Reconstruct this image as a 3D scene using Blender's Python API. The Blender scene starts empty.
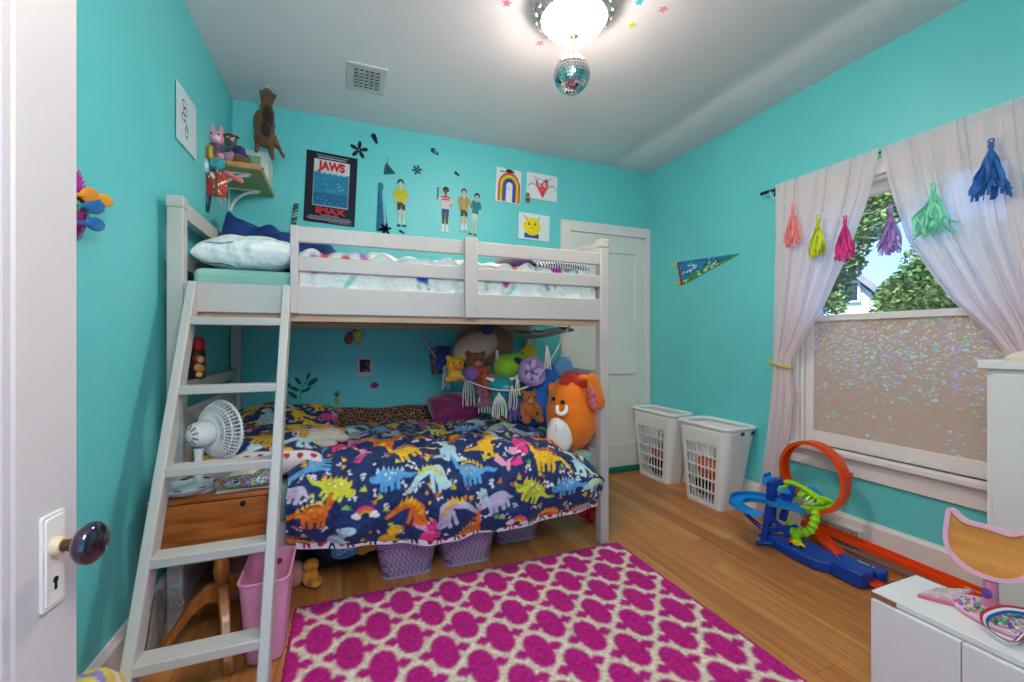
import bpy, math, random
import numpy as np
from mathutils import Vector, Matrix, Euler
random.seed(7); RNG = np.random.default_rng(7)
SC = bpy.context.scene; COL = SC.collection
PI = math.pi
# ---------------------------------------------------------------- camera model (photograph taken as 1024 x 682)
FPX, CX, CY, CAMH, YAW = 429.0, 512.0, 341.0, 1.113, math.radians(21.6)
SY, CYW = math.sin(YAW), math.cos(YAW)
def ray(x, y):
    u = (x - CX) / FPX; v = (CY - y) / FPX
    return Vector((SY + u * CYW, CYW - u * SY, v))
def onY(x, y, Y):
    a = ray(x, y); t = Y / a.y; return Vector((a.x * t, Y, CAMH + a.z * t))
def onX(x, y, X):
    a = ray(x, y); t = X / a.x; return Vector((X, a.y * t, CAMH + a.z * t))
def onZ(x, y, Z):
    a = ray(x, y); t = (Z - CAMH) / a.z; return Vector((a.x * t, a.y * t, Z))
# ---------------------------------------------------------------- colour and materials
def lin(c):
    if isinstance(c, str):
        c = c.lstrip('#'); c = [int(c[i:i + 2], 16) for i in (0, 2, 4)]
    return tuple(((v / 255) / 12.92 if v / 255 <= .04045 else ((v / 255 + .055) / 1.055) ** 2.4) for v in c)
MATS = {}
def M(name, col='#ffffff', rough=.55, metal=0., bump=0., bscale=60., var=0., vscale=8., spec=.4, sheen=0., trans=0., emit=0., alpha=1., stretch=None, coat=0.):
    if name in MATS: return MATS[name]
    m = bpy.data.materials.new(name); MATS[name] = m
    m.use_nodes = True
    nt = m.node_tree; b = nt.nodes['Principled BSDF']; L = nt.links.new
    c = lin(col)
    b.inputs['Base Color'].default_value = (*c, 1)
    b.inputs['Roughness'].default_value = rough
    b.inputs['Metallic'].default_value = metal
    b.inputs['Specular IOR Level'].default_value = spec
    b.inputs['Sheen Weight'].default_value = sheen
    b.inputs['Transmission Weight'].default_value = trans
    b.inputs['Coat Weight'].default_value = coat
    b.inputs['Alpha'].default_value = alpha
    if emit:
        b.inputs['Emission Color'].default_value = (*c, 1); b.inputs['Emission Strength'].default_value = emit
    if bump or var:
        tc = nt.nodes.new('ShaderNodeTexCoord'); src = tc.outputs['Object']
        if stretch:
            mp = nt.nodes.new('ShaderNodeMapping'); mp.inputs['Scale'].default_value = stretch
            L(src, mp.inputs['Vector']); src = mp.outputs['Vector']
    if var:
        n = nt.nodes.new('ShaderNodeTexNoise'); n.inputs['Scale'].default_value = vscale; n.inputs['Detail'].default_value = 4
        L(src, n.inputs['Vector'])
        r = nt.nodes.new('ShaderNodeValToRGB')
        r.color_ramp.elements[0].position = .3; r.color_ramp.elements[1].position = .7
        r.color_ramp.elements[0].color = (*[max(0, v * (1 - var)) for v in c], 1)
        r.color_ramp.elements[1].color = (*[min(1, v * (1 + var)) for v in c], 1)
        L(n.outputs['Fac'], r.inputs['Fac']); L(r.outputs['Color'], b.inputs['Base Color'])
    if bump:
        n = nt.nodes.new('ShaderNodeTexNoise'); n.inputs['Scale'].default_value = bscale; n.inputs['Detail'].default_value = 3
        L(src, n.inputs['Vector'])
        bp = nt.nodes.new('ShaderNodeBump'); bp.inputs['Strength'].default_value = bump; bp.inputs['Distance'].default_value = .01
        L(n.outputs['Fac'], bp.inputs['Height']); L(bp.outputs['Normal'], b.inputs['Normal'])
    return m
def wood(name, c1, c2, rough=.4, axis=0, scale=6., coat=0.):
    if name in MATS: return MATS[name]
    m = bpy.data.materials.new(name); MATS[name] = m; m.use_nodes = True
    nt = m.node_tree; b = nt.nodes['Principled BSDF']; L = nt.links.new
    tc = nt.nodes.new('ShaderNodeTexCoord'); mp = nt.nodes.new('ShaderNodeMapping')
    s = [9., 9., 9.]; s[axis] = .9; mp.inputs['Scale'].default_value = s
    n = nt.nodes.new('ShaderNodeTexNoise'); n.inputs['Scale'].default_value = scale; n.inputs['Detail'].default_value = 6; n.inputs['Distortion'].default_value = .6
    r = nt.nodes.new('ShaderNodeValToRGB')
    r.color_ramp.elements[0].position = .32; r.color_ramp.elements[1].position = .7
    r.color_ramp.elements[0].color = (*lin(c1), 1); r.color_ramp.elements[1].color = (*lin(c2), 1)
    L(tc.outputs['Object'], mp.inputs['Vector']); L(mp.outputs['Vector'], n.inputs['Vector']); L(n.outputs['Fac'], r.inputs['Fac']); L(r.outputs['Color'], b.inputs['Base Color'])
    b.inputs['Roughness'].default_value = rough; b.inputs['Coat Weight'].default_value = coat
    return m
def painted_mat(name='painted', rough=.6, bump=0., bscale=300., sheen=0., spec=.3, attr='Col', dist=.01):
    if name in MATS: return MATS[name]
    m = bpy.data.materials.new(name); MATS[name] = m; m.use_nodes = True
    nt = m.node_tree; b = nt.nodes['Principled BSDF']; L = nt.links.new
    a = nt.nodes.new('ShaderNodeAttribute'); a.attribute_name = attr
    L(a.outputs['Color'], b.inputs['Base Color'])
    b.inputs['Roughness'].default_value = rough; b.inputs['Sheen Weight'].default_value = sheen; b.inputs['Specular IOR Level'].default_value = spec
    if bump:
        tc = nt.nodes.new('ShaderNodeTexCoord')
        n = nt.nodes.new('ShaderNodeTexNoise'); n.inputs['Scale'].default_value = bscale
        L(tc.outputs['Object'], n.inputs['Vector'])
        bp = nt.nodes.new('ShaderNodeBump'); bp.inputs['Strength'].default_value = bump; bp.inputs['Distance'].default_value = dist
        L(n.outputs['Fac'], bp.inputs['Height']); L(bp.outputs['Normal'], b.inputs['Normal'])
    return m
# ---------------------------------------------------------------- objects, tags
def tag(o, label=None, cat=None, group=None, kind=None):
    if label: o['label'] = label
    if cat: o['category'] = cat
    if group: o['group'] = group
    if kind: o['kind'] = kind
    return o
def thing(name, label, cat, loc=(0, 0, 0), group=None, rotz=0.):
    o = bpy.data.objects.new(name, None); COL.objects.link(o); o.empty_display_size = .05
    o.location = loc; o.rotation_euler = (0, 0, rotz)
    return tag(o, label, cat, group)
def wloc(o):
    v = Vector((0, 0, 0))
    while o is not None: v += o.location; o = o.parent
    return v
def move(o, loc, rot=(0, 0, 0), scale=None):
    o.location = loc; o.rotation_euler = rot
    if scale: o.scale = (scale,) * 3
    return o
def copy_tree(o, parent=None):
    c = o.copy(); COL.objects.link(c)
    if parent: c.parent = parent
    for ch in list(o.children): copy_tree(ch, c)
    return c
def frame(o, x, y=None, z=None):
    """4x4 from origin and axes"""
    x = Vector(x).normalized()
    if z is None:
        y = Vector(y); z = x.cross(y).normalized(); y = z.cross(x)
    else:
        z = Vector(z); y = z.cross(x).normalized(); z = x.cross(y)
    m = Matrix((x, y, z)).transposed().to_4x4(); m.translation = Vector(o); return m
def T(x, y, z): return Matrix.Translation((x, y, z))
def R(a, ax): return Matrix.Rotation(a, 4, ax)
class MB:
    def __init__(s): s.v = []; s.f = []; s.m = []; s.mi = 0
    def add(s, vs, fs):
        o = len(s.v); s.v += [tuple(v) for v in vs]; s.f += [tuple(i + o for i in f) for f in fs]; s.m += [s.mi] * len(fs); return s
    def box(s, x0, x1, y0, y1, z0, z1, mat=None):
        c = [Vector((x, y, z)) for x in (x0, x1) for y in (y0, y1) for z in (z0, z1)]
        if mat is not None: c = [mat @ p for p in c]
        return s.add(c, [(0, 1, 3, 2), (4, 6, 7, 5), (0, 4, 5, 1), (2, 3, 7, 6), (0, 2, 6, 4), (1, 5, 7, 3)])
    def bar(s, p, q, w, t, up=(0, 0, 1)):
        p = Vector(p); q = Vector(q); d = (q - p); L_ = d.length
        m = frame(p, d, z=up) if abs(d.normalized().dot(Vector(up))) < .98 else frame(p, d, z=(0, 1, 0))
        return s.box(0, L_, -w / 2, w / 2, -t / 2, t / 2, m)
    def tube(s, pts, r, n=8, closed=False, cap=True, flat=1.):
        pts = [Vector(p) for p in pts]; N = len(pts)
        rs = r if isinstance(r, (list, tuple)) else [r] * N
        tan = []
        for i in range(N):
            a = pts[(i - 1) % N] if (closed or i > 0) else pts[i]; b = pts[(i + 1) % N] if (closed or i < N - 1) else pts[i]
            t = (b - a); tan.append(t.normalized() if t.length > 1e-9 else Vector((0, 0, 1)))
        up = Vector((0, 0, 1)) if abs(tan[0].z) < .9 else Vector((1, 0, 0))
        nrm = (up - tan[0] * up.dot(tan[0])).normalized(); vs = []
        for i in range(N):
            nrm = (nrm - tan[i] * nrm.dot(tan[i])).normalized(); bi = tan[i].cross(nrm)
            for k in range(n):
                a = 2 * PI * k / n; vs.append(pts[i] + (nrm * math.cos(a) * flat + bi * math.sin(a)) * rs[i])
        fs = []
        for i in range(N if closed else N - 1):
            j = (i + 1) % N
            for k in range(n): l = (k + 1) % n; fs.append((i * n + k, i * n + l, j * n + l, j * n + k))
        if cap and not closed: fs += [tuple(range(n))[::-1], tuple(range((N - 1) * n, N * n))]
        return s.add(vs, fs)
    def loft(s, rings, cap=True, closed=False):
        n = len(rings[0]); vs = [p for r in rings for p in r]; fs = []
        K = len(rings)
        for i in range(K if closed else K - 1):
            j = (i + 1) % K
            for k in range(n): l = (k + 1) % n; fs.append((i * n + k, i * n + l, j * n + l, j * n + k))
        if cap and not closed: fs += [tuple(range(n))[::-1], tuple(range((K - 1) * n, K * n))]
        return s.add(vs, fs)
    def lathe(s, prof, n=24, mat=None):
        rings = [[Vector((max(r, 1e-4) * math.cos(2 * PI * k / n), max(r, 1e-4) * math.sin(2 * PI * k / n), z)) for k in range(n)] for r, z in prof]
        if mat is not None: rings = [[mat @ p for p in q] for q in rings]
        return s.loft(rings)
    def ell(s, c, r, rot=None, nu=18, nv=11):
        if not isinstance(r, (list, tuple)): r = (r, r, r)
        m = Matrix.Translation(c) @ (Euler(rot).to_matrix().to_4x4() if rot else Matrix.Identity(4))
        return s.lathe_scaled(r, nu, nv, m)
    def lathe_scaled(s, r, nu, nv, m):
        rings = []
        for j in range(nv + 1):
            a = -PI / 2 + PI * j / nv; cr = max(math.cos(a), .004)
            rings.append([m @ Vector((r[0] * cr * math.cos(2 * PI * k / nu), r[1] * cr * math.sin(2 * PI * k / nu), r[2] * math.sin(a))) for k in range(nu)])
        return s.loft(rings)
    def prism(s, poly, mat, t):
        n = len(poly); vs = [mat @ Vector((x, y, z)) for z in (0, t) for x, y in poly]
        fs = [tuple(range(n))[::-1], tuple(range(n, 2 * n))] + [(k, (k + 1) % n, n + (k + 1) % n, n + k) for k in range(n)]
        return s.add(vs, fs)
    def fan_prism(s, poly, mat, z0, z1):
        r = lambda k, z: [mat @ Vector((x * k, y * k, z)) for x, y in poly]
        return s.loft([r(.01, z0), r(1, z0), r(1, z1), r(.01, z1)])
    def ring_prism(s, outer, inner, mat, t):
        n = len(outer); vs = [mat @ Vector((x, y, z)) for z in (0, t) for P_ in (outer, inner) for x, y in P_]
        fs = []
        for k in range(n):
            l = (k + 1) % n
            fs += [(k, n + k, n + l, l), (2 * n + k, 2 * n + l, 3 * n + l, 3 * n + k), (k, l, 2 * n + l, 2 * n + k), (n + k, 3 * n + k, 3 * n + l, n + l)]
        return s.add(vs, fs)
    def grid(s, nu, nv, fn):
        vs = [fn(i / nu, j / nv) for j in range(nv + 1) for i in range(nu + 1)]
        fs = [(j * (nu + 1) + i, j * (nu + 1) + i + 1, (j + 1) * (nu + 1) + i + 1, (j + 1) * (nu + 1) + i) for j in range(nv) for i in range(nu)]
        return s.add(vs, fs)
    def build(s, name, mats, parent=None, smooth=None, bevel=0., seg=2, sub=0, solid=0., remesh=0., origin=None, angle=40, disp=0., dscale=.03):
        me = bpy.data.meshes.new(name); o = bpy.data.objects.new(name, me); COL.objects.link(o)
        if parent is not None:
            base = wloc(parent); o.parent = parent; off = base
        else:
            if origin is None:
                a = np.array(s.v); lo = a.min(0); hi = a.max(0); origin = ((lo[0] + hi[0]) / 2, (lo[1] + hi[1]) / 2, lo[2])
            off = Vector(origin); o.location = off
        me.from_pydata([(v[0] - off[0], v[1] - off[1], v[2] - off[2]) for v in s.v], [], s.f)
        for m in (mats if isinstance(mats, (list, tuple)) else [mats]): me.materials.append(m)
        if max(s.m or [0]) > 0: me.polygons.foreach_set('material_index', s.m)
        if smooth is None: smooth = not bevel
        if smooth:
            me.polygons.foreach_set('use_smooth', [True] * len(me.polygons))
            if not remesh and not sub: me.set_sharp_from_angle(angle=math.radians(angle))
        finish(o, bevel, seg, sub, solid, remesh, disp, dscale)
        me.update(); return o
def finish(o, bevel=0., seg=2, sub=0, solid=0., remesh=0., disp=0., dscale=.03):
    if solid:
        d = o.modifiers.new('solid', 'SOLIDIFY'); d.thickness = solid; d.offset = 0
    if remesh:
        d = o.modifiers.new('remesh', 'REMESH'); d.mode = 'VOXEL'; d.voxel_size = remesh; d.use_smooth_shade = True
        d = o.modifiers.new('relax', 'SMOOTH'); d.iterations = 4; d.factor = .5
    if sub:
        d = o.modifiers.new('sub', 'SUBSURF'); d.levels = sub; d.render_levels = sub
    if disp:
        tx = bpy.data.textures.new('clouds', 'CLOUDS'); tx.noise_scale = dscale
        d = o.modifiers.new('disp', 'DISPLACE'); d.texture = tx; d.strength = disp; d.mid_level = .5
    if bevel:
        d = o.modifiers.new('bevel', 'BEVEL'); d.width = bevel; d.segments = seg; d.limit_method = 'ANGLE'; d.angle_limit = math.radians(35)
        o.data.polygons.foreach_set('use_smooth', [True] * len(o.data.polygons)); o.data.set_sharp_from_angle(angle=math.radians(30))
        d.harden_normals = False
# ---------------------------------------------------------------- painted cloth and paper: a small raster put into a colour attribute
class Canvas:
    def __init__(s, w, h, px, col):
        """w x h metres, px metres per sample; origin bottom left"""
        s.w, s.h, s.px = w, h, px
        s.nx = max(2, int(round(w / px)) + 1); s.ny = max(2, int(round(h / px)) + 1)
        s.a = np.empty((s.ny, s.nx, 3)); s.a[:] = lin(col)
        s.X, s.Y = np.meshgrid(np.linspace(0, w, s.nx), np.linspace(0, h, s.ny))
    def _win(s, x0, x1, y0, y1):
        i0 = max(0, int(x0 / s.w * (s.nx - 1)) - 1); i1 = min(s.nx, int(x1 / s.w * (s.nx - 1)) + 3)
        j0 = max(0, int(y0 / s.h * (s.ny - 1)) - 1); j1 = min(s.ny, int(y1 / s.h * (s.ny - 1)) + 3)
        return (slice(j0, j1), slice(i0, i1)) if i1 > i0 and j1 > j0 else None
    def ell(s, x, y, rx, ry, col, rot=0.):
        r = max(rx, ry); w = s._win(x - r, x + r, y - r, y + r)
        if not w: return s
        dx = s.X[w] - x; dy = s.Y[w] - y; c, d = math.cos(rot), math.sin(rot)
        s.a[w][((dx * c + dy * d) / rx) ** 2 + ((-dx * d + dy * c) / ry) ** 2 <= 1] = lin(col); return s
    def poly(s, pts, col):
        xs = [p[0] for p in pts]; ys = [p[1] for p in pts]; w = s._win(min(xs), max(xs), min(ys), max(ys))
        if not w: return s
        X, Y = s.X[w], s.Y[w]; ins = np.zeros(X.shape, bool); n = len(pts)
        for i in range(n):
            (x0, y0), (x1, y1) = pts[i], pts[(i + 1) % n]
            if y0 == y1: continue
            ins ^= ((Y >= min(y0, y1)) & (Y < max(y0, y1)) & (X < x0 + (Y - y0) * (x1 - x0) / (y1 - y0)))
        s.a[w][ins] = lin(col); return s
    def line(s, pts, wd, col, wd2=None):
        """stroke, the width running from wd to wd2"""
        n = len(pts) - 1; wd2 = wd if wd2 is None else wd2
        for i in range(n):
            (x0, y0), (x1, y1) = pts[i], pts[i + 1]; a = wd + (wd2 - wd) * i / n; b = wd + (wd2 - wd) * (i + 1) / n; r = max(a, b)
            w = s._win(min(x0, x1) - r, max(x0, x1) + r, min(y0, y1) - r, max(y0, y1) + r)
            if not w: continue
            X, Y = s.X[w], s.Y[w]; dx, dy = x1 - x0, y1 - y0; q = dx * dx + dy * dy or 1e-12
            t = np.clip(((X - x0) * dx + (Y - y0) * dy) / q, 0, 1)
            s.a[w][np.hypot(X - x0 - t * dx, Y - y0 - t * dy) <= (a + (b - a) * t) / 2] = lin(col)
        return s
    def arc(s, x, y, r, a0, a1, wd, col, ry=None, n=16):
        ry = ry or r
        return s.line([(x + r * math.cos(math.radians(a0 + (a1 - a0) * k / n)), y + ry * math.sin(math.radians(a0 + (a1 - a0) * k / n))) for k in range(n + 1)], wd, col)
    def soft(s):
        """average neighbouring samples so that printed edges are smooth"""
        a = s.a; p = np.pad(a, ((1, 1), (1, 1), (0, 0)), mode='edge'); s.a = (4 * a + 2 * (p[:-2, 1:-1] + p[2:, 1:-1] + p[1:-1, :-2] + p[1:-1, 2:]) + p[:-2, :-2] + p[2:, 2:] + p[:-2, 2:] + p[2:, :-2]) / 16; return s
    def rect(s, x0, x1, y0, y1, col):
        return s.poly([(x0, y0), (x1, y0), (x1, y1), (x0, y1)], col)
def raster_mesh(name, cv, pos, mat, parent=None, solid=0., origin=None, keep=None):
    """pos(X, Y) -> (ny, nx, 3) world positions of the canvas samples"""
    Pn = np.asarray(pos(cv.X, cv.Y), float).reshape(-1, 3); nx, ny = cv.nx, cv.ny
    i = (np.arange(ny - 1)[:, None] * nx + np.arange(nx - 1)[None, :]).ravel()
    F = np.stack([i, i + 1, i + 1 + nx, i + nx], 1)
    C = cv.a.reshape(-1, 3)
    if keep is not None:
        F = F[keep.ravel()]
        used = np.unique(F); mp = np.full(len(Pn), -1); mp[used] = np.arange(len(used)); F = mp[F]; Pn = Pn[used]; C = C[used]
    me = bpy.data.meshes.new(name); o = bpy.data.objects.new(name, me); COL.objects.link(o)
    if parent is not None: off = np.array(wloc(parent)); o.parent = parent
    else:
        if origin is None: lo = Pn.min(0); hi = Pn.max(0); origin = ((lo[0] + hi[0]) / 2, (lo[1] + hi[1]) / 2, lo[2])
        off = np.array(origin); o.location = tuple(off)
    V = (Pn - off)
    me.vertices.add(len(V)); me.vertices.foreach_set('co', V.astype(np.float32).ravel())
    me.loops.add(len(F) * 4); me.loops.foreach_set('vertex_index', F.astype(np.int32).ravel())
    me.polygons.add(len(F)); me.polygons.foreach_set('loop_start', (np.arange(len(F)) * 4).astype(np.int32)); me.polygons.foreach_set('loop_total', np.full(len(F), 4, np.int32))
    me.polygons.foreach_set('use_smooth', np.ones(len(F), bool))
    me.update(calc_edges=True)
    at = me.color_attributes.new('Col', 'FLOAT_COLOR', 'POINT')
    at.data.foreach_set('color', np.concatenate([C, np.ones((len(C), 1))], 1).astype(np.float32).ravel())
    me.materials.append(mat); me.validate()
    if solid: finish(o, solid=solid)
    return o
def plane_pos(o, ux, uy, bow=0.):
    """flat sheet spanned from o by unit-per-metre vectors ux, uy; a slight bow along its normal"""
    o = np.array(o, float); ux = np.array(ux, float); uy = np.array(uy, float); n = np.cross(ux, uy); n /= np.linalg.norm(n)
    def f(X, Y):
        return o + X[..., None] * ux + Y[..., None] * uy + (n * bow) * np.sin(X / max(X.max(), 1e-6) * PI)[..., None]
    return f
def text(name, s_, size, mat4, mat, parent, depth=.001, bold=0., align='CENTER', sx=1.):
    cu = bpy.data.curves.new('t', 'FONT'); cu.body = s_; cu.size = size; cu.extrude = depth; cu.align_x = align; cu.align_y = 'CENTER'; cu.offset = bold
    tmp = bpy.data.objects.new('t', cu); COL.objects.link(tmp)
    dg = bpy.context.evaluated_depsgraph_get()
    me = bpy.data.meshes.new_from_object(tmp.evaluated_get(dg)); bpy.data.objects.remove(tmp); bpy.data.curves.remove(cu)
    me.name = name; off = wloc(parent) if parent else Vector((0, 0, 0))
    me.transform(Matrix.Translation(-off) @ mat4 @ Matrix.Diagonal((sx, 1, 1, 1)))
    me.materials.clear(); me.materials.append(mat)
    o = bpy.data.objects.new(name, me); COL.objects.link(o)
    if parent: o.parent = parent
    return o
def smooth_path(pts, n=6, closed=False):
    """Catmull-Rom through pts"""
    P_ = [Vector(p) for p in pts]; out = []; N = len(P_)
    for i in range(N if closed else N - 1):
        a = P_[(i - 1) % N] if (closed or i > 0) else P_[0] * 2 - P_[1]; b = P_[i]; c = P_[(i + 1) % N]
        d = P_[(i + 2) % N] if (closed or i < N - 2) else P_[-1] * 2 - P_[-2]
        for k in range(n):
            t = k / n
            out.append(.5 * ((2 * b) + (c - a) * t + (2 * a - 5 * b + 4 * c - d) * t * t + (3 * b - a - 3 * c + d) * t ** 3))
    if not closed: out.append(P_[-1])
    return out
def bez2(pts, n=8, closed=True):
    return [(p.x, p.y) for p in smooth_path([(x, y, 0) for x, y in pts], n, closed)]
def rrect(w, h, r, n=5):
    out = []
    for cx, cy, a in ((w / 2 - r, h / 2 - r, 0), (-w / 2 + r, h / 2 - r, 90), (-w / 2 + r, -h / 2 + r, 180), (w / 2 - r, -h / 2 + r, 270)):
        for k in range(n + 1):
            t = math.radians(a + 90 * k / n); out.append((cx + r * math.cos(t), cy + r * math.sin(t)))
    return out
# ================================================================ THE ROOM
XL0, XL1 = -.625, -.665         # left wall runs very slightly out of square (back, front)
XR, YB, YF, ZC = 2.525, 3.09, -.06, 2.6
def xl(y): return XL0 + (XL1 - XL0) * (YB - y) / (YB - 1.4)
def m_teal():
    m = M('teal_wall_paint', (106, 207, 211), rough=.42, bump=.05, bscale=160, var=.035, vscale=2.2, spec=.35)
    return m
TEAL = m_teal()
WHITE = M('white_trim_paint', (232, 222, 222), rough=.4, var=.03, vscale=5, bump=.04, bscale=40)
CEILM = M('ceiling_paint', (232, 223, 228), rough=.8, bump=.12, bscale=25, var=.03, vscale=1.5)
DOORM = M('door_paint', (202, 191, 193), rough=.42, var=.03, vscale=3)
# floor boards run along Y
def floor_mat():
    m = bpy.data.materials.new('fir_floor_boards'); MATS['fir_floor_boards'] = m; m.use_nodes = True
    nt = m.node_tree; b = nt.nodes['Principled BSDF']; L = nt.links.new; N = nt.nodes.new
    tc = N('ShaderNodeTexCoord'); sep = N('ShaderNodeSeparateXYZ'); L(tc.outputs['Object'], sep.inputs[0])
    W = .105
    def math_(op, a, bb=None):
        n = N('ShaderNodeMath'); n.operation = op
        for i, v in enumerate((a, bb)):
            if v is None: continue
            if isinstance(v, (int, float)): n.inputs[i].default_value = v
            else: L(v, n.inputs[i])
        return n.outputs[0]
    u = math_('DIVIDE', sep.outputs['X'], W); idx = math_('FLOOR', u); fr = math_('SUBTRACT', u, idx)
    wn = N('ShaderNodeTexWhiteNoise'); wn.noise_dimensions = '1D'; L(idx, wn.inputs['W'])
    v = math_('ADD', math_('DIVIDE', sep.outputs['Y'], 1.9), math_('MULTIPLY', wn.outputs['Value'], 7.3)); vi = math_('FLOOR', v); vf = math_('SUBTRACT', v, vi)
    wn2 = N('ShaderNodeTexWhiteNoise'); wn2.noise_dimensions = '2D'
    cmb = N('ShaderNodeCombineXYZ'); L(idx, cmb.inputs[0]); L(vi, cmb.inputs[1]); L(cmb.outputs[0], wn2.inputs['Vector'])
    # grain
    cm = N('ShaderNodeCombineXYZ'); L(math_('MULTIPLY', sep.outputs['X'], 30.), cm.inputs[0]); L(math_('MULTIPLY', sep.outputs['Y'], 1.3), cm.inputs[1]); L(math_('MULTIPLY', wn2.outputs['Value'], 40.), cm.inputs[2])
    g = N('ShaderNodeTexNoise'); g.inputs['Scale'].default_value = 1.6; g.inputs['Detail'].default_value = 6; g.inputs['Distortion'].default_value = .5; L(cm.outputs[0], g.inputs['Vector'])
    fac = math_('ADD', math_('MULTIPLY', g.outputs['Fac'], .76), math_('MULTIPLY', wn2.outputs['Value'], .24))
    r = N('ShaderNodeValToRGB'); e = r.color_ramp.elements
    e[0].position = .28; e[0].color = (*lin((166, 98, 46)), 1); e[1].position = .8; e[1].color = (*lin((222, 156, 90)), 1)
    k = e.new(.52); k.color = (*lin((192, 124, 62)), 1)
    L(fac, r.inputs['Fac'])
    # worn lighter streaks, as on the boards by the bed
    cm2 = N('ShaderNodeCombineXYZ'); L(math_('MULTIPLY', sep.outputs['X'], 9.), cm2.inputs[0]); L(math_('MULTIPLY', sep.outputs['Y'], .7), cm2.inputs[1])
    st = N('ShaderNodeTexNoise'); st.inputs['Scale'].default_value = 1.3; st.inputs['Detail'].default_value = 3; L(cm2.outputs[0], st.inputs['Vector'])
    sr = N('ShaderNodeMapRange'); sr.inputs['From Min'].default_value = .62; sr.inputs['From Max'].default_value = .75; L(st.outputs['Fac'], sr.inputs['Value'])
    mx = N('ShaderNodeMix'); mx.data_type = 'RGBA'; mx.inputs[7].default_value = (*lin((224, 176, 112)), 1)
    L(math_('MULTIPLY', sr.outputs[0], .6), mx.inputs[0]); L(r.outputs['Color'], mx.inputs[6])
    # joints
    d = math_('MINIMUM', fr, math_('SUBTRACT', 1., fr)); gap = math_('LESS_THAN', d, .016)
    d2 = math_('MINIMUM', vf, math_('SUBTRACT', 1., vf)); gap2 = math_('LESS_THAN', d2, .0012)
    gg = math_('MAXIMUM', gap, gap2)
    mx2 = N('ShaderNodeMix'); mx2.data_type = 'RGBA'; L(math_('MULTIPLY', gg, .4), mx2.inputs[0]); L(mx.outputs[2], mx2.inputs[6]); mx2.inputs[7].default_value = (*lin((84, 46, 20)), 1)
    L(mx2.outputs[2], b.inputs['Base Color']); b.inputs['Roughness'].default_value = .33
    bp = N('ShaderNodeBump'); bp.inputs['Strength'].default_value = .25; bp.inputs['Distance'].default_value = .003
    L(math_('SUBTRACT', 1., gg), bp.inputs['Height']); L(bp.outputs['Normal'], b.inputs['Normal'])
    return m
FLOORM = floor_mat()
def struct(name, mb, mats, parent=None, **k):
    o = mb.build(name, mats, parent, **k)
    if parent is None: o['kind'] = 'structure'
    return o
mb = MB(); mb.box(-.95, 2.72, -1.6, YB + .1, -.08, 0); struct('floor', mb, FLOORM, origin=(0, 0, 0), smooth=False)
# plaster ceiling: flat, dipping a little towards the right wall past a soft crease
mb = MB()
xs = [-.95, .0, .8, 1.6, 1.95, 2.08, 2.14, 2.19, 2.25, 2.33, 2.45, 2.72]
zs = [0, 0, 0, 0, .004, .014, .022, .014, -.002, -.008, -.008, -.006]
rings = []
for x, z in zip(xs, zs):
    rings.append([(x, -1.6, ZC + z), (x, YB + .12, ZC + z), (x, YB + .12, ZC + .12), (x, -1.6, ZC + .12)])
mb.loft(rings); struct('ceiling', mb, CEILM, smooth=True, angle=30)
mb = MB()
mb.add([(xl(-1.6), -1.6, 0), (xl(YB), YB, 0), (xl(YB), YB, ZC + .01), (xl(-1.6), -1.6, ZC + .01), (-.95, -1.6, 0), (-.95, YB, 0), (-.95, YB, ZC + .01), (-.95, -1.6, ZC + .01)],
       [(0, 1, 2, 3), (4, 7, 6, 5), (0, 4, 5, 1), (3, 2, 6, 7), (0, 3, 7, 4), (1, 5, 6, 2)])
struct('wall_left', mb, TEAL, smooth=False)
mb = MB(); mb.box(-.95, 2.72, YB, YB + .12, 0, ZC + .01); struct('wall_back', mb, TEAL, smooth=False)
# right wall with the window opening
WY0, WY1, WZ0, WZ1 = .84, 1.735, .52, 1.95
mb = MB()
mb.box(XR, XR + .14, WY1, YB, 0, ZC + .02); mb.box(XR, XR + .14, YF - .1, WY0, 0, ZC + .02)
mb.box(XR, XR + .14, WY0, WY1, 0, WZ0); mb.box(XR, XR + .14, WY0, WY1, WZ1, ZC + .02)
struct('wall_right', mb, TEAL, smooth=False)
# front wall with the doorway the photograph is taken from
mb = MB(); DX0, DX1, DZ = -.47, .40, 2.08
mb.box(DX1, XR + .14, YF - .1, YF, 0, ZC + .02); mb.box(-.95, DX0, YF - .1, YF, 0, ZC + .02); mb.box(DX0, DX1, YF - .1, YF, DZ, ZC + .02)
struct('wall_front', mb, TEAL, smooth=False)
# baseboards
def baseboard(name, pts, hgt=.18, d=.02, side=1):
    mb = MB()
    (x0, y0), (x1, y1) = pts
    v = Vector((x1 - x0, y1 - y0, 0)); m = frame((x0, y0, 0), v, z=(0, 0, 1)); L_ = v.length
    prof = [(0, 0), (d + .004, 0), (d + .004, hgt * .12), (d, hgt * .16), (d, hgt - .018), (d * .55, hgt - .006), (d * .4, hgt), (0, hgt)]
    mb.loft([[m @ Vector((t, side * a, b)) for a, b in prof] for t in (0, L_)]); struct(name, mb, WHITE, smooth=False)
baseboard('baseboard_left', ((xl(-.06), -.06), (xl(YB), YB)), hgt=.2, side=-1)
baseboard('baseboard_right', ((XR, YF), (XR, YB)), hgt=.185, side=1)
baseboard('baseboard_back', ((-.62, YB), (1.63, YB)), hgt=.18, side=-1)
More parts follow.
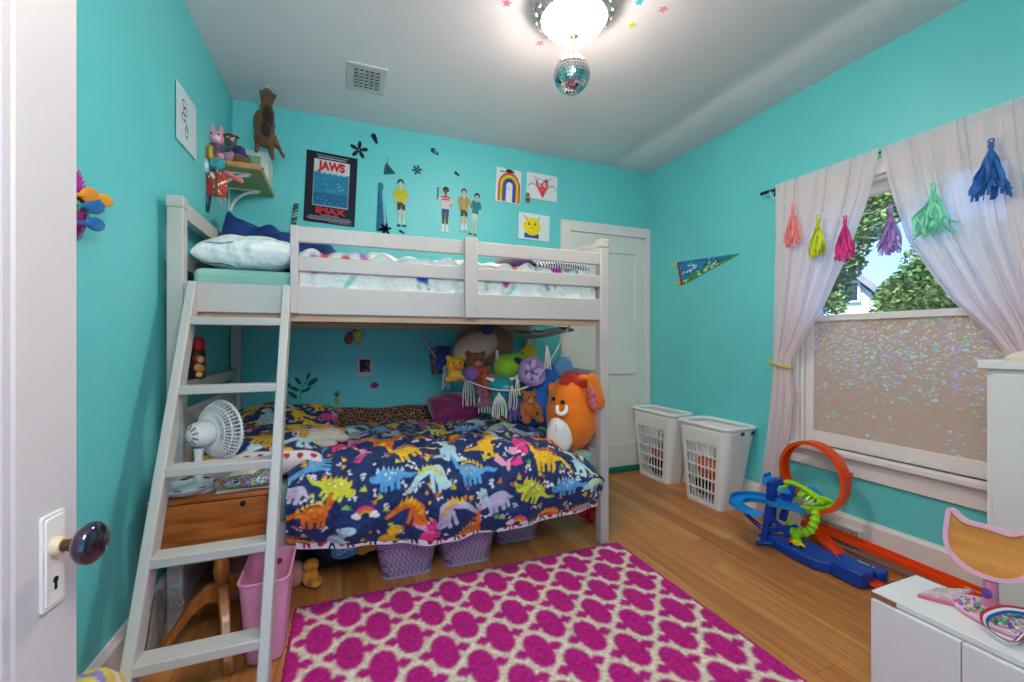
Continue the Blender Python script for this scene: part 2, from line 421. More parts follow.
# closet door in the back wall
dX0, dX1, dZ = 1.64, XR - .002, 2.095; cw = .085
d2 = MB(); d2.box(dX0 + cw, dX1 - cw + .02, YB - .006, YB + .02, .035, dZ - cw)
DOORM2 = M('closet_door_paint', (224, 222, 218), rough=.42, var=.03, vscale=3)
d2o = struct('door_2', d2, DOORM2, smooth=False)
mb = MB()
mb.box(dX0, dX0 + cw, YB - .03, YB, .0, dZ); mb.box(dX1 - .045, dX1, YB - .03, YB, 0, dZ); mb.box(dX0 + cw, dX1 - .045, YB - .03, YB, dZ - cw, dZ)
mb.build('door_casing', WHITE, d2o, bevel=.004)
mb = MB()
lx0, lx1 = dX0 + cw, dX1 - .045; sw = .11
mb.box(lx0, lx0 + sw, YB - .02, YB, .04, dZ - cw - .004); mb.box(lx1 - sw, lx1, YB - .02, YB, .04, dZ - cw - .004)
for za, zb in ((.04, .24), (.83, .95), (1.86, dZ - cw - .004)): mb.box(lx0 + sw, lx1 - sw, YB - .02, YB, za, zb)
mb.build('stile_and_rail_frame', DOORM2, d2o, bevel=.003)
mb = MB(); mb.lathe([(0, 0), (.006, 0), (.006, .05), (.0, .052)], 10, T(lx1 - .02, YB - .03, 1.72)); mb.box(lx1 - .03, lx1 + .004, YB - .026, YB - .02, 1.70, 1.79); mb.build('hinge', WHITE, d2o)
mb = MB(); mb.box(dX0 + .04, dX1 - .03, YB - .055, YB - .005, 0, .04); struct('trim_1', mb, M('green_threshold_paint', (24, 110, 92), rough=.6), bevel=.004)
# open bedroom door at the left edge
DA = (-.352, .80); DHY = -.03
ddir = Vector((-.125, -1.02, 0)).normalized(); dn = Vector((ddir.y * -1, ddir.x, 0)); dn = Vector((1.02, -.125, 0)).normalized()  # outward face normal (towards the room)
DM = frame((DA[0], DA[1], 0), ddir, z=(0, 0, 1))         # x along the leaf towards the hinge, y = z cross x
ysgn = 1 if (DM.to_3x3() @ Vector((0, 1, 0))).dot(dn) > 0 else -1
DW = .80
PZK = .69
mb = MB(); mb.box(0, DW, -ysgn * .034, -ysgn * .012, .012, 2.04, DM)
d1 = struct('door_1', mb, DOORM, smooth=False)
mb = MB()
st = .105
mb.box(0, st, -ysgn * .04, 0, .012, 2.04, DM); mb.box(DW - st, DW, -ysgn * .04, 0, .012, 2.04, DM)
for za, zb in ((.012, .20), (PZK - .10, PZK), (1.9, 2.04)): mb.box(st, DW - st, -ysgn * .04, 0, za, zb, DM)
mb.build('stile_and_rail_frame', DOORM, d1, bevel=.003)
mb = MB()
for za, zb in ((.20, PZK - .10), (PZK, 1.9)):
    for k, (a, b) in enumerate(((0, .008), (.008, .014), (.014, .022))):
        yy = ysgn * (-.004, -.001, -.007)[k]
        o_ = [(st + a, za + a), (DW - st - a, za + a), (DW - st - a, zb - a), (st + a, zb - a)]; i_ = [(st + b, za + b), (DW - st - b, za + b), (DW - st - b, zb - b), (st + b, zb - b)]
        n = 4
        vs = [DM @ Vector((x, y, z)) for (P_, y) in ((o_, -ysgn * .012), (i_, -ysgn * .012), (o_, yy), (i_, yy)) for x, z in P_]
        fs = []
        for q in range(4):
            l = (q + 1) % 4; fs += [(8 + q, 8 + l, 12 + l, 12 + q), (q, l, 8 + l, 8 + q), (4 + q, 4 + l, 12 + l, 12 + q)]
        mb.add(vs, fs)
mb.build('panel_moulding', DOORM, d1, smooth=False)
# lock plate, knob
def ondoor(px, py):
    a = ray(px, py); o = DM.translation; t = (o.x * dn.x + o.y * dn.y) / (a.x * dn.x + a.y * dn.y); return Vector((a.x * t, a.y * t, CAMH + a.z * t))
kp = ondoor(55, 540); kl = (DM.inverted() @ kp); KX, KZ = kl.x, kl.z
kx = (DM.inverted() @ ondoor(50, 545)).x
pl = [(DM.inverted() @ ondoor(*p)) for p in ((38, 519), (62, 507), (62, 598), (38, 617))]
PX0, PX1 = pl[1].x, pl[0].x; PZ0 = (pl[2].z + pl[3].z) / 2; PZ1 = (pl[0].z + pl[1].z) / 2
print('plate', PX0, PX1, PZ0, PZ1, 'knob', KX, KZ)
FM = DM @ Matrix(((1, 0, 0, (PX0 + PX1) / 2), (0, 0, ysgn, 0), (0, 1, 0, (PZ0 + PZ1) / 2), (0, 0, 0, 1)))   # x along leaf, y up, z out of the door
LOCKP = M('cream_painted_plate', (226, 214, 208), rough=.4)
mb = MB(); mb.prism(rrect(PX1 - PX0, PZ1 - PZ0, .004), FM, .004); mb.prism(rrect(PX1 - PX0 - .01, PZ1 - PZ0 - .01, .004), FM, .0055); mb.build('lock_plate', LOCKP, d1, bevel=.001)
hz = (PZ1 - PZ0)
mb = MB(); mb.lathe([(.0, .004), (.0042, .004), (.0042, .0064), (0, .0064)], 14, FM @ T(0, -hz * .21, 0)); mb.box(-.002, .002, -hz * .21 - .013, -hz * .21, .004, .0064, FM); mb.build('keyhole', M('black_hole', (12, 10, 10), rough=.8), d1)
mb = MB(); mb.lathe([(0, .004), (.013, .004), (.0125, .011), (.010, .014), (0, .014)], 20, FM @ T(0, hz * .14, 0)); mb.build('knob_rosette', M('worn_cream_metal', (205, 180, 150), rough=.5, var=.2, vscale=60), d1)
mb = MB(); mb.lathe([(0, .012), (.0075, .012), (.0075, .03), (.0085, .022), (.0085, .031), (0, .031)], 18, FM @ T(0, hz * .14, 0)); mb.build('knob_shank', M('dark_bronze', (92, 62, 52), rough=.4, metal=.6), d1)
mb = MB(); mb.lathe([(0, .029), (.012, .0295), (.022, .033), (.0265, .039), (.0275, .044), (.0265, .049), (.021, .054), (.011, .057), (0, .058)], 32, FM @ T(0, hz * .14, 0))
KNOBM = M('black_violet_glass_knob', (26, 16, 34), rough=.12, var=.9, vscale=30, spec=.6, coat=.5)
mb.build('knob', KNOBM, d1)
# ---------------------------------------------------------------- window
def wpart(name, boxes, mat, parent, bevel=.004):
    mb = MB()
    for b in boxes: mb.box(*b)
    return mb.build(name, mat, parent, bevel=bevel)
WIN = bpy.data.objects.new('window_1', None); COL.objects.link(WIN); WIN.location = (XR, (WY0 + WY1) / 2, WZ0); WIN['kind'] = 'structure'
c = .075
wpart('casing', [(XR - .022, XR, WY1, WY1 + c, WZ0 - .03, WZ1 + .08), (XR - .022, XR, WY0 - c, WY0, WZ0 - .03, WZ1 + .08), (XR - .026, XR, WY0 - c, WY1 + c, WZ1, WZ1 + .08)], WHITE, WIN)
wpart('sill', [(XR - .05, XR + .1, WY0 - c - .02, WY1 + c + .02, WZ0 - .03, WZ0)], WHITE, WIN, .006)
wpart('apron', [(XR - .018, XR, WY0 - c, WY1 + c, WZ0 - .125, WZ0 - .03)], WHITE, WIN)
wpart('jamb', [(XR, XR + .14, WY1 - .018, WY1, WZ0, WZ1), (XR, XR + .14, WY0, WY0 + .018, WZ0, WZ1), (XR, XR + .14, WY0, WY1, WZ1 - .02, WZ1)], WHITE, WIN, .002)
MR = 1.26
s_ = .045
def sash(name, x0, za, zb, bot, top):
    return wpart(name, [(x0, x0 + .03, WY1 - .018 - s_, WY1 - .018, za, zb), (x0, x0 + .03, WY0 + .018, WY0 + .018 + s_, za, zb), (x0, x0 + .03, WY0 + .018 + s_, WY1 - .018 - s_, za, za + bot), (x0, x0 + .03, WY0 + .018 + s_, WY1 - .018 - s_, zb - top, zb)], WHITE, WIN, .003)
lo = sash('lower_sash', XR + .02, WZ0, MR, .075, .035)
up = sash('upper_sash', XR + .058, MR - .035, WZ1 - .02, .035, .05)
def glass_mat():
    m = bpy.data.materials.new('clear_glass'); m.use_nodes = True; nt = m.node_tree; nt.nodes.clear(); L = nt.links.new
    o = nt.nodes.new('ShaderNodeOutputMaterial'); t = nt.nodes.new('ShaderNodeBsdfTransparent'); g = nt.nodes.new('ShaderNodeBsdfGlossy'); g.inputs['Roughness'].default_value = .03
    x = nt.nodes.new('ShaderNodeMixShader'); x.inputs[0].default_value = .06; t.inputs['Color'].default_value = (.97, .98, .98, 1)
    L(t.outputs[0], x.inputs[1]); L(g.outputs[0], x.inputs[2]); L(x.outputs[0], o.inputs[0]); return m
def film_mat():
    """privacy film: frosted, full of small prismatic flecks"""
    m = bpy.data.materials.new('prismatic_privacy_film'); m.use_nodes = True; nt = m.node_tree; nt.nodes.clear(); L = nt.links.new; N = nt.nodes.new
    o = N('ShaderNodeOutputMaterial'); tc = N('ShaderNodeTexCoord')
    mp = N('ShaderNodeMapping'); mp.inputs['Scale'].default_value = (1, .75, 1.7); mp.inputs['Rotation'].default_value = (.6, 0, 0)
    dn_ = N('ShaderNodeTexNoise'); dn_.inputs['Scale'].default_value = 26; L(tc.outputs['Object'], dn_.inputs['Vector']); dm = N('ShaderNodeMix'); dm.data_type = 'RGBA'; dm.blend_type = 'ADD'; dm.inputs[0].default_value = .045; L(tc.outputs['Object'], dm.inputs[6]); L(dn_.outputs['Color'], dm.inputs[7]); L(dm.outputs[2], mp.inputs['Vector'])
    v = N('ShaderNodeTexVoronoi'); v.inputs['Scale'].default_value = 60; v.inputs['Randomness'].default_value = 1; L(mp.outputs[0], v.inputs['Vector'])
    lt = N('ShaderNodeMath'); lt.operation = 'LESS_THAN'; lt.inputs[1].default_value = .44; L(v.outputs['Distance'], lt.inputs[0])
    sp = N('ShaderNodeSeparateColor'); L(v.outputs['Color'], sp.inputs[0])
    # fewer, fainter flecks towards the bottom of the pane
    sz = N('ShaderNodeSeparateXYZ'); L(tc.outputs['Object'], sz.inputs[0])
    hr = N('ShaderNodeMapRange'); hr.inputs['From Min'].default_value = .25; hr.inputs['From Max'].default_value = .62; hr.inputs['To Min'].default_value = .12; hr.inputs['To Max'].default_value = 1.0; L(sz.outputs['Z'], hr.inputs['Value'])
    on = N('ShaderNodeMath'); on.operation = 'LESS_THAN'; L(sp.outputs[0], on.inputs[0]); L(hr.outputs[0], on.inputs[1])
    fl = N('ShaderNodeMath'); fl.operation = 'MULTIPLY'; L(lt.outputs[0], fl.inputs[0]); L(on.outputs[0], fl.inputs[1])
    hs = N('ShaderNodeHueSaturation'); hs.inputs['Saturation'].default_value = .9; hs.inputs['Value'].default_value = 1.2; L(v.outputs['Color'], hs.inputs['Color'])
    wh = N('ShaderNodeMix'); wh.data_type = 'RGBA'; wh.inputs[0].default_value = .6; L(hs.outputs[0], wh.inputs[6]); wh.inputs[7].default_value = (1, 1, 1, 1)
    mx = N('ShaderNodeMix'); mx.data_type = 'RGBA'; L(fl.outputs[0], mx.inputs[0]); mx.inputs[6].default_value = (*lin((232, 202, 180)), 1); L(wh.outputs[2], mx.inputs[7])
    tr = N('ShaderNodeBsdfTranslucent'); L(mx.outputs[2], tr.inputs['Color'])
    df = N('ShaderNodeBsdfPrincipled'); L(mx.outputs[2], df.inputs['Base Color']); df.inputs['Roughness'].default_value = .35
    ms = N('ShaderNodeMixShader'); ms.inputs[0].default_value = .45; L(tr.outputs[0], ms.inputs[1]); L(df.outputs[0], ms.inputs[2])
    L(ms.outputs[0], o.inputs[0]); return m
GLASS = glass_mat()
mb = MB(); mb.box(XR + .071, XR + .075, WY0 + .02, WY1 - .02, MR - .02, WZ1 - .03); mb.build('clear_pane', GLASS, WIN, smooth=False)
mb = MB(); mb.box(XR + .033, XR + .037, WY0 + .02, WY1 - .02, WZ0 + .02, MR - .01); fp = mb.build('frosted_pane', film_mat(), WIN, smooth=False)
# ---------------------------------------------------------------- camera, light
cam = bpy.data.cameras.new('camera'); co = bpy.data.objects.new('camera', cam); COL.objects.link(co); SC.camera = co
cam.sensor_width = 36; cam.lens = FPX / 1024 * 36; co.location = (0, 0, CAMH); co.rotation_euler = (PI / 2, 0, -YAW); cam.clip_start = .02
w = bpy.data.worlds.new('sky'); SC.world = w; w.use_nodes = True; nt = w.node_tree
bg = nt.nodes['Background']; tc = nt.nodes.new('ShaderNodeTexCoord'); sx = nt.nodes.new('ShaderNodeSeparateXYZ'); nt.links.new(tc.outputs['Generated'], sx.inputs[0])
rp = nt.nodes.new('ShaderNodeValToRGB'); nt.links.new(sx.outputs['Z'], rp.inputs['Fac'])
rp.color_ramp.elements[0].position = .0; rp.color_ramp.elements[0].color = (*lin((168, 200, 240)), 1)
rp.color_ramp.elements[1].position = .45; rp.color_ramp.elements[1].color = (*lin((84, 150, 238)), 1)
nt.links.new(rp.outputs['Color'], bg.inputs['Color']); bg.inputs['Strength'].default_value = .76
def lamp(name, kind, loc, power, col=(1, 1, 1), rot=(0, 0, 0), **k):
    l = bpy.data.lights.new(name, kind); l.energy = power; l.color = col
    for a, b in k.items(): setattr(l, a, b)
    o = bpy.data.objects.new(name, l); COL.objects.link(o); o.location = loc; o.rotation_euler = rot; return o
lamp('sun', 'SUN', (-6, 0, 8), 2.6, (1, .95, .88), (0, math.radians(-42), math.radians(15)), angle=.02)
# added fill light in the doorway behind the camera, not a real fixture
lamp('doorway_fill', 'POINT', (.20, -.10, 1.95), 21, (1, .94, .88), shadow_soft_size=.3)
LAMP = (.955, 1.666)
SC.view_settings.view_transform = 'Standard'; SC.view_settings.look = 'None'; SC.view_settings.gamma = 1; SC.view_settings.exposure = 1.8; SC.view_settings.use_curve_mapping = False
SC.cycles.use_denoising = True; SC.cycles.max_bounces = 10; SC.cycles.diffuse_bounces = 6; SC.cycles.sample_clamp_indirect = 6; SC.cycles.transparent_max_bounces = 12
# ================================================================ BUNK BED
BEDM = M('white_bed_paint', (196, 188, 185), rough=.42, var=.04, vscale=6, stretch=(1, 1, 1), bump=.03, bscale=50)
BEDW = wood('pale_pine_slat', (196, 158, 128), (226, 190, 160), rough=.6, axis=0)
PX0_, PX1_ = -.622, 1.366; BY0, BY1 = 2.0, 3.055; PW = .053; PT = 1.672
bed = thing('bunk_bed', 'white wooden twin bunk bed with guard rails and slanted ladder against the teal back wall', 'bed', (.37, 2.5, 0))
for x0 in (PX0_, PX1_ - PW):
    for y0 in (BY0, BY1 - PW):
        mb = MB(); mb.box(x0, x0 + PW, y0, y0 + PW, 0, PT - .045); mb.box(x0 - .002, x0 + PW + .002, y0 - .002, y0 + PW + .002, PT - .045, PT); mb.build('post', BEDM, bed, bevel=.004)
yi0, yi1 = BY0 + PW, BY1 - PW; xi0, xi1 = PX0_ + PW, PX1_ - PW
for x0 in (PX0_, PX1_ - PW):
    xm = x0 + PW / 2
    for nm, za, zb, th in (('end_top_rail', 1.60, 1.668, .036), ('end_rail', 1.40, 1.46, .024), ('end_board', 1.226, 1.343, .024), ('end_rail', .895, .947, .024), ('end_rail', .775, .833, .024), ('end_rail', .50, .555, .024), ('end_board', .20, .33, .024)):
        mb = MB(); mb.box(xm - th / 2, xm + th / 2, yi0, yi1, za, zb); mb.build(nm, BEDM, bed, bevel=.003)
    for k in range(9):
        y = yi0 + (k + .5) * (yi1 - yi0) / 9
        mb = MB(); mb.box(xm - .008, xm + .008, y - .036, y + .036, .553, .777); mb.build('slat', BEDM, bed, bevel=.002)
def rail(nm, x0, x1, y0, y1, z0, z1, m=BEDM, bv=.004):
    mb = MB(); mb.box(x0, x1, y0, y1, z0, z1); return mb.build(nm, m, bed, bevel=bv)
rail('side_board', xi0, xi1, BY0 + .004, BY0 + .028, 1.226, 1.343); rail('side_board', xi0, xi1, BY1 - .03, BY1 - .006, 1.226, 1.343)
rail('guard_rail', -.172, xi1, BY0 + .004, BY0 + .026, 1.408, 1.471); rail('guard_rail', -.172, xi1, BY0 + .004, BY0 + .026, 1.53, 1.597)
rail('guard_rail', xi0, xi1, BY1 - .026, BY1 - .004, 1.408, 1.471); rail('guard_rail', xi0, xi1, BY1 - .026, BY1 - .004, 1.53, 1.597)
rail('guard_post', -.2, -.17, BY0 - .02, BY0 + .03, 1.228, 1.594); rail('guard_post', .544, .609, BY0 - .02, BY0 + .004, 1.224, 1.608)
rail('side_board', xi0, xi1, BY0 + .004, BY0 + .028, .245, .36); rail('side_board', xi0, xi1, BY1 - .03, BY1 - .006, .245, .36)
for zz in (1.196, .25):
    rail('slat_ledger', xi0, xi1, BY0 + .03, BY0 + .052, zz, zz + .034, BEDW, .002); rail('slat_ledger', xi0, xi1, BY1 - .054, BY1 - .032, zz, zz + .034, BEDW, .002)
    for k in range(12):
        x = xi0 + (k + .5) * (xi1 - xi0) / 12
        rail('bed_slat', x - .034, x + .034, BY0 + .03, BY1 - .032, zz + .035, zz + .051, BEDW, .002)
# ladder hooked on the front
LAD = lambda z: 1.372 + z * .486
for xa, xb in ((-.553, -.523), (-.228, -.198)):
    mb = MB(); zt = 1.345
    hw = .04
    rings = []
    for z in (0.0, zt):
        yc = LAD(z); rings.append([(xa, yc - hw, z), (xb, yc - hw, z), (xb, yc + hw, z), (xa, yc + hw, z)])
    mb.loft(rings); mb.build('ladder_rail', BEDM, bed, bevel=.004)
for z in (.22, .455, .69, .94, 1.187):
    mb = MB(); yc = LAD(z); mb.box(-.526, -.225, yc - .036, yc + .034, z - .013, z + .016); mb.build('rung', BEDM, bed, bevel=.003)
# ---------------------------------------------------------------- painted cloth helpers: dinosaurs
NAVY = (26, 48, 100)
CY_, CO_, CB_, CP_, CPK, CLP, CLL, CLM = (244, 190, 36), (238, 116, 28), (96, 164, 222), (186, 218, 224), (236, 62, 142), (240, 160, 198), (196, 184, 214), (208, 208, 56)
def dino(cv, kind, x, y, s, rot=0., col=CY_, col2=CO_, flip=1):
    c, d = math.cos(rot), math.sin(rot)
    def P_(a, b): a *= flip; return (x + s * (a * c - b * d), y + s * (a * d + b * c))
    def E_(a, b, ra, rb, cl, r=0.): p = P_(a, b); cv.ell(p[0], p[1], ra * s, rb * s, cl, rot + r * flip)
    def L_(pts, w, cl, w2=None): cv.line([P_(*p) for p in pts], w * s, cl, None if w2 is None else w2 * s)
    def G_(pts, cl): cv.poly([P_(*p) for p in pts], cl)
    if kind == 'long':            # long-necked
        for k in range(7): G_([(-.42 + k * .11, .1 + .16 * math.sin(k / 2.2)), (-.36 + k * .11, .24 + .16 * math.sin(k / 2.2)), (-.3 + k * .11, .1 + .16 * math.sin(k / 2.2))], col2)
        for a in (-.2, -.05, .14, .28): L_([(a, -.1), (a, -.36)], .1, col)
        E_(.02, 0, .34, .21, col); L_([(.2, .05), (.36, .25), (.42, .48), (.5, .62)], .17, col, .12); E_(.56, .63, .14, .085, col)
        L_([(-.25, 0), (-.48, .02), (-.68, -.12), (-.8, -.1)], .2, col, .03)
        for a, b in ((-.1, .06), (.05, -.04), (.16, .08), (-.02, .12)): E_(a, b, .03, .03, col2)
        E_(.58, .65, .02, .02, (30, 30, 40))
    elif kind == 'steg':
        for k in range(6):
            a = -.36 + k * .14; G_([(a - .07, .1), (a, .38 - .03 * abs(k - 2.5)), (a + .07, .1)], col2)
        for a in (-.22, -.06, .14, .27): L_([(a, -.05), (a, -.32)], .1, col)
        E_(0, .02, .4, .22, col); E_(.46, -.06, .15, .11, col); L_([(-.3, 0), (-.55, -.05), (-.76, .06)], .2, col, .03)
        for a, b in ((-.15, .08), (.02, .0), (.15, .1), (-.05, .14)): E_(a, b, .035, .035, (255, 240, 190))
        E_(.5, -.03, .02, .02, (30, 30, 40))
    elif kind == 'rex':
        E_(0, 0, .24, .3, col, .4); E_(.26, .4, .22, .15, col); L_([(.05, .15), (.2, .36)], .2, col)
        L_([(-.15, -.1), (-.42, -.28), (-.7, -.26)], .24, col, .03); L_([(-.05, -.2), (-.1, -.48), (.0, -.5)], .12, col); L_([(.12, -.2), (.14, -.48), (.24, -.5)], .12, col)
        L_([(.18, .08), (.3, .02)], .06, col)
        for k in range(6): E_(-.2 + k * .06, .1 + k * .07, .03, .03, col2)
        G_([(.2, .32), (.46, .34), (.44, .38)], (255, 255, 255)); E_(.28, .46, .022, .022, (30, 30, 40))
    elif kind == 'tri':
        for a in (-.26, -.1, .1, .24): L_([(a, -.05), (a, -.3)], .11, col)
        E_(-.02, 0, .34, .2, col); L_([(-.28, 0), (-.5, -.1)], .16, col, .04); G_([(.2, -.1), (.2, .42), (.36, .5), (.5, .34), (.44, -.08)], col2); E_(.42, .02, .2, .15, col)
        G_([(.44, .12), (.5, .3), (.52, .1)], (255, 250, 230)); G_([(.58, .06), (.66, .2), (.63, .02)], (255, 250, 230)); E_(.5, .06, .022, .022, (30, 30, 40))
    elif kind == 'fly':
        G_([(0, .0), (-.5, .4), (-.62, .1), (-.3, -.1)], col); G_([(0, 0), (.5, .4), (.62, .1), (.3, -.1)], col2); E_(0, -.02, .1, .26, col); G_([(-.05, .2), (.3, .42), (.06, .1)], col)
    elif kind == 'bow':
        for k, cl in enumerate((CPK, CO_, CY_)): cv.arc(*P_(0, 0), (.4 - .09 * k) * s, math.degrees(rot) + 20, math.degrees(rot) + 150, .09 * s, cl)
        for a, b in ((-.36, .1), (-.28, .02), (-.42, 0), (.36, .1), (.3, .0), (.44, .04)): E_(a, b, .12, .1, (240, 238, 240))
    elif kind == 'crest':        # duck-billed, arched
        cv.line([P_(-.6, -.42), P_(-.4, -.12), P_(-.1, .14), P_(.18, .1), P_(.26, -.12)], .1 * s, col, .36 * s); E_(.36, -.22, .2, .13, col)
        for a in (.0, .18): L_([(a, -.05), (a + .02, -.4)], .1, col)
        for k in range(6): G_([(-.42 + k * .12, -.02 + .13 * math.sin(k * .7)), (-.36 + k * .12, .2 + .13 * math.sin(k * .7)), (-.28 + k * .12, .02 + .13 * math.sin(k * .7))], col2)
        E_(.4, -.18, .02, .02, (30, 30, 40))
def bone(cv, x, y, s, rot, col=(236, 236, 240)):
    c, d = math.cos(rot) * s, math.sin(rot) * s
    cv.line([(x - c, y - d), (x + c, y + d)], .5 * s, col)
    for q in (-1, 1):
        for e in (-1, 1): cv.ell(x + q * c - e * d * .35, y + q * d + e * c * .35, .36 * s, .36 * s, col)
def leaf3(cv, x, y, s, rot, col):
    for a in (-.7, 0, .7): cv.line([(x, y), (x + s * math.cos(rot + a), y + s * math.sin(rot + a))], s * .5, col, s * .1)
def dino_cloth(w, h, px, seed, scale=.2, base=NAVY, rot=0.):
    cv = Canvas(w, h, px, base); rn = random.Random(seed)
    sp = [('long', CY_, CO_), ('tri', CPK, CLP), ('crest', CO_, CY_), ('steg', CLM, CY_), ('long', CB_, CY_), ('rex', CP_, CB_), ('long', CO_, CY_), ('crest', CLL, CY_), ('steg', CB_, CP_), ('fly', CLP, CPK), ('rex', CY_, CO_), ('bow', CY_, CO_), ('tri', CLL, CP_), ('crest', CP_, CLM)]
    dx, dy = scale * .90, scale * .66
    ny = int(h / dy) + 2; nx = int(w / dx) + 2; k = seed
    big = []
    for j in range(ny):
        for i in range(nx):
            x = (i + .5 * (j % 2)) * dx + rn.uniform(-.02, .02); y = (j + .1) * dy + rn.uniform(-.015, .015); big.append((x, y))
    for x, y in big:                                   # small motifs first
        for q in range(8):
            a = rn.uniform(0, 2 * PI); r = scale * rn.uniform(.42, .6); u, v = x + r * math.cos(a), y + r * .8 * math.sin(a); z = rn.random()
            if z < .3: leaf3(cv, u, v, scale * .1, rn.uniform(0, 6), rn.choice([CLM, CY_, CO_, (120, 180, 90)]))
            elif z < .5: bone(cv, u, v, scale * .05, rn.uniform(0, 6))
            elif z < .75: cv.ell(u, v, scale * .03, scale * .03, rn.choice([CPK, CY_, CP_, CO_]))
            else:
                for t in range(4): cv.ell(u + rn.uniform(-.05, .05) * scale, v + rn.uniform(-.05, .05) * scale, scale * .02, scale * .02, (226, 228, 236))
    for n_, (x, y) in enumerate(big):
        kd, c1, c2 = sp[(n_ * 5 + n_ // nx * 3) % len(sp)]
        dino(cv, kd, x, y, scale * rn.uniform(.68, .78) * (.7 if kd in ('bow', 'fly') else 1), rot + rn.uniform(-.45, .45) + (PI / 2 if rn.random() < .2 else 0), c1, c2, rn.choice((1, -1)))
    return cv
CRUMP = painted_mat('printed_crumpled_cotton', rough=.7, bump=.85, bscale=13, sheen=.1, dist=.05)
CLOTH = painted_mat('printed_cotton', rough=.75, bump=.12, bscale=70, sheen=.1)
# ---------------------------------------------------------------- lower bunk: mattress, duvet, pillows
mb = MB(); mb.box(xi0 + .012, xi1 - .012, BY0 + .055, BY1 - .06, .302, .50)
tag(mb.build('mattress', M('mint_sheet', (150, 196, 184), rough=.8, bump=.1, bscale=30), bevel=.03, seg=4), 'thin mint-sheeted mattress under the dinosaur duvet of the lower bunk', 'mattress', 'bunk mattresses')
mb = MB(); mb.box(xi0 + .012, xi1 - .012, BY0 + .055, BY1 - .06, 1.25, 1.41)
um = mb.build('mattress', M('mint_sheet'), bevel=.03, seg=4); tag(um, 'mint-sheeted mattress on the upper bunk behind the white side board', 'mattress', 'bunk mattresses')
PROF = [(1.952, .222), (1.925, .27), (1.912, .34), (1.915, .41), (1.935, .475), (1.98, .53), (2.05, .570), (2.18, .595), (2.36, .606), (2.55, .604), (2.72, .592), (2.86, .572), (2.925, .55)]
pp = smooth_path([(0, y, z) for y, z in PROF], 8); cum = [0.]
for a, b in zip(pp, pp[1:]): cum.append(cum[-1] + (b - a).length)
PL = cum[-1]; PA = np.array([(p.y, p.z) for p in pp]); CU = np.array(cum)
DXA, DXB = -.208, 1.292
def duvet_pos(X, Y):
    s = X / (DXB - DXA); t = np.clip(Y, 0, PL)
    y = np.interp(t, CU, PA[:, 0]); z = np.interp(t, CU, PA[:, 1])
    x = DXA + X
    droop = np.clip((x - .93) / .36, 0, 1) ** 1.6
    top = np.clip((z - .33) / .25, 0, 1)
    z = z - droop * .15 * top
    y = y + droop * .03 * (1 - top)
    # hem swings, soft gathers, quilting
    hang = np.clip(1 - t / .34, 0, 1)
    y = y - hang * .018 * np.sin(x * 17 + 1) * (1 - .5 * droop) - .006 * np.sin(x * 39 + .4) * hang
    z = z + hang * .012 * np.sin(x * 7.3 + .6) + hang * droop * .03 + hang * .085 * np.clip((.2 - x) / .42, 0, 1)
    lump = .012 * np.sin(x * 9.5 + 2.3 * np.sin(t * 5)) * np.sin(t * 11 + 1.2) + .006 * np.sin(x * 27 + 3 * t * 4) * np.sin(t * 19) + .005 * np.sin(x * 47 - t * 37) + .006 * np.abs(np.sin(x * 21 + 1.5 * np.sin(t * 9) + t * 6)) + .003 * np.sin(x * 83 + t * 21) * np.sin(t * 31 - x * 17)
    z = z + lump * (.4 + .6 * top); y = y - lump * .8 * (1 - top)
    # left edge tucks down by the pillow
    le = np.clip((.06 - X) / .06, 0, 1); z = z - .03 * le * top
    re = np.clip((X - (DXB - DXA - .05)) / .05, 0, 1); z = z - .035 * re ** 2 * top; y = y + .02 * re ** 2 * (1 - top)
    return np.stack([x, y, z], -1)
cv = dino_cloth(DXB - DXA, PL, .0025, 3, .215).soft()
duvet = thing('duvet', 'navy duvet printed with colourful dinosaurs hanging over the lower bunk', 'duvet', (.55, 2.4, .2))
raster_mesh('dinosaur_cover', cv, duvet_pos, CRUMP, duvet, solid=.02)
# pale lining showing along the hem, with letters and berries
hc = Canvas(1.46, .07, .0024, (226, 216, 224)); rn = random.Random(5)
LET = {'N': [[(0, 0), (0, 1), (.8, 0), (.8, 1)]], 'R': [[(0, 0), (0, 1), (.6, .95), (.65, .6), (0, .5)], [(.3, .5), (.8, 0)]], 'H': [[(0, 0), (0, 1)], [(.8, 0), (.8, 1)], [(0, .5), (.8, .5)]], 'W': [[(0, 1), (.2, 0), (.4, .7), (.6, 0), (.8, 1)]], 'A': [[(0, 0), (.4, 1), (.8, 0)], [(.15, .4), (.65, .4)]]}
for k in range(32):
    x = .03 + k * .045 + rn.uniform(-.01, .01); y = rn.uniform(.002, .008)
    if k % 2 == 0:
        for st_ in LET['NARHW'[(k // 2) % 5]]:
            hc.line([(x + a * .026, y + b * .036) for a, b in st_], .0075, rn.choice([(28, 30, 60), (28, 30, 60), (190, 22, 62)]))
    else:
        hc.ell(x + .012, y + .014, .013, .011, (176, 28, 66)); hc.ell(x + .028, y + .022, .01, .008, (206, 60, 80)); hc.line([(x, y + .035), (x + .012, y + .02)], .004, (60, 90, 60))
def hem_pos(X, Y):
    x = DXA + .03 + X; t = .022
    q = duvet_pos(X * 0 + X + .03, X * 0 + t)
    y = q[..., 1] + .006 + .004 * np.sin(x * 33) + Y * .02; z = q[..., 2] - .040 + Y + .006 * np.sin(x * 12)
    return np.stack([x, y, z], -1)
raster_mesh('lining_hem', hc, hem_pos, CLOTH, duvet, solid=.006)
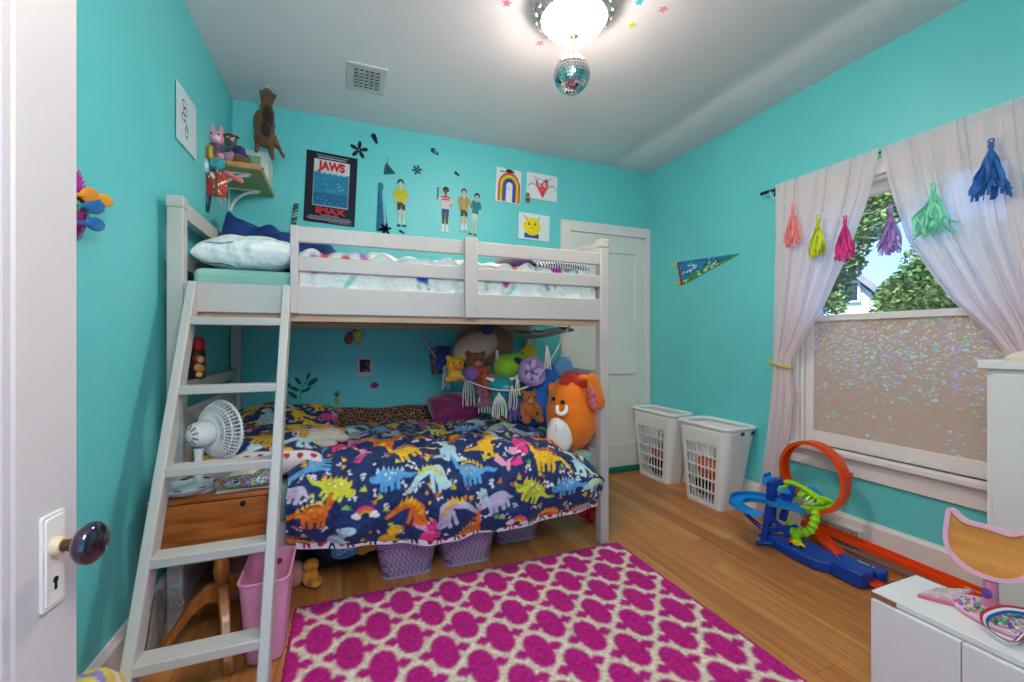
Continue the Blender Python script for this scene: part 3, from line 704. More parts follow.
def pillow(name, w, d, h, cvs=None, mat=None, parent=None, puff=.5):
    """a stuffed case lying flat, centre at the origin of its underside"""
    def shape(U, V, sgn):
        u = U * 2 - 1; v = V * 2 - 1
        e = np.clip(1 - np.abs(u) ** 2.6, 0, 1) ** puff * np.clip(1 - np.abs(v) ** 2.6, 0, 1) ** puff
        pin = 1 - .07 * (np.abs(u) ** 2 * (1 - v ** 2) + 0) ; pin2 = 1 - .07 * (np.abs(v) ** 2 * (1 - u ** 2))
        return np.stack([u * w / 2 * pin2, v * d / 2 * pin, h / 2 + sgn * e * h / 2 * (1 + .05 * np.sin(u * 7 + v * 5))], -1)
    root = raster_mesh(name, cvs, lambda X, Y: shape(X / cvs.w, Y / cvs.h, 1), mat or CLOTH, parent, origin=(0, 0, 0))
    me = root.data; n = len(me.vertices)
    co = np.empty(n * 3, np.float32); me.vertices.foreach_get('co', co); co = co.reshape(-1, 3)
    U = (cvs.X / cvs.w).ravel(); V = (cvs.Y / cvs.h).ravel()
    # close it underneath with a mirrored sheet
    import bmesh
    bm = bmesh.new(); bm.from_mesh(me)
    ret = bmesh.ops.duplicate(bm, geom=bm.verts[:] + bm.edges[:] + bm.faces[:])
    vs = [g for g in ret['geom'] if isinstance(g, bmesh.types.BMVert)]
    for v in vs: v.co.z = h - v.co.z
    bmesh.ops.reverse_faces(bm, faces=[g for g in ret['geom'] if isinstance(g, bmesh.types.BMFace)])
    bmesh.ops.remove_doubles(bm, verts=bm.verts[:], dist=.0008)
    bm.to_mesh(me); bm.free()
    return root
pc = dino_cloth(.52, .42, .0032, 11, .18).soft()
p1 = pillow('pillow', .52, .44, .18, pc, puff=.38); move(p1, (-.285, 2.68, .50), (.42, .04, .05)); p1.location.z = .535
tag(p1, 'plump navy dinosaur pillow leaning at the back of the lower bunk, behind the fan', 'pillow')
pc2 = dino_cloth(.46, .36, .0032, 23, .18).soft(); pc2.rect(0, .46, 0, .03, (224, 212, 216))
for k in range(9): pc2.ell(.03 + k * .05, .014, .012, .008, (180, 40, 60))
p2 = pillow('pillow', .48, .40, .17, pc2, puff=.36); move(p2, (-.325, 2.27, .50), (.16, 0, .02)); p2.location.z = .525
tag(p2, 'flat navy dinosaur pillow with pale hem beside the white fan on the lower bunk', 'pillow')
# leopard bolster
def leopard_mat():
    m = bpy.data.materials.new('leopard_print'); m.use_nodes = True; nt = m.node_tree; b = nt.nodes['Principled BSDF']; L = nt.links.new; N = nt.nodes.new
    tc = N('ShaderNodeTexCoord'); mp = N('ShaderNodeMapping'); mp.inputs['Scale'].default_value = (1, 1, 1.3); L(tc.outputs['Object'], mp.inputs[0])
    v = N('ShaderNodeTexVoronoi'); v.feature = 'DISTANCE_TO_EDGE'; v.inputs['Scale'].default_value = 31; L(mp.outputs[0], v.inputs['Vector'])
    r = N('ShaderNodeValToRGB'); r.color_ramp.interpolation = 'CONSTANT'; e = r.color_ramp.elements
    e[0].position = 0; e[0].color = (*lin((190, 132, 88)), 1); e[1].position = .06; e[1].color = (*lin((34, 20, 18)), 1)
    k = e.new(.26); k.color = (*lin((112, 60, 34)), 1)
    L(v.outputs['Distance'], r.inputs[0]); L(r.outputs[0], b.inputs['Base Color']); b.inputs['Roughness'].default_value = .75; b.inputs['Sheen Weight'].default_value = .3; return m
LEO = leopard_mat()
mb = MB(); rings = []
for k in range(25):
    t = k / 24; x = -.47 + 1.13 * t; e = min(1, (min(t, 1 - t) / .06)) ** .5 if 0 < t < 1 else .02
    zc = .625 + .03 * math.cos(t * 6) * .5 - .06 * t + (.05 * max(0, .12 - t) / .12); r = .045 * max(e, .25); rz = .10 * max(e, .3)
    rings.append([(x, 2.975 + r * math.cos(a), zc + rz * math.sin(a) * (1 + .05 * math.sin(5 * x * 4))) for a in [2 * PI * q / 14 for q in range(14)]])
mb.loft(rings); tag(mb.build('bolster', LEO, sub=1), 'long leopard-print bolster lying along the wall at the back of the lower bunk', 'bolster')
# ---------------------------------------------------------------- upper bunk bedding
uc = Canvas(1.46, 1.0, .005, (232, 234, 232)); rn = random.Random(9)
for k in range(110):
    x, y = rn.uniform(0, 1.46), rn.uniform(0, 1.0); z = rn.random()
    if z < .3: uc.ell(x, y, .035, .022, rn.choice([(198, 44, 160), (232, 92, 50), (40, 70, 180), (190, 120, 190)]), rn.uniform(0, 3))
    elif z < .75:
        for q in range(7): uc.ell(x + rn.uniform(-.04, .04), y + rn.uniform(-.03, .03), .009, .006, rn.choice([(170, 196, 110), (140, 190, 160), (60, 80, 170)]), rn.uniform(0, 3))
    else: uc.line([(x, y), (x + rn.uniform(-.05, .05), y + .06)], .02, rn.choice([(150, 206, 190), (206, 226, 216)]))
# clear spots of print that show between the rails
for x, y, rx, ry, cl in ((.06, .1, .028, .03, (204, 24, 160)), (.185, .1, .03, .032, (232, 84, 44)), (.225, .1, .018, .03, (236, 230, 236)), (.26, .13, .02, .02, (206, 130, 200)), (.52, .07, .03, .018, (34, 66, 190)), (.99, .15, .026, .022, (236, 92, 50)), (.85, .08, .014, .01, (150, 200, 60))): uc.ell(x, y, rx, ry, cl)
def ud_pos(X, Y):
    x = -.17 + X; yy = Y
    y = 2.034 + np.clip(yy - .13, 0, 2) + .012 * np.clip((yy - .08) / .05, 0, 1); z = 1.335 + np.clip(yy, 0, .14) + .04 * np.clip((yy - .10) / .2, 0, 1) ** .7
    z = np.minimum(z, 1.60) + (.006 * np.abs(np.sin(x * 31 + 3 * np.sin(yy * 7))) + .016 * np.sin(x * 14 + yy * 9) * np.sin(yy * 13 + 1) + .008 * np.sin(x * 43 + 2 * yy) + .006 * np.sin(x * 61 - yy * 20)) * np.clip(yy / .1, 0, 1)
    y = y - .006 * np.sin(x * 55) * np.clip(1 - yy / .12, 0, 1) - .004 * np.sin(x * 23)
    return np.stack([x, np.minimum(y, 2.985), z], -1)
ud = raster_mesh('duvet', uc.soft(), ud_pos, CRUMP, solid=.018)
tag(ud, 'white duvet with scattered bright prints crumpled on the upper bunk', 'duvet')
pcu = Canvas(.36, .5, .003, (228, 234, 236)); rn = random.Random(4)
for k in range(26): pcu.ell(.2 + rn.uniform(-.03, .15), .24 + rn.uniform(-.04, .18), .007, .005, (168, 196, 96), rn.uniform(0, 3))
for a, b in ((0, 0), (.012, .02), (-.012, .02), (.0, .04), (.018, .045), (-.014, .055), (.008, .07)): pcu.ell(.305 + a, .09 + b, .0045, .008, (40, 60, 140))
pcu.line([(.09, .2), (.13, .225), (.15, .23)], .014, (206, 70, 178), .008); pcu.line([(.04, .03), (.09, .02), (.14, .026)], .008, (40, 60, 130))
pu = pillow('pillow', .36, .52, .165, pcu.soft(), CRUMP, puff=.36); move(pu, (-.385, 2.335, 1.42), (.2, .0, .0)); pu.location.z = 1.44
tag(pu, 'pale pillow with small green and navy prints at the head of the upper bunk', 'pillow')
def crumpled(name, pts, mat, w, h, n=(40, 16), amp=.02, seed=1, sub=1, solid=.012):
    pass
# crumpled blue blanket heaped behind the pillow
def heap(name, cx, cy, cz, rx, ry, h, mat, seed, parent=None, nu=64, nv=40, fold=.3, fq=9.):
    rn = random.Random(seed); ph = [rn.uniform(0, 6) for _ in range(8)]
    def fn(u, v):
        x = (u * 2 - 1); y = (v * 2 - 1)
        r = min(1., math.hypot(x * abs(x) ** .15, y * abs(y) ** .15)); b = max(0, 1 - r ** 2.2) ** .6
        f = math.sin(fq * x + 2.4 * math.sin(2.1 * y + ph[0]) + ph[1]) * math.sin(4 * y + 1.7 * math.sin(3 * x + ph[2]) + ph[3]) + .5 * math.sin(fq * 1.9 * x - 5 * y + ph[4])
        k = 1 + .12 * math.sin(3 * math.atan2(y, x) + ph[5]) + .07 * math.sin(5 * math.atan2(y, x) + ph[6])
        return (cx + x * rx * k, cy + y * ry * k, cz + max(.004, h * b * (.82 + fold * f * .5)) if r < 1 else cz + .004)
    mb = MB(); mb.grid(nu, nv, fn); return mb.build(name, mat, parent, solid=.008)
BLUEB = M('blue_satin_blanket', (24, 50, 112), rough=.34, var=.35, vscale=9, bump=.6, bscale=14)
mb = MB()
def fn(u, v):
    x = -.56 + .60 * u; s = v * 2 - 1
    f = .018 * math.sin(u * 17 + 5 * v) + .012 * math.sin(u * 37 - v * 9) + .014 * abs(math.sin(u * 11 - v * 13))
    y = 2.70 + s * .24 + .02 * math.sin(u * 9)
    z = 1.42 + (max(0, 1 - abs(s) ** 2.4)) ** .7 * (.335 - .15 * u ** 1.5 + .016 * math.sin(u * 9 + v * 4)) + f * max(0, 1 - abs(s))
    return (x, y, z)
mb.grid(90, 60, fn); b_ = mb.build('blanket', BLUEB, solid=.01); tag(b_, 'blue satin blanket bunched up behind the pale pillow on the upper bunk', 'blanket')
PURP = M('purple_velvet', (64, 32, 92), rough=.6, sheen=.4, var=.2, vscale=12)
zb = Canvas(.56, .16, .004, (232, 230, 232))
for k in range(26):
    x = k * .0225; zb.line([(x, 0), (x + .012, .05), (x - .004, .1), (x + .01, .16)], .010, (30, 30, 40))
def zpos(X, Y):
    x = .88 + X * .72; y = 2.12 + X * 0 + .012 * np.sin(X * 30) - .03 * np.sin(Y / .16 * PI); z = 1.46 + Y * .6
    return np.stack([x, y + .3 * np.clip(Y - .12, 0, 1), z], -1)
mb = MB()
def fn(u, v):
    x = .82 + .45 * u; s = v * 2 - 1; e = max(0, 1 - abs(s) ** 3) ** .5 * max(0, 1 - abs(u * 2 - 1) ** 6) ** .5
    return (x + .05, 2.46 + .26 * s, 1.53 + e * (.11 + .03 * u + .014 * math.sin(u * 11 + v * 3)))
mb.grid(34, 24, fn); blk = mb.build('throw_blanket', PURP, solid=.012); tag(blk, 'dark purple folded throw on the foot of the upper bunk', 'blanket')
zpb = pillow('cushion', .40, .2, .09, Canvas(.40, .2, .004, (226, 226, 230)))
zc_ = Canvas(.40, .2, .004, (226, 226, 230)); rn = random.Random(3)
for k in range(20):
    x = k * .0205; zc_.line([(x, 0), (x + .010, .06), (x - .006, .12), (x + .008, .2)], .009, (34, 34, 44))
bpy.data.objects.remove(zpb)
zpb = pillow('cushion', .30, .16, .055, zc_); move(zpb, (1.12, 2.125, 1.515), (.45, 0, 0)); tag(zpb, 'small black and white striped cushion under the purple throw', 'cushion')
# sage blanket tucked under the upper bunk at the foot end
mb = MB()
def fn(u, v):
    x = 1.02 + .27 * u; y = 2.25 + .55 * v
    return (x, y, 1.165 - .012 * math.sin(u * 9 + v * 7) - .03 * math.sin(v * PI) * math.sin(u * PI) + .02 * u)
mb.grid(20, 20, fn); tag(mb.build('cloth', M('sage_cloth', (150, 166, 150), rough=.85, var=.15, vscale=20), solid=.012), 'sage green cloth tucked up under the slats at the foot end', 'cloth')
# patterned lanyard hanging on the wall over the blue blanket
lc = Canvas(.03, .3, .003, (70, 110, 120))
for k in range(18): lc.line([(0, k * .0175), (.03, k * .0175 + .014)], .006, rn.choice([(30, 50, 70), (190, 210, 200), (120, 150, 80)]))
o0 = onY(290, 243, 3.07)
tag(raster_mesh('lanyard', lc, plane_pos((o0.x - .015, 3.082, o0.z - .04), (1, 0, 0), (.12, 0, 1), .004), CLOTH, solid=.003), 'patterned ribbon lanyard hanging on the wall above the blue blanket', 'lanyard')
# ================================================================ PLUSH TOYS ON THE LOWER BUNK
def plushmat(n, c, **k):
    a = dict(rough=.85, sheen=.25, bump=.22, bscale=180, var=.06, vscale=20); a.update(k); return M(n, c, **a)
EYE = M('black_bead', (14, 12, 16), rough=.25)
WHITEP = plushmat('white_plush', (238, 232, 226))
def blob(name, ells, mat, parent=None, vox=.008, disp=0., dscale=.02, origin=None):
    mb = MB()
    for e in ells: mb.ell(e[0], e[1], e[2] if len(e) > 2 else None)
    return mb.build(name, mat, parent, remesh=vox, disp=disp, dscale=dscale, origin=origin)
def eye_(p, r, parent, name='eye'):
    mb = MB(); mb.ell(tuple(p), r, nu=12, nv=8); return mb.build(name, EYE, parent)
def capsule(mb, p, q, r0, r1, n=10):
    p, q = Vector(p), Vector(q); pts = [p + (q - p) * t for t in (0, .33, .66, 1)]; d = (q - p).normalized()
    mb.tube([p - d * r0 * .8] + pts + [q + d * r1 * .8], [r0 * .45, r0, r0 * .67 + r1 * .33, r0 * .33 + r1 * .67, r1, r1 * .45], n); return mb
# orange mammoth: faces the window side of the room, seen three-quarter from the front left
MO = plushmat('orange_plush', (240, 122, 18)); RED = plushmat('red_fluff', (196, 48, 24), bump=.6, bscale=120)
mam = thing('plush_mammoth', 'round orange mammoth plush with curly red hair at the foot of the lower bunk', 'plush toy', (1.235, 2.15, .5))
ma = blob('body', [((1.222, 2.16, .66), (.145, .15, .17)), ((1.222, 2.16, .765), (.138, .14, .155)), ((1.222, 2.16, .71), (.147, .15, .16))], MO, mam, .008)
blob('belly_patch', [((1.122, 2.108, .60), (.075, .078, .12), (0, .25, .5))], WHITEP, mam, .008)
blob('hair_tuft', [((1.20, 2.13, .905), (.06, .06, .04)), ((1.26, 2.10, .90), (.05, .05, .035)), ((1.245, 2.07, .885), (.055, .04, .032)), ((1.16, 2.12, .885), (.035, .04, .03))], RED, mam, .007, disp=.022, dscale=.012)
mb = MB(); ec = onY(595, 390, 1.985); mb.ell((ec.x - .035, 2.035, ec.z + .062), (.03, .05, .02)); mb.ell(tuple(ec), (.048, .016, .105), (.1, -.38, .1)); mb.ell((ec.x + .028, ec.y, ec.z - .055), (.036, .014, .06), (.1, -.38, .1)); mb.build('ear', MO, mam, remesh=.007)
mb = MB(); ec = onY(592.5, 398, 1.972); mb.ell(tuple(ec), (.032, .010, .072), (.1, -.38, .1)); mb.build('ear_lining', plushmat('pink_speckled', (226, 110, 112), var=.45, vscale=40), mam)
mb = MB(); mb.ell((1.115, 2.20, .84), (.02, .02, .035)); mb.build('ear', MO, mam)
eye_(onY(562.8, 402, 2.052), .013, mam); eye_(onY(553.5, 398.5, 2.105), .011, mam)
tk = smooth_path([onY(557, 406, 2.05), onY(557.5, 412, 2.03), onY(562, 414, 2.02), onY(566, 411, 2.02), onY(566.5, 406, 2.035)], 5)
mb = MB(); mb.tube(tk, [.009 + .002 * math.sin(PI * i / len(tk)) for i in range(len(tk))], 8); mb.build('tusk', WHITEP, mam)
mb = MB(); mb.ell((1.29, 2.13, .49), (.03, .025, .03)); mb.build('tail_tuft', RED, mam, remesh=.008, disp=.015, dscale=.012)
# blue elephant
ele = thing('plush_elephant', 'big blue elephant plush leaning behind the orange mammoth', 'plush toy', (1.17, 2.38, .6))
BLUP = plushmat('blue_plush', (44, 104, 190)); LBL = plushmat('light_blue_plush', (104, 156, 196)); DBL = plushmat('royal_blue_plush', (22, 76, 150))
blob('body', [((1.16, 2.42, .74), (.15, .13, .16)), ((1.19, 2.42, .86), (.12, .11, .12)), ((1.13, 2.38, .82), (.08, .08, .09))], BLUP, ele, .009)
blob('belly', [((1.09, 2.46, .68), (.10, .10, .13))], DBL, ele, .01)
blob('ear', [((1.262, 2.33, .955), (.065, .03, .062))], LBL, ele, .008)
eye_(onY(543.6, 386, 2.335), .012, ele)
# brown teddy sitting
bear = thing('teddy_bear', 'small caramel brown teddy bear sitting below the lilac plush', 'plush toy', (1.035, 2.36, .62))
TB = plushmat('caramel_plush', (186, 102, 42), bump=.4); TB2 = plushmat('tan_plush', (220, 160, 100))
mb = MB(); x, y = 1.03, 2.33
for e in (((x, y, .70), (.048, .042, .058)), ((x, y - .008, .775), (.043, .040, .040)), ((x - .035, y, .812), .016), ((x + .035, y, .812), .016), ((x - .042, y - .055, .655), (.023, .045, .022)), ((x + .042, y - .055, .655), (.023, .045, .022))): mb.ell(*e)
capsule(mb, (x - .045, y - .01, .735), (x - .058, y - .045, .685), .018, .015); capsule(mb, (x + .045, y - .01, .735), (x + .058, y - .045, .685), .018, .015)
mb.build('body', TB, bear, remesh=.005)
mb = MB(); mb.ell((x, y - .042, .765), (.019, .016, .015)); mb.build('muzzle', TB2, bear)
eye_((x - .016, y - .044, .785), .0055, bear); eye_((x + .016, y - .044, .785), .0055, bear); eye_((x, y - .058, .770), .006, bear, 'nose')
# big brown and cream round plush in the hammock
slo = thing('round_plush', 'large brown and cream round plush filling the top of the toy hammock', 'plush toy', (.89, 2.74, .95))
blob('body', [((.895, 2.76, 1.085), (.21, .15, .145)), ((.80, 2.74, 1.05), (.14, .12, .11))], plushmat('mocha_plush', (150, 104, 78)), slo, .01)
blob('cream_patch', [((.80, 2.655, 1.075), (.16, .09, .095), (0, -.35, .0))], plushmat('cream_plush', (206, 172, 152)), slo, .009)
mb = MB(); mb.ell((.86, 2.60, 1.185), (.045, .04, .035)); mb.ell((.85, 2.59, 1.21), (.02, .02, .012)); mb.build('bow', plushmat('navy_ribbon', (44, 46, 110)), slo, remesh=.007)
# small brown plush below it
def simple_bear(name, label, c, x, y, z, s, cat='plush toy', ears=True, muzzle=None, grp=None):
    t = thing(name, label, cat, (x, y, z - .09 * s), grp)
    m = plushmat(name + '_fur_%d%d%d' % c, c, bump=.3)
    e = [((x, y, z), (.06 * s, .055 * s, .055 * s)), ((x, y + .01 * s, z - .065 * s), (.052 * s, .05 * s, .05 * s))]
    if ears: e += [((x - .045 * s, y, z + .045 * s), .02 * s), ((x + .045 * s, y, z + .045 * s), .02 * s)]
    e += [((x - .05 * s, y - .03 * s, z - .09 * s), (.022 * s, .035 * s, .02 * s)), ((x + .05 * s, y - .03 * s, z - .09 * s), (.022 * s, .035 * s, .02 * s))]
    blob('body', e, m, t, .0055)
    if muzzle:
        mb = MB(); mb.ell((x, y - .05 * s, z - .012 * s), (.024 * s, .018 * s, .018 * s)); mb.build('muzzle', plushmat(name + '_muzzle_%d%d%d' % muzzle, muzzle), t)
    eye_((x - .022 * s, y - .050 * s, z + .012 * s), .0065 * s, t); eye_((x + .022 * s, y - .050 * s, z + .012 * s), .0065 * s, t)
    return t
simple_bear('brown_plush', 'small brown plush bear tucked under the large cream and brown one', (126, 78, 50), .775, 2.58, .985, 1.05, muzzle=(170, 120, 84))
simple_bear('yellow_plush', 'fuzzy yellow plush at the top of the hammock, beside the purple ball', (240, 176, 36), .655, 2.62, .965, .95, muzzle=(240, 120, 40))
simple_bear('russet_plush', 'russet red plush under the big brown round one, over the middle of the hammock', (176, 62, 30), .81, 2.54, .905, .85, muzzle=(210, 110, 60))
simple_bear('blue_plush', 'dark blue plush lying at the top of the hammock, next to the yellow one', (28, 54, 128), .60, 2.72, 1.03, .85)
simple_bear('rosy_plush', 'dusty rose plush hanging low in the hammock beside the teal one', (150, 88, 100), .80, 2.48, .80, .8)
simple_bear('amber_plush', 'amber brown plush between the purple ball and the teal plush', (170, 106, 50), .845, 2.49, .865, .85, muzzle=(210, 160, 100))
mb = MB(); mb.ell((.725, 2.5, .915), (.045, .045, .042)); tag(mb.build('plush_ball', plushmat('violet_plush', (136, 78, 172))), 'small purple plush ball in the toy hammock', 'plush toy')
# green round plush with dark goggle patch
gr = thing('round_plush', 'lime green round plush with a dark eye patch in the hammock', 'plush toy', (1.0, 2.6, .86))
LIME = plushmat('lime_plush', (150, 204, 50)); blob('body', [((1.0, 2.6, .945), (.10, .095, .088)), ((1.07, 2.6, 1.0), (.05, .05, .04))], LIME, gr, .008)
mb = MB(); mb.ell((1.045, 2.53, .985), (.036, .03, .024), (0, .4, 0)); mb.build('eye_patch', plushmat('dark_teal_felt', (20, 62, 66)), gr)
mb = MB(); capsule(mb, (.93, 2.6, 1.0), (.925, 2.6, 1.05), .014, .008); mb.build('horn', WHITEP, gr)
# yellow star plush above
mb = MB(); st5 = [(.075 * (1 if k % 2 == 0 else .5) * math.cos(PI / 2 + k * PI / 5 + .4), .075 * (1 if k % 2 == 0 else .5) * math.sin(PI / 2 + k * PI / 5 + .4)) for k in range(10)]
mb.prism(st5, frame((1.17, 2.66, 1.04), (1, -.2, -.2), z=(0, -1, .1)), .04)
tag(mb.build('star_plush', plushmat('yellow_plush_cloth', (244, 196, 30)), remesh=.008), 'yellow star plush peeking out above the green one', 'plush toy')
# lilac bell-shaped plush with petals
ll = thing('plush_flower', 'lilac bell-shaped plush with a folded opening above the teddy bear', 'plush toy', (1.1, 2.45, .85)); LIL = plushmat('lilac_plush', (170, 136, 190))
fm = frame(onY(531, 372, 2.30), (1, .25, 0), z=(.25, -.93, .25))
mb = MB(); mb.lathe([(0, -.06), (.04, -.058), (.07, -.04), (.085, 0), (.088, .025), (.08, .042), (.07, .036), (.06, .01), (.035, -.012), (0, -.016)], 28, fm)
mb.v = [tuple(Vector(v) + fm.to_3x3() @ Vector((0, 0, .007 * math.sin(5 * math.atan2((fm.inverted() @ Vector(v)).y, (fm.inverted() @ Vector(v)).x))))) for v in mb.v]
mb.build('bell', LIL, ll)
for k in range(5):
    a = 2 * PI * k / 5; mb = MB(); mb.ell((.042 * math.cos(a), .042 * math.sin(a), .018), (.03, .02, .01), (0, -.4, a)); mb.v = [tuple(fm @ Vector(v)) for v in mb.v]; mb.build('petal', plushmat('pale_lilac_plush', (200, 168, 212)), ll)
# teal plush with horns
te = thing('horned_plush', 'turquoise horned plush sitting at the bottom of the hammock', 'plush toy', (.90, 2.46, .78)); TEP = plushmat('turquoise_plush', (24, 150, 166))
blob('body', [((.895, 2.44, .845), (.075, .065, .055)), ((.895, 2.44, .80), (.06, .055, .05)), ((.95, 2.45, .87), (.03, .03, .03))], TEP, te, .007)
for q in (-1, 1):
    mb = MB(); capsule(mb, (.895 + q * .055, 2.43, .878), (.895 + q * .10, 2.42, .893), .014, .005); mb.build('horn', WHITEP, te)
blob('snout', [((.905, 2.383, .835), (.028, .018, .02))], plushmat('pale_teal_plush', (110, 196, 200)), te, .006)
# octopus with violet tentacles, sea green cap
oc = thing('plush_octopus', 'sea green plush octopus with violet arms between the turquoise plush and the teddy', 'plush toy', (.975, 2.42, .62))
blob('head', [((.985, 2.44, .79), (.06, .055, .05)), ((1.03, 2.43, .83), (.06, .05, .03))], plushmat('sea_green_plush', (30, 132, 128)), oc, .007)
VIO = plushmat('violet_arms', (108, 84, 160), var=.3, vscale=60)
for k in range(5):
    x = .95 + k * .018; mb = MB(); mb.tube(smooth_path([(x, 2.42, .76), (x - .012 + .008 * k, 2.39, .70), (x - .02 + .012 * k, 2.38, .66), (x - .02 + .014 * k, 2.37, .635)], 4), [.013] * 9 + [.010] * 3 + [.006], 8); mb.build('arm', VIO, oc)
# magenta cushion
mc = Canvas(.40, .30, .01, (132, 14, 84)); mg = pillow('cushion', .32, .24, .17, mc, M('magenta_velour', (134, 14, 86), rough=.7, sheen=.5, bump=.1, bscale=90)); move(mg, (.67, 2.76, .59), (.45, 0, .05)); mg.location.z = .60
tag(mg, 'plum magenta cushion at the back of the lower bunk under the toy hammock', 'cushion')
# the knotted cord hammock that holds the toys
CORD = M('white_cotton_cord', (226, 216, 208), rough=.9)
hm = thing('toy_hammock', 'white knotted cord toy hammock with tassels slung across the lower bunk corner', 'toy hammock', (.95, 2.45, .8))
A0 = Vector((.515, 3.07, 1.17)); A1 = Vector((1.2, 2.10, 1.235)); 
for dz, dy in ((0, 0), (.008, .012)):
    mb = MB(); mb.tube(smooth_path([A0 + Vector((0, 0, dz)), (.56, 2.9, 1.04 + dz), (.61, 2.72 - dy, .955 + dz), (.69, 2.55 - dy, .885), (.80, 2.42 - dy, .835), (.91, 2.34 - dy, .825), (1.01, 2.30 - dy, .85), (1.08, 2.26, .93), (1.14, 2.19, 1.06), A1 + Vector((0, dy, dz))], 6), .0045, 6); mb.build('edge_cord', CORD, hm)
mb = MB(); mb.tube([(1.22, 2.75, 1.21), (1.21, 2.7, 1.1), (1.18, 2.62, 1.0)], .003, 5); mb.build('corner_cord', CORD, hm)
def tassel(x, y, z, L_, n, sp):
    mb = MB(); r_ = random.Random(int(x * 1000))
    mb.ell((x, y, z), .009, nu=8, nv=6)
    for k in range(n):
        a = (k / max(1, n - 1) - .5) * sp
        mb.tube(smooth_path([(x, y, z), (x + a * .6, y - .006, z - .03), (x + a, y - .008 + r_.uniform(-.01, .01), z - L_ * .6), (x + a + r_.uniform(-.006, .006), y - .006, z - L_ * r_.uniform(.9, 1.05))], 3), .0034, 5)
    mb.build('tassel', CORD, hm)
for px, py, Y_, L_, n, sp in ((446, 362, 2.70, .17, 4, .045), (468, 378, 2.55, .17, 5, .07), (484, 388, 2.47, .15, 5, .07), (499, 394, 2.345, .14, 9, .09), (512, 387, 2.33, .13, 4, .05), (517, 376, 2.30, .11, 3, .025), (547, 347, 2.17, .13, 4, .03)):
    q = onY(px, py, Y_); tassel(q.x, q.y, q.z, L_, n, sp)
# curly dog lying by the pillow
dg = thing('plush_dog', 'cream curly plush dog with a tan back lying by the lower bunk pillows', 'plush toy', (-.1, 2.27, .6)); DC = plushmat('cream_curls', (206, 190, 172), bump=.7, bscale=90)
DT = plushmat('tan_curls', (206, 140, 66), bump=.6, bscale=90)
mb = MB()
for e in (((-.13, 2.24, .655), (.075, .055, .042)), ((-.06, 2.25, .655), (.075, .05, .04)), ((-.185, 2.22, .665), (.04, .04, .036)), ((.0, 2.22, .648), (.035, .025, .02)), ((-.07, 2.18, .635), (.05, .022, .02)), ((-.13, 2.175, .635), (.05, .022, .02))): mb.ell(*e)
mb.build('body', DC, dg, remesh=.006, disp=.012, dscale=.012)
blob('saddle', [((-.085, 2.265, .685), (.055, .035, .026)), ((-.03, 2.262, .672), (.05, .03, .02))], DT, dg, .006, disp=.008, dscale=.012)
mb = MB(); mb.ell((-.212, 2.19, .668), (.02, .016, .014)); mb.build('muzzle', DC, dg); eye_((-.228, 2.18, .672), .0065, dg, 'nose'); eye_((-.196, 2.185, .69), .005, dg)
blob('ear', [((-.165, 2.19, .685), (.018, .012, .03), (0, .5, 0))], DT, dg, .005)
# ================================================================ CEILING
lx, ly = LAMP
cl = thing('ceiling_light', 'round frosted ceiling light with an ornate pewter ring', 'ceiling light', (lx, ly, 2.45))
PEW = M('pewter_relief', (186, 180, 178), rough=.42, metal=.3, var=.5, vscale=70, bump=.5, bscale=70)
mb = MB(); mb.lathe([(.0, 2.6), (.182, 2.6), (.190, 2.592), (.187, 2.575), (.176, 2.562), (.160, 2.545), (.146, 2.533), (.139, 2.534), (.139, 2.58), (0, 2.58)], 64, T(lx, ly, 0)); mb.build('ring', PEW, cl)
mb = MB()
for k in range(20):
    a = 2 * PI * k / 20; c_, s_ = lx + .167 * math.cos(a), ly + .167 * math.sin(a)
    mb = MB(); mb.ell((c_, s_, 2.5515), (.011, .011, .006), nu=8, nv=5); mb.build('rosette', PEW, cl)
BOWL = M('lit_frosted_bowl', (255, 240, 222), rough=.4, emit=32)
mb = MB(); mb.lathe([(.1385, 2.556), (.136, 2.535), (.126, 2.510), (.102, 2.488), (.07, 2.472), (.03, 2.464), (0, 2.463)], 48, T(lx, ly, 0)); mb.build('glass_bowl', BOWL, cl)
mb = MB(); mb.lathe([(0, 2.468), (.018, 2.466), (.022, 2.460), (.016, 2.454), (.007, 2.450), (.007, 2.444), (.010, 2.438), (.006, 2.430), (0, 2.428)], 20, T(lx, ly, 0)); mb.build('finial', M('aged_brass_finial', (150, 134, 116), rough=.35, metal=.7), cl)
db = thing('disco_ball', 'small mirror-tile disco ball hanging from the ceiling light finial', 'disco ball', (lx - .012, ly, 2.205))
bx_, by_, bz_ = lx - .014, ly - .005, 2.285
MIR = M('mirror_tile', (226, 226, 226), rough=.07, metal=1.)
GRT = M('tile_grout', (92, 92, 92), rough=.6)
mb = MB(); mb.ell((bx_, by_, bz_), .077, nu=32, nv=20); mb.build('core', GRT, db)
mb = MB(); rn = random.Random(2)
for j in range(19):
    la = -PI / 2 + PI * (j + .5) / 19; n = max(3, int(38 * math.cos(la)))
    for k in range(n):
        lo = 2 * PI * k / n; d = Vector((math.cos(la) * math.cos(lo), math.cos(la) * math.sin(lo), math.sin(la)))
        e = Vector((-math.sin(lo), math.cos(lo), 0)); u = d.cross(e)
        d2 = (d + e * rn.uniform(-.05, .05) + u * rn.uniform(-.05, .05)).normalized(); e2 = (e - d2 * e.dot(d2)).normalized(); u2 = d2.cross(e2)
        c = Vector((bx_, by_, bz_)) + d * .0800; w_ = .0058
        vs = [c + e2 * w_ * a + u2 * w_ * b - d2 * .003 * q for q in (1, 0) for a, b in ((-1, -1), (1, -1), (1, 1), (-1, 1))]
        mb.add(vs, [(4, 5, 6, 7), (0, 4, 7, 3), (1, 2, 6, 5), (0, 1, 5, 4), (3, 7, 6, 2)])
mb.build('mirror_tiles', MIR, db, smooth=False)
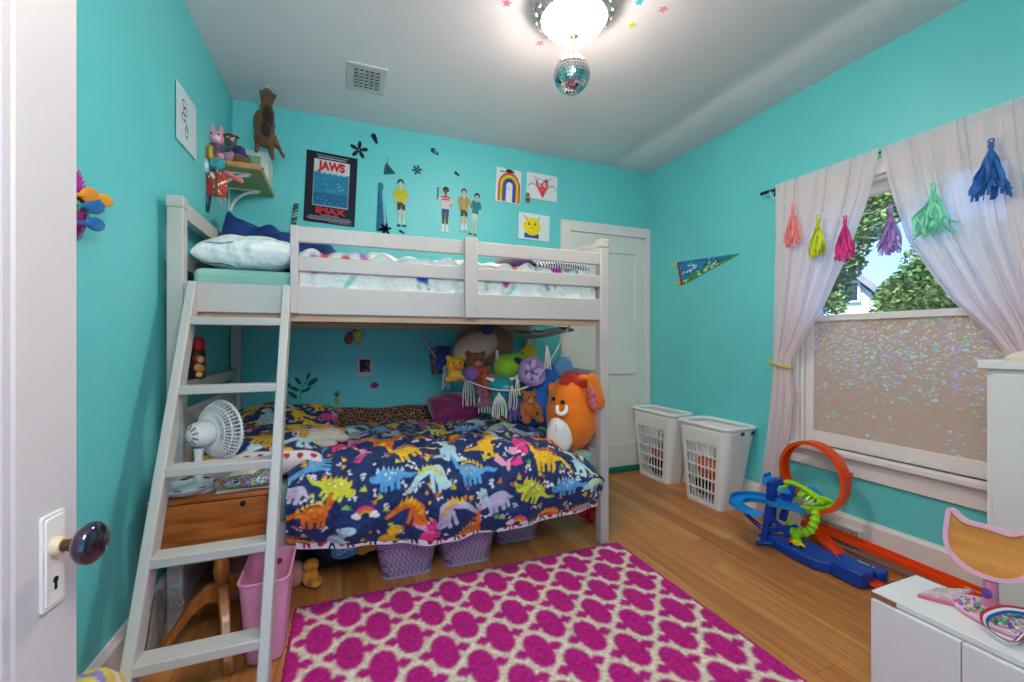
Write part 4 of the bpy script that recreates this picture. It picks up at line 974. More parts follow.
mb = MB(); mb.lathe([(0, .076), (.018, .076), (.018, .086), (.006, .09), (0, .09)], 16, T(bx_, by_, bz_)); mb.build('cap', M('chrome', (210, 210, 212), rough=.15, metal=1.), db)
mb = MB(); mb.tube([(bx_, by_, bz_ + .088), (bx_ - .002, by_, 2.40), (lx - .004, ly, 2.436)], .002, 6); mb.build('cord', M('white_string', (232, 228, 222), rough=.8), db)
# ceiling register
vx0, vx1, vy0, vy1 = .022, .234, 2.43, 2.70
vt = thing('ceiling_vent', 'white square slotted air vent in the ceiling over the bunk bed', 'vent', ((vx0 + vx1) / 2, (vy0 + vy1) / 2, 2.585))
VW = M('white_vent_paint', (206, 204, 204), rough=.5)
mb = MB(); mb.box(vx0, vx1, vy0, vy0 + .04, 2.591, 2.6); mb.box(vx0, vx1, vy1 - .04, vy1, 2.591, 2.6); mb.box(vx0, vx0 + .035, vy0 + .04, vy1 - .04, 2.591, 2.6); mb.box(vx1 - .035, vx1, vy0 + .04, vy1 - .04, 2.591, 2.6); mb.build('frame', VW, vt, bevel=.003)
mb = MB(); mb.box(vx0 + .03, vx1 - .03, vy0 + .03, vy1 - .03, 2.596, 2.599); mb.build('dark_duct', M('duct_black', (40, 40, 42), rough=.9), vt, smooth=False)
mb = MB()
for k in range(7): y = vy0 + .04 + (k) * (vy1 - vy0 - .08) / 6; mb.box(vx0 + .033, vx1 - .033, y - .0065, y + .0065, 2.592, 2.595)
for k in range(6): x = vx0 + .035 + k * (vx1 - vx0 - .07) / 5; mb.box(x - .006, x + .006, vy0 + .037, vy1 - .037, 2.592, 2.5945)
mb.build('grille', VW, vt, smooth=False)
# star stickers
for (px, py), c, lab in (((507, 3), (226, 120, 160), 'pink star sticker on the ceiling, on the vent side of the lamp'), ((540, 43), (228, 150, 176), 'pale pink star sticker on the ceiling just above the disco ball'), ((639, 2), (60, 190, 206), 'turquoise star sticker on the ceiling beside the lamp'), ((632, 25), (206, 220, 60), 'lime yellow star sticker on the ceiling beside the lamp'), ((663, 9), (232, 150, 178), 'pink star sticker on the ceiling towards the window wall')):
    q = onZ(px, py, 2.6); mb = MB(); a0 = rn.uniform(0, 1)
    mb.prism([(.022 * (1 if k % 2 == 0 else .48) * math.cos(a0 + k * PI / 5), .022 * (1 if k % 2 == 0 else .48) * math.sin(a0 + k * PI / 5)) for k in range(10)], T(q.x, q.y, 2.597), .002)
    tag(mb.build('star_sticker', M('star_%d_%d_%d' % c, c, rough=.5), smooth=False), lab, 'sticker', 'star stickers on the ceiling')
# ================================================================ BACK WALL: poster, drawings, cut-outs
WY = YB - .002
SENT = (1, 254, 3)
PAPER = painted_mat('printed_paper', rough=.6, spec=.25)
def wallsheet(name, cv, x, z, tilt=0., bow=.0, parent=None, depth=.0025, y=None):
    c, s = math.cos(tilt), math.sin(tilt); y = (WY if y is None else y) - depth / 2 - .001
    a = np.array([1, 0, 2.]); keep = None
    sent = np.array(lin(SENT)); msk = np.abs(cv.a - sent).sum(-1) < 1e-9
    if msk.any():
        keep = ~(msk[:-1, :-1] | msk[1:, :-1] | msk[:-1, 1:] | msk[1:, 1:])
    o = (x - c * cv.w / 2 + s * cv.h / 2, y, z - s * cv.w / 2 - c * cv.h / 2)
    return raster_mesh(name, cv, plane_pos(o, (c, 0, s), (-s, 0, c), bow), PAPER, parent, solid=depth, keep=keep)
# film poster: dark border, sea picture, red titles
pc_ = Canvas(.312, .465, .0022, (27, 29, 48)); W_, H_ = .312, .465
X0, X1, Z0, Z1 = .05, .262, .115, .415
pc_.rect(X0 - .003, X1 + .003, Z0 - .003, Z1 + .003, (206, 208, 210)); pc_.rect(X0, X1, Z0, Z1, (216, 214, 212)); pc_.rect(X0, X1, Z0, .335, (40, 128, 168)); rn = random.Random(8)
pc_.rect(X0, X1, Z0, .20, (30, 104, 148))
for k in range(60): x = rn.uniform(X0 + .015, X1 - .02); y = rn.uniform(Z0 + .005, .332); pc_.line([(x, y), (x + rn.uniform(.004, .014), y + rn.uniform(-.004, .004))], .004, rn.choice([(74, 158, 190), (120, 190, 208), (24, 92, 136)]))
for k in range(26): x = X0 + .02 + k * .007; pc_.ell(x, .333 + .004 * math.sin(k * 1.3), .006, .004, (150, 200, 210))
for y, a, b, wd in ((.445, .06, .25, .004), (.431, .072, .24, .005)):
    x = a
    while x < b: e = min(b, x + rn.uniform(.008, .02)); pc_.line([(x, y), (e, y)], wd, (222, 222, 226)); x = e + .006
for y, a, b in ((.052, .1, .21), (.040, .03, .285), (.030, .02, .292), (.020, .03, .28), (.011, .15, .29)):
    x = a
    while x < b: e = min(b, x + rn.uniform(.005, .012)); pc_.line([(x, y), (e, y)], .0042, (170, 170, 182)); x = e + .005
pst = thing('poster', 'dark bordered sea picture poster with big red JAWS and IMAX titles', 'poster', (-.068, WY, 1.89))
pcx, pcz, ptl = -.068, 2.121, -.045
wallsheet('printed_sheet', pc_.soft(), pcx, pcz, ptl, parent=pst)
RC = Matrix.Rotation(0, 4, 'X')
def wmat(x, y_, z, tilt): return T(x, y_, z) @ R(-tilt, 'Y') @ R(PI / 2, 'X')
def pp_(u, v): c, s = math.cos(ptl), math.sin(ptl); a, b = u - W_ / 2, v - H_ / 2; return pcx + a * c - b * s, pcz + a * s + b * c
RT = M('red_print', (206, 30, 34), rough=.6)
q = pp_(.156, .375); text('title', 'JAWS', .075, wmat(q[0], WY - .006, q[1], ptl), RT, pst, .0008, .0042, sx=.86)
q = pp_(.156, .080); text('subtitle', 'IMAX', .056, wmat(q[0], WY - .006, q[1], ptl), RT, pst, .0008, .003, sx=1.3)
# child drawings
dr = Canvas(.205, .26, .0022, (222, 228, 234))
for k, c in enumerate(((206, 40, 34), (238, 130, 30), (244, 210, 50), (60, 160, 70), (50, 60, 190), (120, 60, 170))):
    r_ = .085 - .0105 * k; pts = [(.108 - r_, .0 + .012)] + [(.108 + r_ * math.cos(math.radians(180 - 180 * t / 14)), .125 + r_ * 1.2 * math.sin(math.radians(180 * t / 14))) for t in range(15)] + [(.108 + r_, .012)]
    dr.line(pts, .0125, c)
dr.poly([(.185, .17), (.205, .17), (.205, .26), (.16, .26)], (222, 228, 234))
dr.line([(.03, .232), (.15, .238)], .008, (44, 40, 46)); dr.ell(.105, .246, .03, .014, (44, 40, 46)); dr.ell(.095, .172, .010, .006, (30, 30, 36)); dr.ell(.118, .172, .010, .006, (30, 30, 36)); dr.line([(.086, .172), (.126, .172)], .003, (30, 30, 36)); dr.arc(.106, .118, .014, 200, 340, .003, (60, 60, 70))
o = wallsheet('drawing', dr.soft(), 1.193, 2.308, -.05, .004); tag(o, 'child drawing of a rainbow arch with a face under it taped on the wall', 'drawing', 'drawings taped above the bunk bed')
dr = Canvas(.27, .205, .0022, (222, 228, 234))
dr.poly([(.075, .165), (.11, .125), (.135, .135), (.165, .17), (.185, .16), (.19, .11), (.14, .012), (.085, .105)], (214, 52, 76))
for k in range(12): x = .09 + k * .008; dr.line([(x, .06 + .06 * abs(x - .135)), (x + .012, .12)], .002, (236, 130, 140))
for q in (-1, 1):
    c = .138 + q * .022; dr.ell(c, .122, .014, .017, (236, 236, 240)); dr.ell(c + .003, .122, .007, .01, (20, 20, 26)); dr.arc(c, .145, .018, 20, 160, .003, (20, 20, 26))
    dr.arc(.138 + q * .085, .09, .04, 90 - q * 110, 90 + q * 80, .0028, (50, 50, 60), ry=.026); dr.line([(.138 + q * .06, .115), (.138 + q * .1, .13), (.138 + q * .118, .10)], .0028, (50, 50, 60))
    dr.line([(.138 + q * .03, .165), (.138 + q * .07, .18), (.138 + q * .05, .15)], .003, (120, 60, 70))
dr.line([(.125, .065), (.14, .06), (.152, .068)], .003, (60, 20, 30))
o = wallsheet('drawing', dr.soft(), 1.478, 2.336, -.02, .003); tag(o, 'child drawing of a red winged heart with big eyes', 'drawing', 'drawings taped above the bunk bed')
dr = Canvas(.268, .205, .0022, (220, 228, 234))
dr.rect(.05, .175, .012, .05, (34, 84, 170)); dr.ell(.115, .104, .073, .07, (240, 214, 30))
for k in range(14): a = k * .45; dr.line([(.115 + .05 * math.cos(a), .104 + .05 * math.sin(a)), (.115 + .068 * math.cos(a + .2), .104 + .066 * math.sin(a + .2))], .003, (216, 186, 20))
dr.line([(.07, .16), (.035, .195)], .012, (222, 120, 30), .005); dr.line([(.165, .16), (.178, .19)], .012, (222, 120, 30), .005)
for q in (-1, 1): dr.ell(.115 + q * .025, .124, .010, .012, (40, 36, 20)); dr.ell(.115 + q * .025 + .003, .128, .004, .004, (240, 240, 240))
dr.ell(.117, .096, .006, .005, (70, 50, 20)); dr.line([(.06, .03), (.17, .03)], .004, (24, 60, 140))
o = wallsheet('drawing', dr.soft(), 1.41, 2.012, -.03, .003); tag(o, 'child drawing of a round yellow horned face over a blue bow', 'drawing', 'drawings taped above the bunk bed')
# small jar cut-out at the corner of the heart drawing
jr = Canvas(.05, .085, .002, SENT); jr.rect(.006, .044, .004, .062, (110, 110, 92)); jr.rect(.01, .04, .062, .074, (80, 76, 70)); jr.rect(.012, .038, .074, .084, (140, 130, 110)); jr.rect(.006, .044, .02, .034, (70, 74, 66)); jr.ell(.025, .05, .01, .008, (170, 160, 120))
tag(wallsheet('jar_cutout', jr, 1.354, 2.236, 0, y=WY - .006), 'small grey jar cut-out stuck at the lower corner of the heart drawing', 'wall decal')
# paper figure cut-outs of standing people
SKN, SKD = (222, 178, 150), (112, 74, 56)
def figure(name, label, x, z, h, shirt, short, skin, hair, tilt=0., wave=False, stripe=None, pack=None, sock=(226, 226, 226), shoe=(40, 60, 90), slim=1.):
    w = h * .42; cv = Canvas(w, h, .0022, SENT); c = w / 2; u = h
    for q in (-1, 1):
        cv.line([(c + q * u * .035 * slim, u * .45), (c + q * u * .042, u * .06)], u * .075 * slim, skin, u * .045)
        cv.line([(c + q * u * .04, u * .16), (c + q * u * .042, u * .06)], u * .05, sock); cv.ell(c + q * u * .055, u * .03, u * .05, u * .024, shoe)
    cv.poly([(c - u * .08 * slim, u * .34), (c - u * .08 * slim, u * .53), (c + u * .08 * slim, u * .53), (c + u * .08 * slim, u * .34), (c + .01 * u, u * .36), (c, u * .44), (c - .01 * u, u * .36)], short)
    if wave:
        cv.line([(c - u * .08, u * .72), (c - u * .17, u * .70), (c - u * .17, u * .88)], u * .05, skin, u * .035); cv.line([(c - u * .08, u * .74), (c - u * .13, u * .70)], u * .07, shirt)
        cv.ell(c - u * .17, u * .91, u * .025, u * .03, skin)
    else: cv.line([(c - u * .09 * slim, u * .74), (c - u * .13 * slim, u * .58), (c - u * .10 * slim, u * .48)], u * .05, skin, u * .035); cv.line([(c - u * .09 * slim, u * .75), (c - u * .12 * slim, u * .64)], u * .07, shirt)
    cv.line([(c + u * .09 * slim, u * .74), (c + u * .13 * slim, u * .60), (c + u * .05, u * .62 if wave else u * .48)], u * .05, skin, u * .035); cv.line([(c + u * .09 * slim, u * .75), (c + u * .12 * slim, u * .64)], u * .07, shirt)
    cv.poly([(c - u * .09 * slim, u * .50), (c - u * .11 * slim, u * .77), (c - u * .03, u * .80), (c + u * .03, u * .80), (c + u * .11 * slim, u * .77), (c + u * .09 * slim, u * .50)], shirt)
    if stripe: cv.line([(c - u * .08, u * .70), (c + u * .08, u * .70)], u * .03, stripe); cv.line([(c - u * .09, u * .75), (c + u * .09, u * .75)], u * .03, stripe)
    if pack: cv.line([(c - u * .055, u * .78), (c - u * .055, u * .55)], u * .03, pack); cv.line([(c + u * .055, u * .78), (c + u * .055, u * .55)], u * .03, pack)
    cv.line([(c, u * .78), (c, u * .84)], u * .05, skin); cv.ell(c, u * .89, u * .05, u * .062, skin); cv.ell(c, u * .925, u * .06, u * .05, hair); cv.ell(c, u * .885, u * .04, u * .042, skin)
    for q in (-1, 1): cv.ell(c + q * u * .016, u * .895, u * .007, u * .006, (30, 26, 26)); cv.ell(c + q * u * .055, u * .90, u * .014, u * .03, hair)
    o = wallsheet(name, cv, x, z, tilt); tag(o, label, 'wall decal', 'people cut-outs on the wall'); return o
figure('person_cutout', 'paper cut-out person in a yellow shirt and dark shorts with white socks', .385, 2.085, .345, (196, 190, 50), (70, 62, 48), (206, 196, 186), (36, 30, 28), .02, sock=(196, 220, 220))
figure('person_cutout', 'paper cut-out person waving in a white and red shirt with blue shorts', .70, 2.075, .345, (206, 196, 200), (62, 84, 140), SKD, (28, 22, 20), -.03, wave=True, stripe=(196, 54, 52), shoe=(226, 226, 226))
figure('person_cutout', 'paper cut-out person in tan shirt and green shorts with a blue bag', .84, 2.085, .335, (196, 160, 60), (50, 96, 66), SKN, (84, 60, 40), 0, pack=(80, 130, 190), shoe=(190, 180, 170))
figure('person_cutout', 'slim paper cut-out person in a teal top and white trousers', .925, 2.065, .335, (30, 130, 140), (200, 214, 214), (196, 190, 176), (50, 36, 30), -.12, slim=.8, sock=(190, 200, 196), shoe=(120, 96, 80))
# tall turquoise robe cut-out with pointed hood
cv = Canvas(.10, .36, .0022, SENT); cv.poly([(.03, .33), (.02, .25), (.012, .12), (.004, .0), (.09, .0), (.075, .14), (.062, .26), (.05, .34)], (44, 120, 156))
cv.line([(.03, .3), (.02, .0)], .012, (20, 96, 136)); cv.line([(.055, .3), (.07, .02)], .014, (120, 190, 206)); cv.line([(.04, .2), (.044, .0)], .008, (24, 90, 120)); cv.ell(.042, .31, .02, .03, (34, 130, 160))
tag(wallsheet('robe_cutout', cv, .258, 2.05, .02), 'tall narrow turquoise robe-shaped cut-out beside the poster', 'wall decal')
cv = Canvas(.11, .14, .0022, SENT); cv.poly([(.02, .02), (.03, .09), (.045, .105), (.105, .035), (.05, .025)], (40, 92, 104)); cv.line([(.045, .1), (.05, .13), (.04, .138)], .006, (40, 92, 104)); cv.poly([(.04, .04), (.045, .08), (.08, .042)], (30, 70, 84))
tag(wallsheet('hood_cutout', cv, .30, 2.315, 0), 'dark teal triangular hat cut-out above the robe-shaped cut-out', 'wall decal')
# black flower and streak cut-outs
def flower(px, py, r, n, col, lab, a0=.2):
    q = onY(px, py, WY); cv = Canvas(2.1 * r, 2.1 * r, .002, SENT); c = 1.05 * r
    for k in range(n):
        a = a0 + 2 * PI * k / n; cv.ell(c + .58 * r * math.cos(a), c + .58 * r * math.sin(a), .42 * r, .22 * r, col, a)
    cv.ell(c, c, .3 * r, .3 * r, col); cv.ell(c, c, .12 * r, .12 * r, tuple(min(255, v + 70) for v in col))
    tag(wallsheet('flower_decal', cv, q.x, q.z), lab, 'wall decal', 'flower decals on the back wall')
flower(359, 150, .062, 5, (22, 34, 46), 'black five-petalled flower decal at the top corner of the poster')
flower(417, 170, .038, 6, (38, 76, 88), 'small dark teal flower decal between the robe and the waving person')
flower(385, 229, .046, 6, (24, 50, 62), 'dark flower decal just above the guard rail under the robe cut-out')
def streak(px, py, L_, w_, ang, lab, ring=False):
    q = onY(px, py, WY); cv = Canvas(L_, w_ * 1.6, .002, SENT); cv.line([(w_ * .6, w_ * .8), (L_ - w_ * .5, w_ * .8)], w_, (20, 38, 52), w_ * .6)
    if ring: cv.ell(L_ * .52, w_ * .85, L_ * .24, w_ * .22, (60, 160, 166))
    tag(wallsheet('streak_decal', cv, q.x, q.z, ang), lab, 'wall decal', 'dark streak decals on the back wall')
streak(375, 139, .085, .036, -1.15, 'dark pointed decal high on the wall above the black flower')
streak(435, 152, .075, .036, -.55, 'dark oval ring decal high on the wall above the waving person', True)
streak(457, 174, .055, .022, -.6, 'short dark dash decal above the person with the blue bag')
streak(402, 232, .05, .016, -.4, 'tiny dark dash decal at the feet of the yellow-shirted cut-out')
# ---------------------------------------------------------------- lower wall, inside the bunk
cv = Canvas(.10, .135, .002, (216, 206, 214))
for k in range(10):
    for e in (.005, .095): cv.ell(e, .007 + k * .0134, .003, .003, (206, 90, 130))
    for e in (.006, .129): cv.ell(.006 + k * .0098, e, .003, .003, (206, 90, 130))
cv.rect(.016, .084, .035, .12, (52, 44, 48)); rn = random.Random(6)
for k in range(14): cv.ell(rn.uniform(.022, .078), rn.uniform(.04, .114), .009, .007, rn.choice([(110, 86, 80), (150, 110, 100), (36, 34, 44), (92, 60, 66)]))
tag(wallsheet('instant_photo', cv, .145, .935, 0), 'small instant photo in a pink dotted white border on the wall inside the bunk', 'photo')
cv = Canvas(.07, .05, .002, SENT); cv.ell(.03, .025, .026, .022, (182, 24, 84)); cv.poly([(.05, .03), (.068, .014), (.05, .016)], (140, 20, 60)); cv.ell(.022, .032, .006, .005, (226, 120, 160))
tag(wallsheet('balloon_decal', cv, .21, .81, 0), 'small crimson balloon decal below the instant photo', 'wall decal')
cv = Canvas(.2, .2, .002, SENT); cv.line([(.09, 0), (.10, .08), (.13, .15)], .006, (44, 110, 84))
for (x, y, a, l) in ((.05, .05, 2.4, .035), (.06, .09, 2.7, .03), (.08, .14, 2.2, .03), (.165, .13, .7, .04), (.13, .08, .5, .03), (.03, .11, 2.0, .02), (.14, .17, 1.2, .025)):
    cv.ell(x, y, l, l * .42, (30, 104, 96), a); cv.line([(.1, .06), (x, y)], .003, (44, 110, 84))
tag(wallsheet('sprig_decal', cv, -.245, .815, 0), 'green leafy sprig decal on the wall behind the leopard bolster', 'wall decal')
cv = Canvas(.07, .12, .002, SENT); cv.ell(.036, .034, .017, .03, (176, 168, 50))
for a in (.6, 1.1, 1.57, 2.0, 2.5): cv.line([(.036, .06), (.036 + .035 * math.cos(a), .06 + .048 * math.sin(a))], .011, (20, 90, 72), .003)
tag(wallsheet('pineapple_decal', cv, -.035, .745, 0), 'tiny yellow pineapple decal above the leopard bolster', 'wall decal')
cv = Canvas(.15, .2, .0025, (110, 120, 130)); rn = random.Random(12)
for k in range(46): cv.ell(rn.uniform(0, .15), rn.uniform(0, .2), rn.uniform(.008, .024), rn.uniform(.008, .02), rn.choice([(186, 110, 110), (200, 150, 130), (60, 96, 160), (150, 140, 130), (80, 150, 160), (160, 90, 60)]))
tag(wallsheet('collage', cv, .665, .975, .1), 'mottled pastel collage picture on the wall at the start of the toy hammock', 'picture')
oh = thing('ornament', 'little yellow and russet ornament hanging from the upper bunk on a dark cord', 'ornament', (.08, 3.04, 1.07)); 
mb = MB(); mb.tube([(.075, 3.05, 1.215), (.08, 3.05, 1.18)], .003, 6); mb.build('cord', M('dark_cord', (40, 40, 44), rough=.8), oh)
blob('yellow_bead', [((.098, 3.052, 1.155), (.036, .014, .034)), ((.10, 3.052, 1.12), (.02, .012, .03))], M('straw_felt', (204, 184, 96), rough=.8), oh, .005)
blob('russet_bead', [((.04, 3.052, 1.125), (.028, .014, .036)), ((.046, 3.052, 1.16), (.018, .014, .018))], M('russet_felt', (150, 82, 60), rough=.8), oh, .005)
# ================================================================ CORNER SHELF
SHZ = 2.025; sx0, sx1, sy0, sy1 = -.626, -.40, 2.60, 3.082
sh = thing('wall_shelf', 'small green-bottomed wooden wall shelf in the corner crowded with soft toys', 'shelf', (-.51, 2.85, SHZ))
mb = MB(); mb.box(sx0, sx1, sy0, sy1, SHZ, SHZ + .022); mb.build('board', wood('honey_shelf_wood', (176, 120, 66), (206, 152, 94), axis=1), sh, bevel=.002)
mb = MB(); mb.box(sx0 + .002, sx1 - .002, sy0 + .003, sy1, SHZ - .004, SHZ); mb.build('painted_underside', M('olive_green_paint', (168, 170, 112), rough=.6, var=.1, vscale=9), sh, smooth=False)
for y in (2.70, 2.98):
    mb = MB(); mb.bar((-.628, y, SHZ - .006), (-.46, y, SHZ - .006), .02, .006); mb.bar((-.622, y, SHZ - .006), (-.622, y, SHZ - .15), .02, .006, up=(1, 0, 0)); mb.tube(smooth_path([(-.618, y, SHZ - .14), (-.59, y, SHZ - .075), (-.54, y, SHZ - .03), (-.47, y, SHZ - .012)], 5), .008, 8); mb.build('bracket', WHITE, sh)
def shp(px, py, Y_): return onY(px, py, Y_)
tz = SHZ + .022
# pink bunny
q = shp(216, 150, 2.66); bu = thing('plush_bunny', 'pink plush bunny in a striped top at the front of the corner shelf', 'plush toy', (q.x, q.y, tz)); PNK = plushmat('baby_pink_plush', (232, 150, 172))
x, y, z = q.x, q.y, tz
blob('body', [((x, y, z + .05), (.036, .034, .05)), ((x, y - .004, z + .125), (.038, .036, .036)), ((x + .03, y - .03, z + .02), (.022, .035, .02)), ((x - .03, y - .03, z + .02), (.022, .035, .02)), ((x - .02, y + .01, z + .175), (.012, .01, .04)), ((x + .02, y + .01, z + .17), (.012, .01, .036))], PNK, bu, .0055)
mb = MB(); mb.ell((x + .012, y - .038, z + .115), (.018, .012, .014)); mb.build('muzzle', WHITEP, bu)
for e_ in (-.012, .02):
    mb = MB(); mb.ell((x + e_, y - .037, z + .136), .0045); mb.build('eye', EYE, bu)
mb = MB(); mb.lathe([(.036, .025), (.0385, .05), (.034, .085), (.026, .096)], 20, T(x, y, z)); mb.build('striped_top', M('muted_purple_knit', (96, 70, 100), var=.4, vscale=60), bu)
# red and grey bird toy
q = shp(231, 138, 2.86); x, y = q.x, q.y; bt = thing('plush_bird', 'dark red and grey plush bird at the back of the corner shelf', 'plush toy', (x, y, tz))
blob('body', [((x, y, tz + .09), (.045, .042, .09)), ((x, y - .01, tz + .20), (.034, .034, .034))], plushmat('grey_plush', (96, 98, 98), var=.3), bt, .007)
blob('cap', [((x - .004, y - .004, tz + .222), (.036, .036, .022)), ((x + .03, y - .03, tz + .218), (.02, .02, .009))], plushmat('dark_red_plush', (124, 36, 32)), bt, .006)
mb = MB(); mb.lathe([(.012, 0), (.008, .02), (.001, .038)], 10, frame((x + .012, y - .04, tz + .196), (1, 0, 0), z=(.3, -.9, -.2))); mb.build('beak', M('cream_beak', (216, 200, 180)), bt)
for e_ in (-.008, .022):
    mb = MB(); mb.ell((x + e_, y - .036, tz + .21), .006); mb.build('eye', WHITEP, bt)
# navy cloth doll and others
q = shp(243, 155, 2.80); x, y = q.x, q.y
blb = blob('cloth_doll', [((x, y, tz + .065), (.045, .04, .06)), ((x - .02, y, tz + .13), (.035, .03, .032)), ((x + .04, y - .03, tz + .03), (.03, .05, .022))], plushmat('navy_magenta_cloth', (46, 54, 110), var=.6, vscale=40), None, .007); tag(blb, 'navy and plum cloth doll slumped in the middle of the corner shelf', 'doll')
q = shp(238, 164, 2.66); x, y = q.x, q.y
tag(blob('plush_turtle', [((x, y, tz + .03), (.045, .035, .03)), ((x + .045, y - .005, tz + .025), (.018, .016, .016))], plushmat('bronze_plush', (116, 72, 40), var=.4)), 'low bronze brown plush lying on the front edge of the shelf', 'plush toy')
q = shp(227, 165, 2.63); x, y = q.x, q.y
tag(blob('plush_mouse', [((x, y, tz + .025), (.03, .025, .025)), ((x + .022, y - .006, tz + .04), (.016, .015, .015)), ((x + .022, y, tz + .058), .008)], plushmat('mauve_plush', (164, 120, 156))), 'little mauve plush mouse at the front corner of the shelf', 'plush toy')
q = shp(256, 165, 2.84); x, y = q.x, q.y
mb = MB(); capsule(mb, (x - .03, y - .12, tz + .03), (x - .02, y - .04, tz + .035), .028, .028); mb.ell((x - .03, y - .14, tz + .04), .024); tag(mb.build('plush_pig', plushmat('hot_pink_plush', (216, 84, 124)), remesh=.007), 'bright pink long plush lying beside the white paper box on the shelf', 'plush toy')
q = shp(262, 165, 3.0); x, y = -.46, 2.99
bxx = thing('paper_box', 'white paper box with green print at the wall end of the corner shelf', 'box', (x, y, tz)); 
mb = MB(); mb.box(x - .09, x + .055, y - .13, y + .07, tz, tz + .17); mb.build('carton', M('white_card', (212, 216, 216), rough=.7), bxx, bevel=.004)
mb = MB(); mb.box(x - .06, x + .02, y - .1315, y - .129, tz + .06, tz + .14); mb.build('green_print', M('pale_green_print', (120, 170, 130), rough=.7), bxx, smooth=False)
q = shp(268, 187, 2.92); 
tag(blob('dark_toy', [((-.43, 2.81, tz + .02), (.022, .04, .018)), ((-.425, 2.77, tz + .028), (.018, .022, .022))], plushmat('charcoal_plush', (48, 50, 60), var=.4)), 'small charcoal toy on the outer edge of the shelf near its wall end', 'toy')
tag(blob('floral_pouch', [((-.428, 2.70, tz + .02), (.02, .045, .018))], plushmat('olive_pink_print', (150, 110, 80), var=.6, vscale=60)), 'small olive floral pouch on the outer edge of the shelf', 'pouch')
# things hanging at the near end of the shelf
yy = 2.585
def hq(px, py, Y_=2.575): return onY(px, py, Y_)
q = hq(207, 152); yj = thing('twin_tubes', 'pair of mustard yellow tubes strung at the near end of the shelf', 'toy', (q.x, q.y, q.z - .03))
for dx in (-.014, .014):
    mb = MB(); mb.lathe([(0, -.032), (.0125, -.032), (.0125, .03), (.009, .034), (0, .034)], 14, T(q.x + dx, q.y, q.z)); mb.build('tube', M('mustard_card', (196, 152, 40), rough=.5), yj)
q = hq(204, 166); cn = thing('tin', 'pale blue-grey tin hanging under the mustard tubes', 'tin', (q.x, q.y, q.z - .04)); mb = MB(); mb.lathe([(0, -.035), (.022, -.035), (.022, .03), (.019, .034), (0, .034)], 18, T(q.x, q.y, q.z)); mb.build('can', M('blue_grey_tin', (150, 176, 190), rough=.4), cn)
mb = MB(); mb.lathe([(.0225, -.012), (.0228, -.012), (.0228, .016), (.0225, .016)], 18, T(q.x, q.y, q.z)); mb.build('band', M('white_card'), cn)
q = hq(217, 165); tag(blob('scrunchie_bunch', [((q.x, q.y, q.z), (.035, .025, .022)), ((q.x + .012, q.y - .006, q.z + .018), (.026, .022, .018)), ((q.x - .016, q.y, q.z + .012), (.024, .02, .02))], plushmat('teal_lace', (62, 160, 164), var=.5, vscale=90), None, .005, disp=.01, dscale=.01), 'bunch of teal scrunchies hanging at the near corner of the shelf', 'scrunchies')
q = hq(217, 184); bgc = Canvas(.085, .115, .0025, (206, 60, 56)); rn = random.Random(1)
for k in range(26): x, y = rn.uniform(0, .085), rn.uniform(0, .115); bgc.line([(x, y), (x + rn.uniform(-.02, .02), y + .018)], .006, rn.choice([(236, 226, 220), (236, 226, 220), (120, 60, 40)]))
bgc.rect(.038, .052, 0, .115, (76, 84, 52))
gb = thing('gift_bag', 'red and white patterned drawstring bag hanging under the shelf corner', 'bag', (q.x, q.y, q.z - .06))
raster_mesh('printed_side', bgc, lambda X, Y: np.stack([q.x - .0425 + X, q.y - .022 * np.sin(X / .085 * PI) * (1 - .3 * Y / .115), q.z - .062 + Y], -1), CLOTH, gb, solid=.003)
mb = MB(); mb.box(q.x - .04, q.x + .04, q.y, q.y + .012, q.z - .06, q.z + .05); mb.build('back', M('red_cloth', (190, 50, 46), rough=.8), gb, bevel=.005)
mb = MB(); mb.tube([(q.x, q.y, q.z + .05), (q.x + .01, q.y, SHZ + .01)], .003, 6); mb.build('drawstring', CORD, gb)
for dx, lz in ((-.02, .03), (.012, .045), (.028, .03)):
    mb = MB(); mb.tube([(q.x + dx, q.y, q.z - .058), (q.x + dx + .004, q.y, q.z - .06 - lz)], .0035, 6); mb.build('fringe', M('pale_pink_cord', (200, 150, 150), rough=.8), gb)
q = hq(236, 178, 2.58); mb = MB(); capsule(mb, (q.x - .045, q.y - .0, q.z + .022), (q.x + .02, q.y, q.z - .012), .012, .015); tag(mb.build('plush_arm_toy', plushmat('salmon_plush', (226, 116, 116))), 'salmon pink plush snake across the top of the red and white bag', 'plush toy')
q0, q1 = hq(206, 172), hq(207, 212)
stp = thing('strap', 'long dark beaded strap hanging from the corner shelf', 'strap', (q1.x, q1.y, q1.z))
for dx in (-.005, .011):
    mb = MB(); mb.tube(smooth_path([q0 + Vector((dx, 0, 0)), q0.lerp(q1, .5) + Vector((dx * 1.6, 0, 0)), q1 + Vector((dx * .4, 0, 0))], 5), .0065, 8); mb.build('cord', M('dark_teal_braid', (30, 66, 78), rough=.7, var=.5, vscale=120), stp)
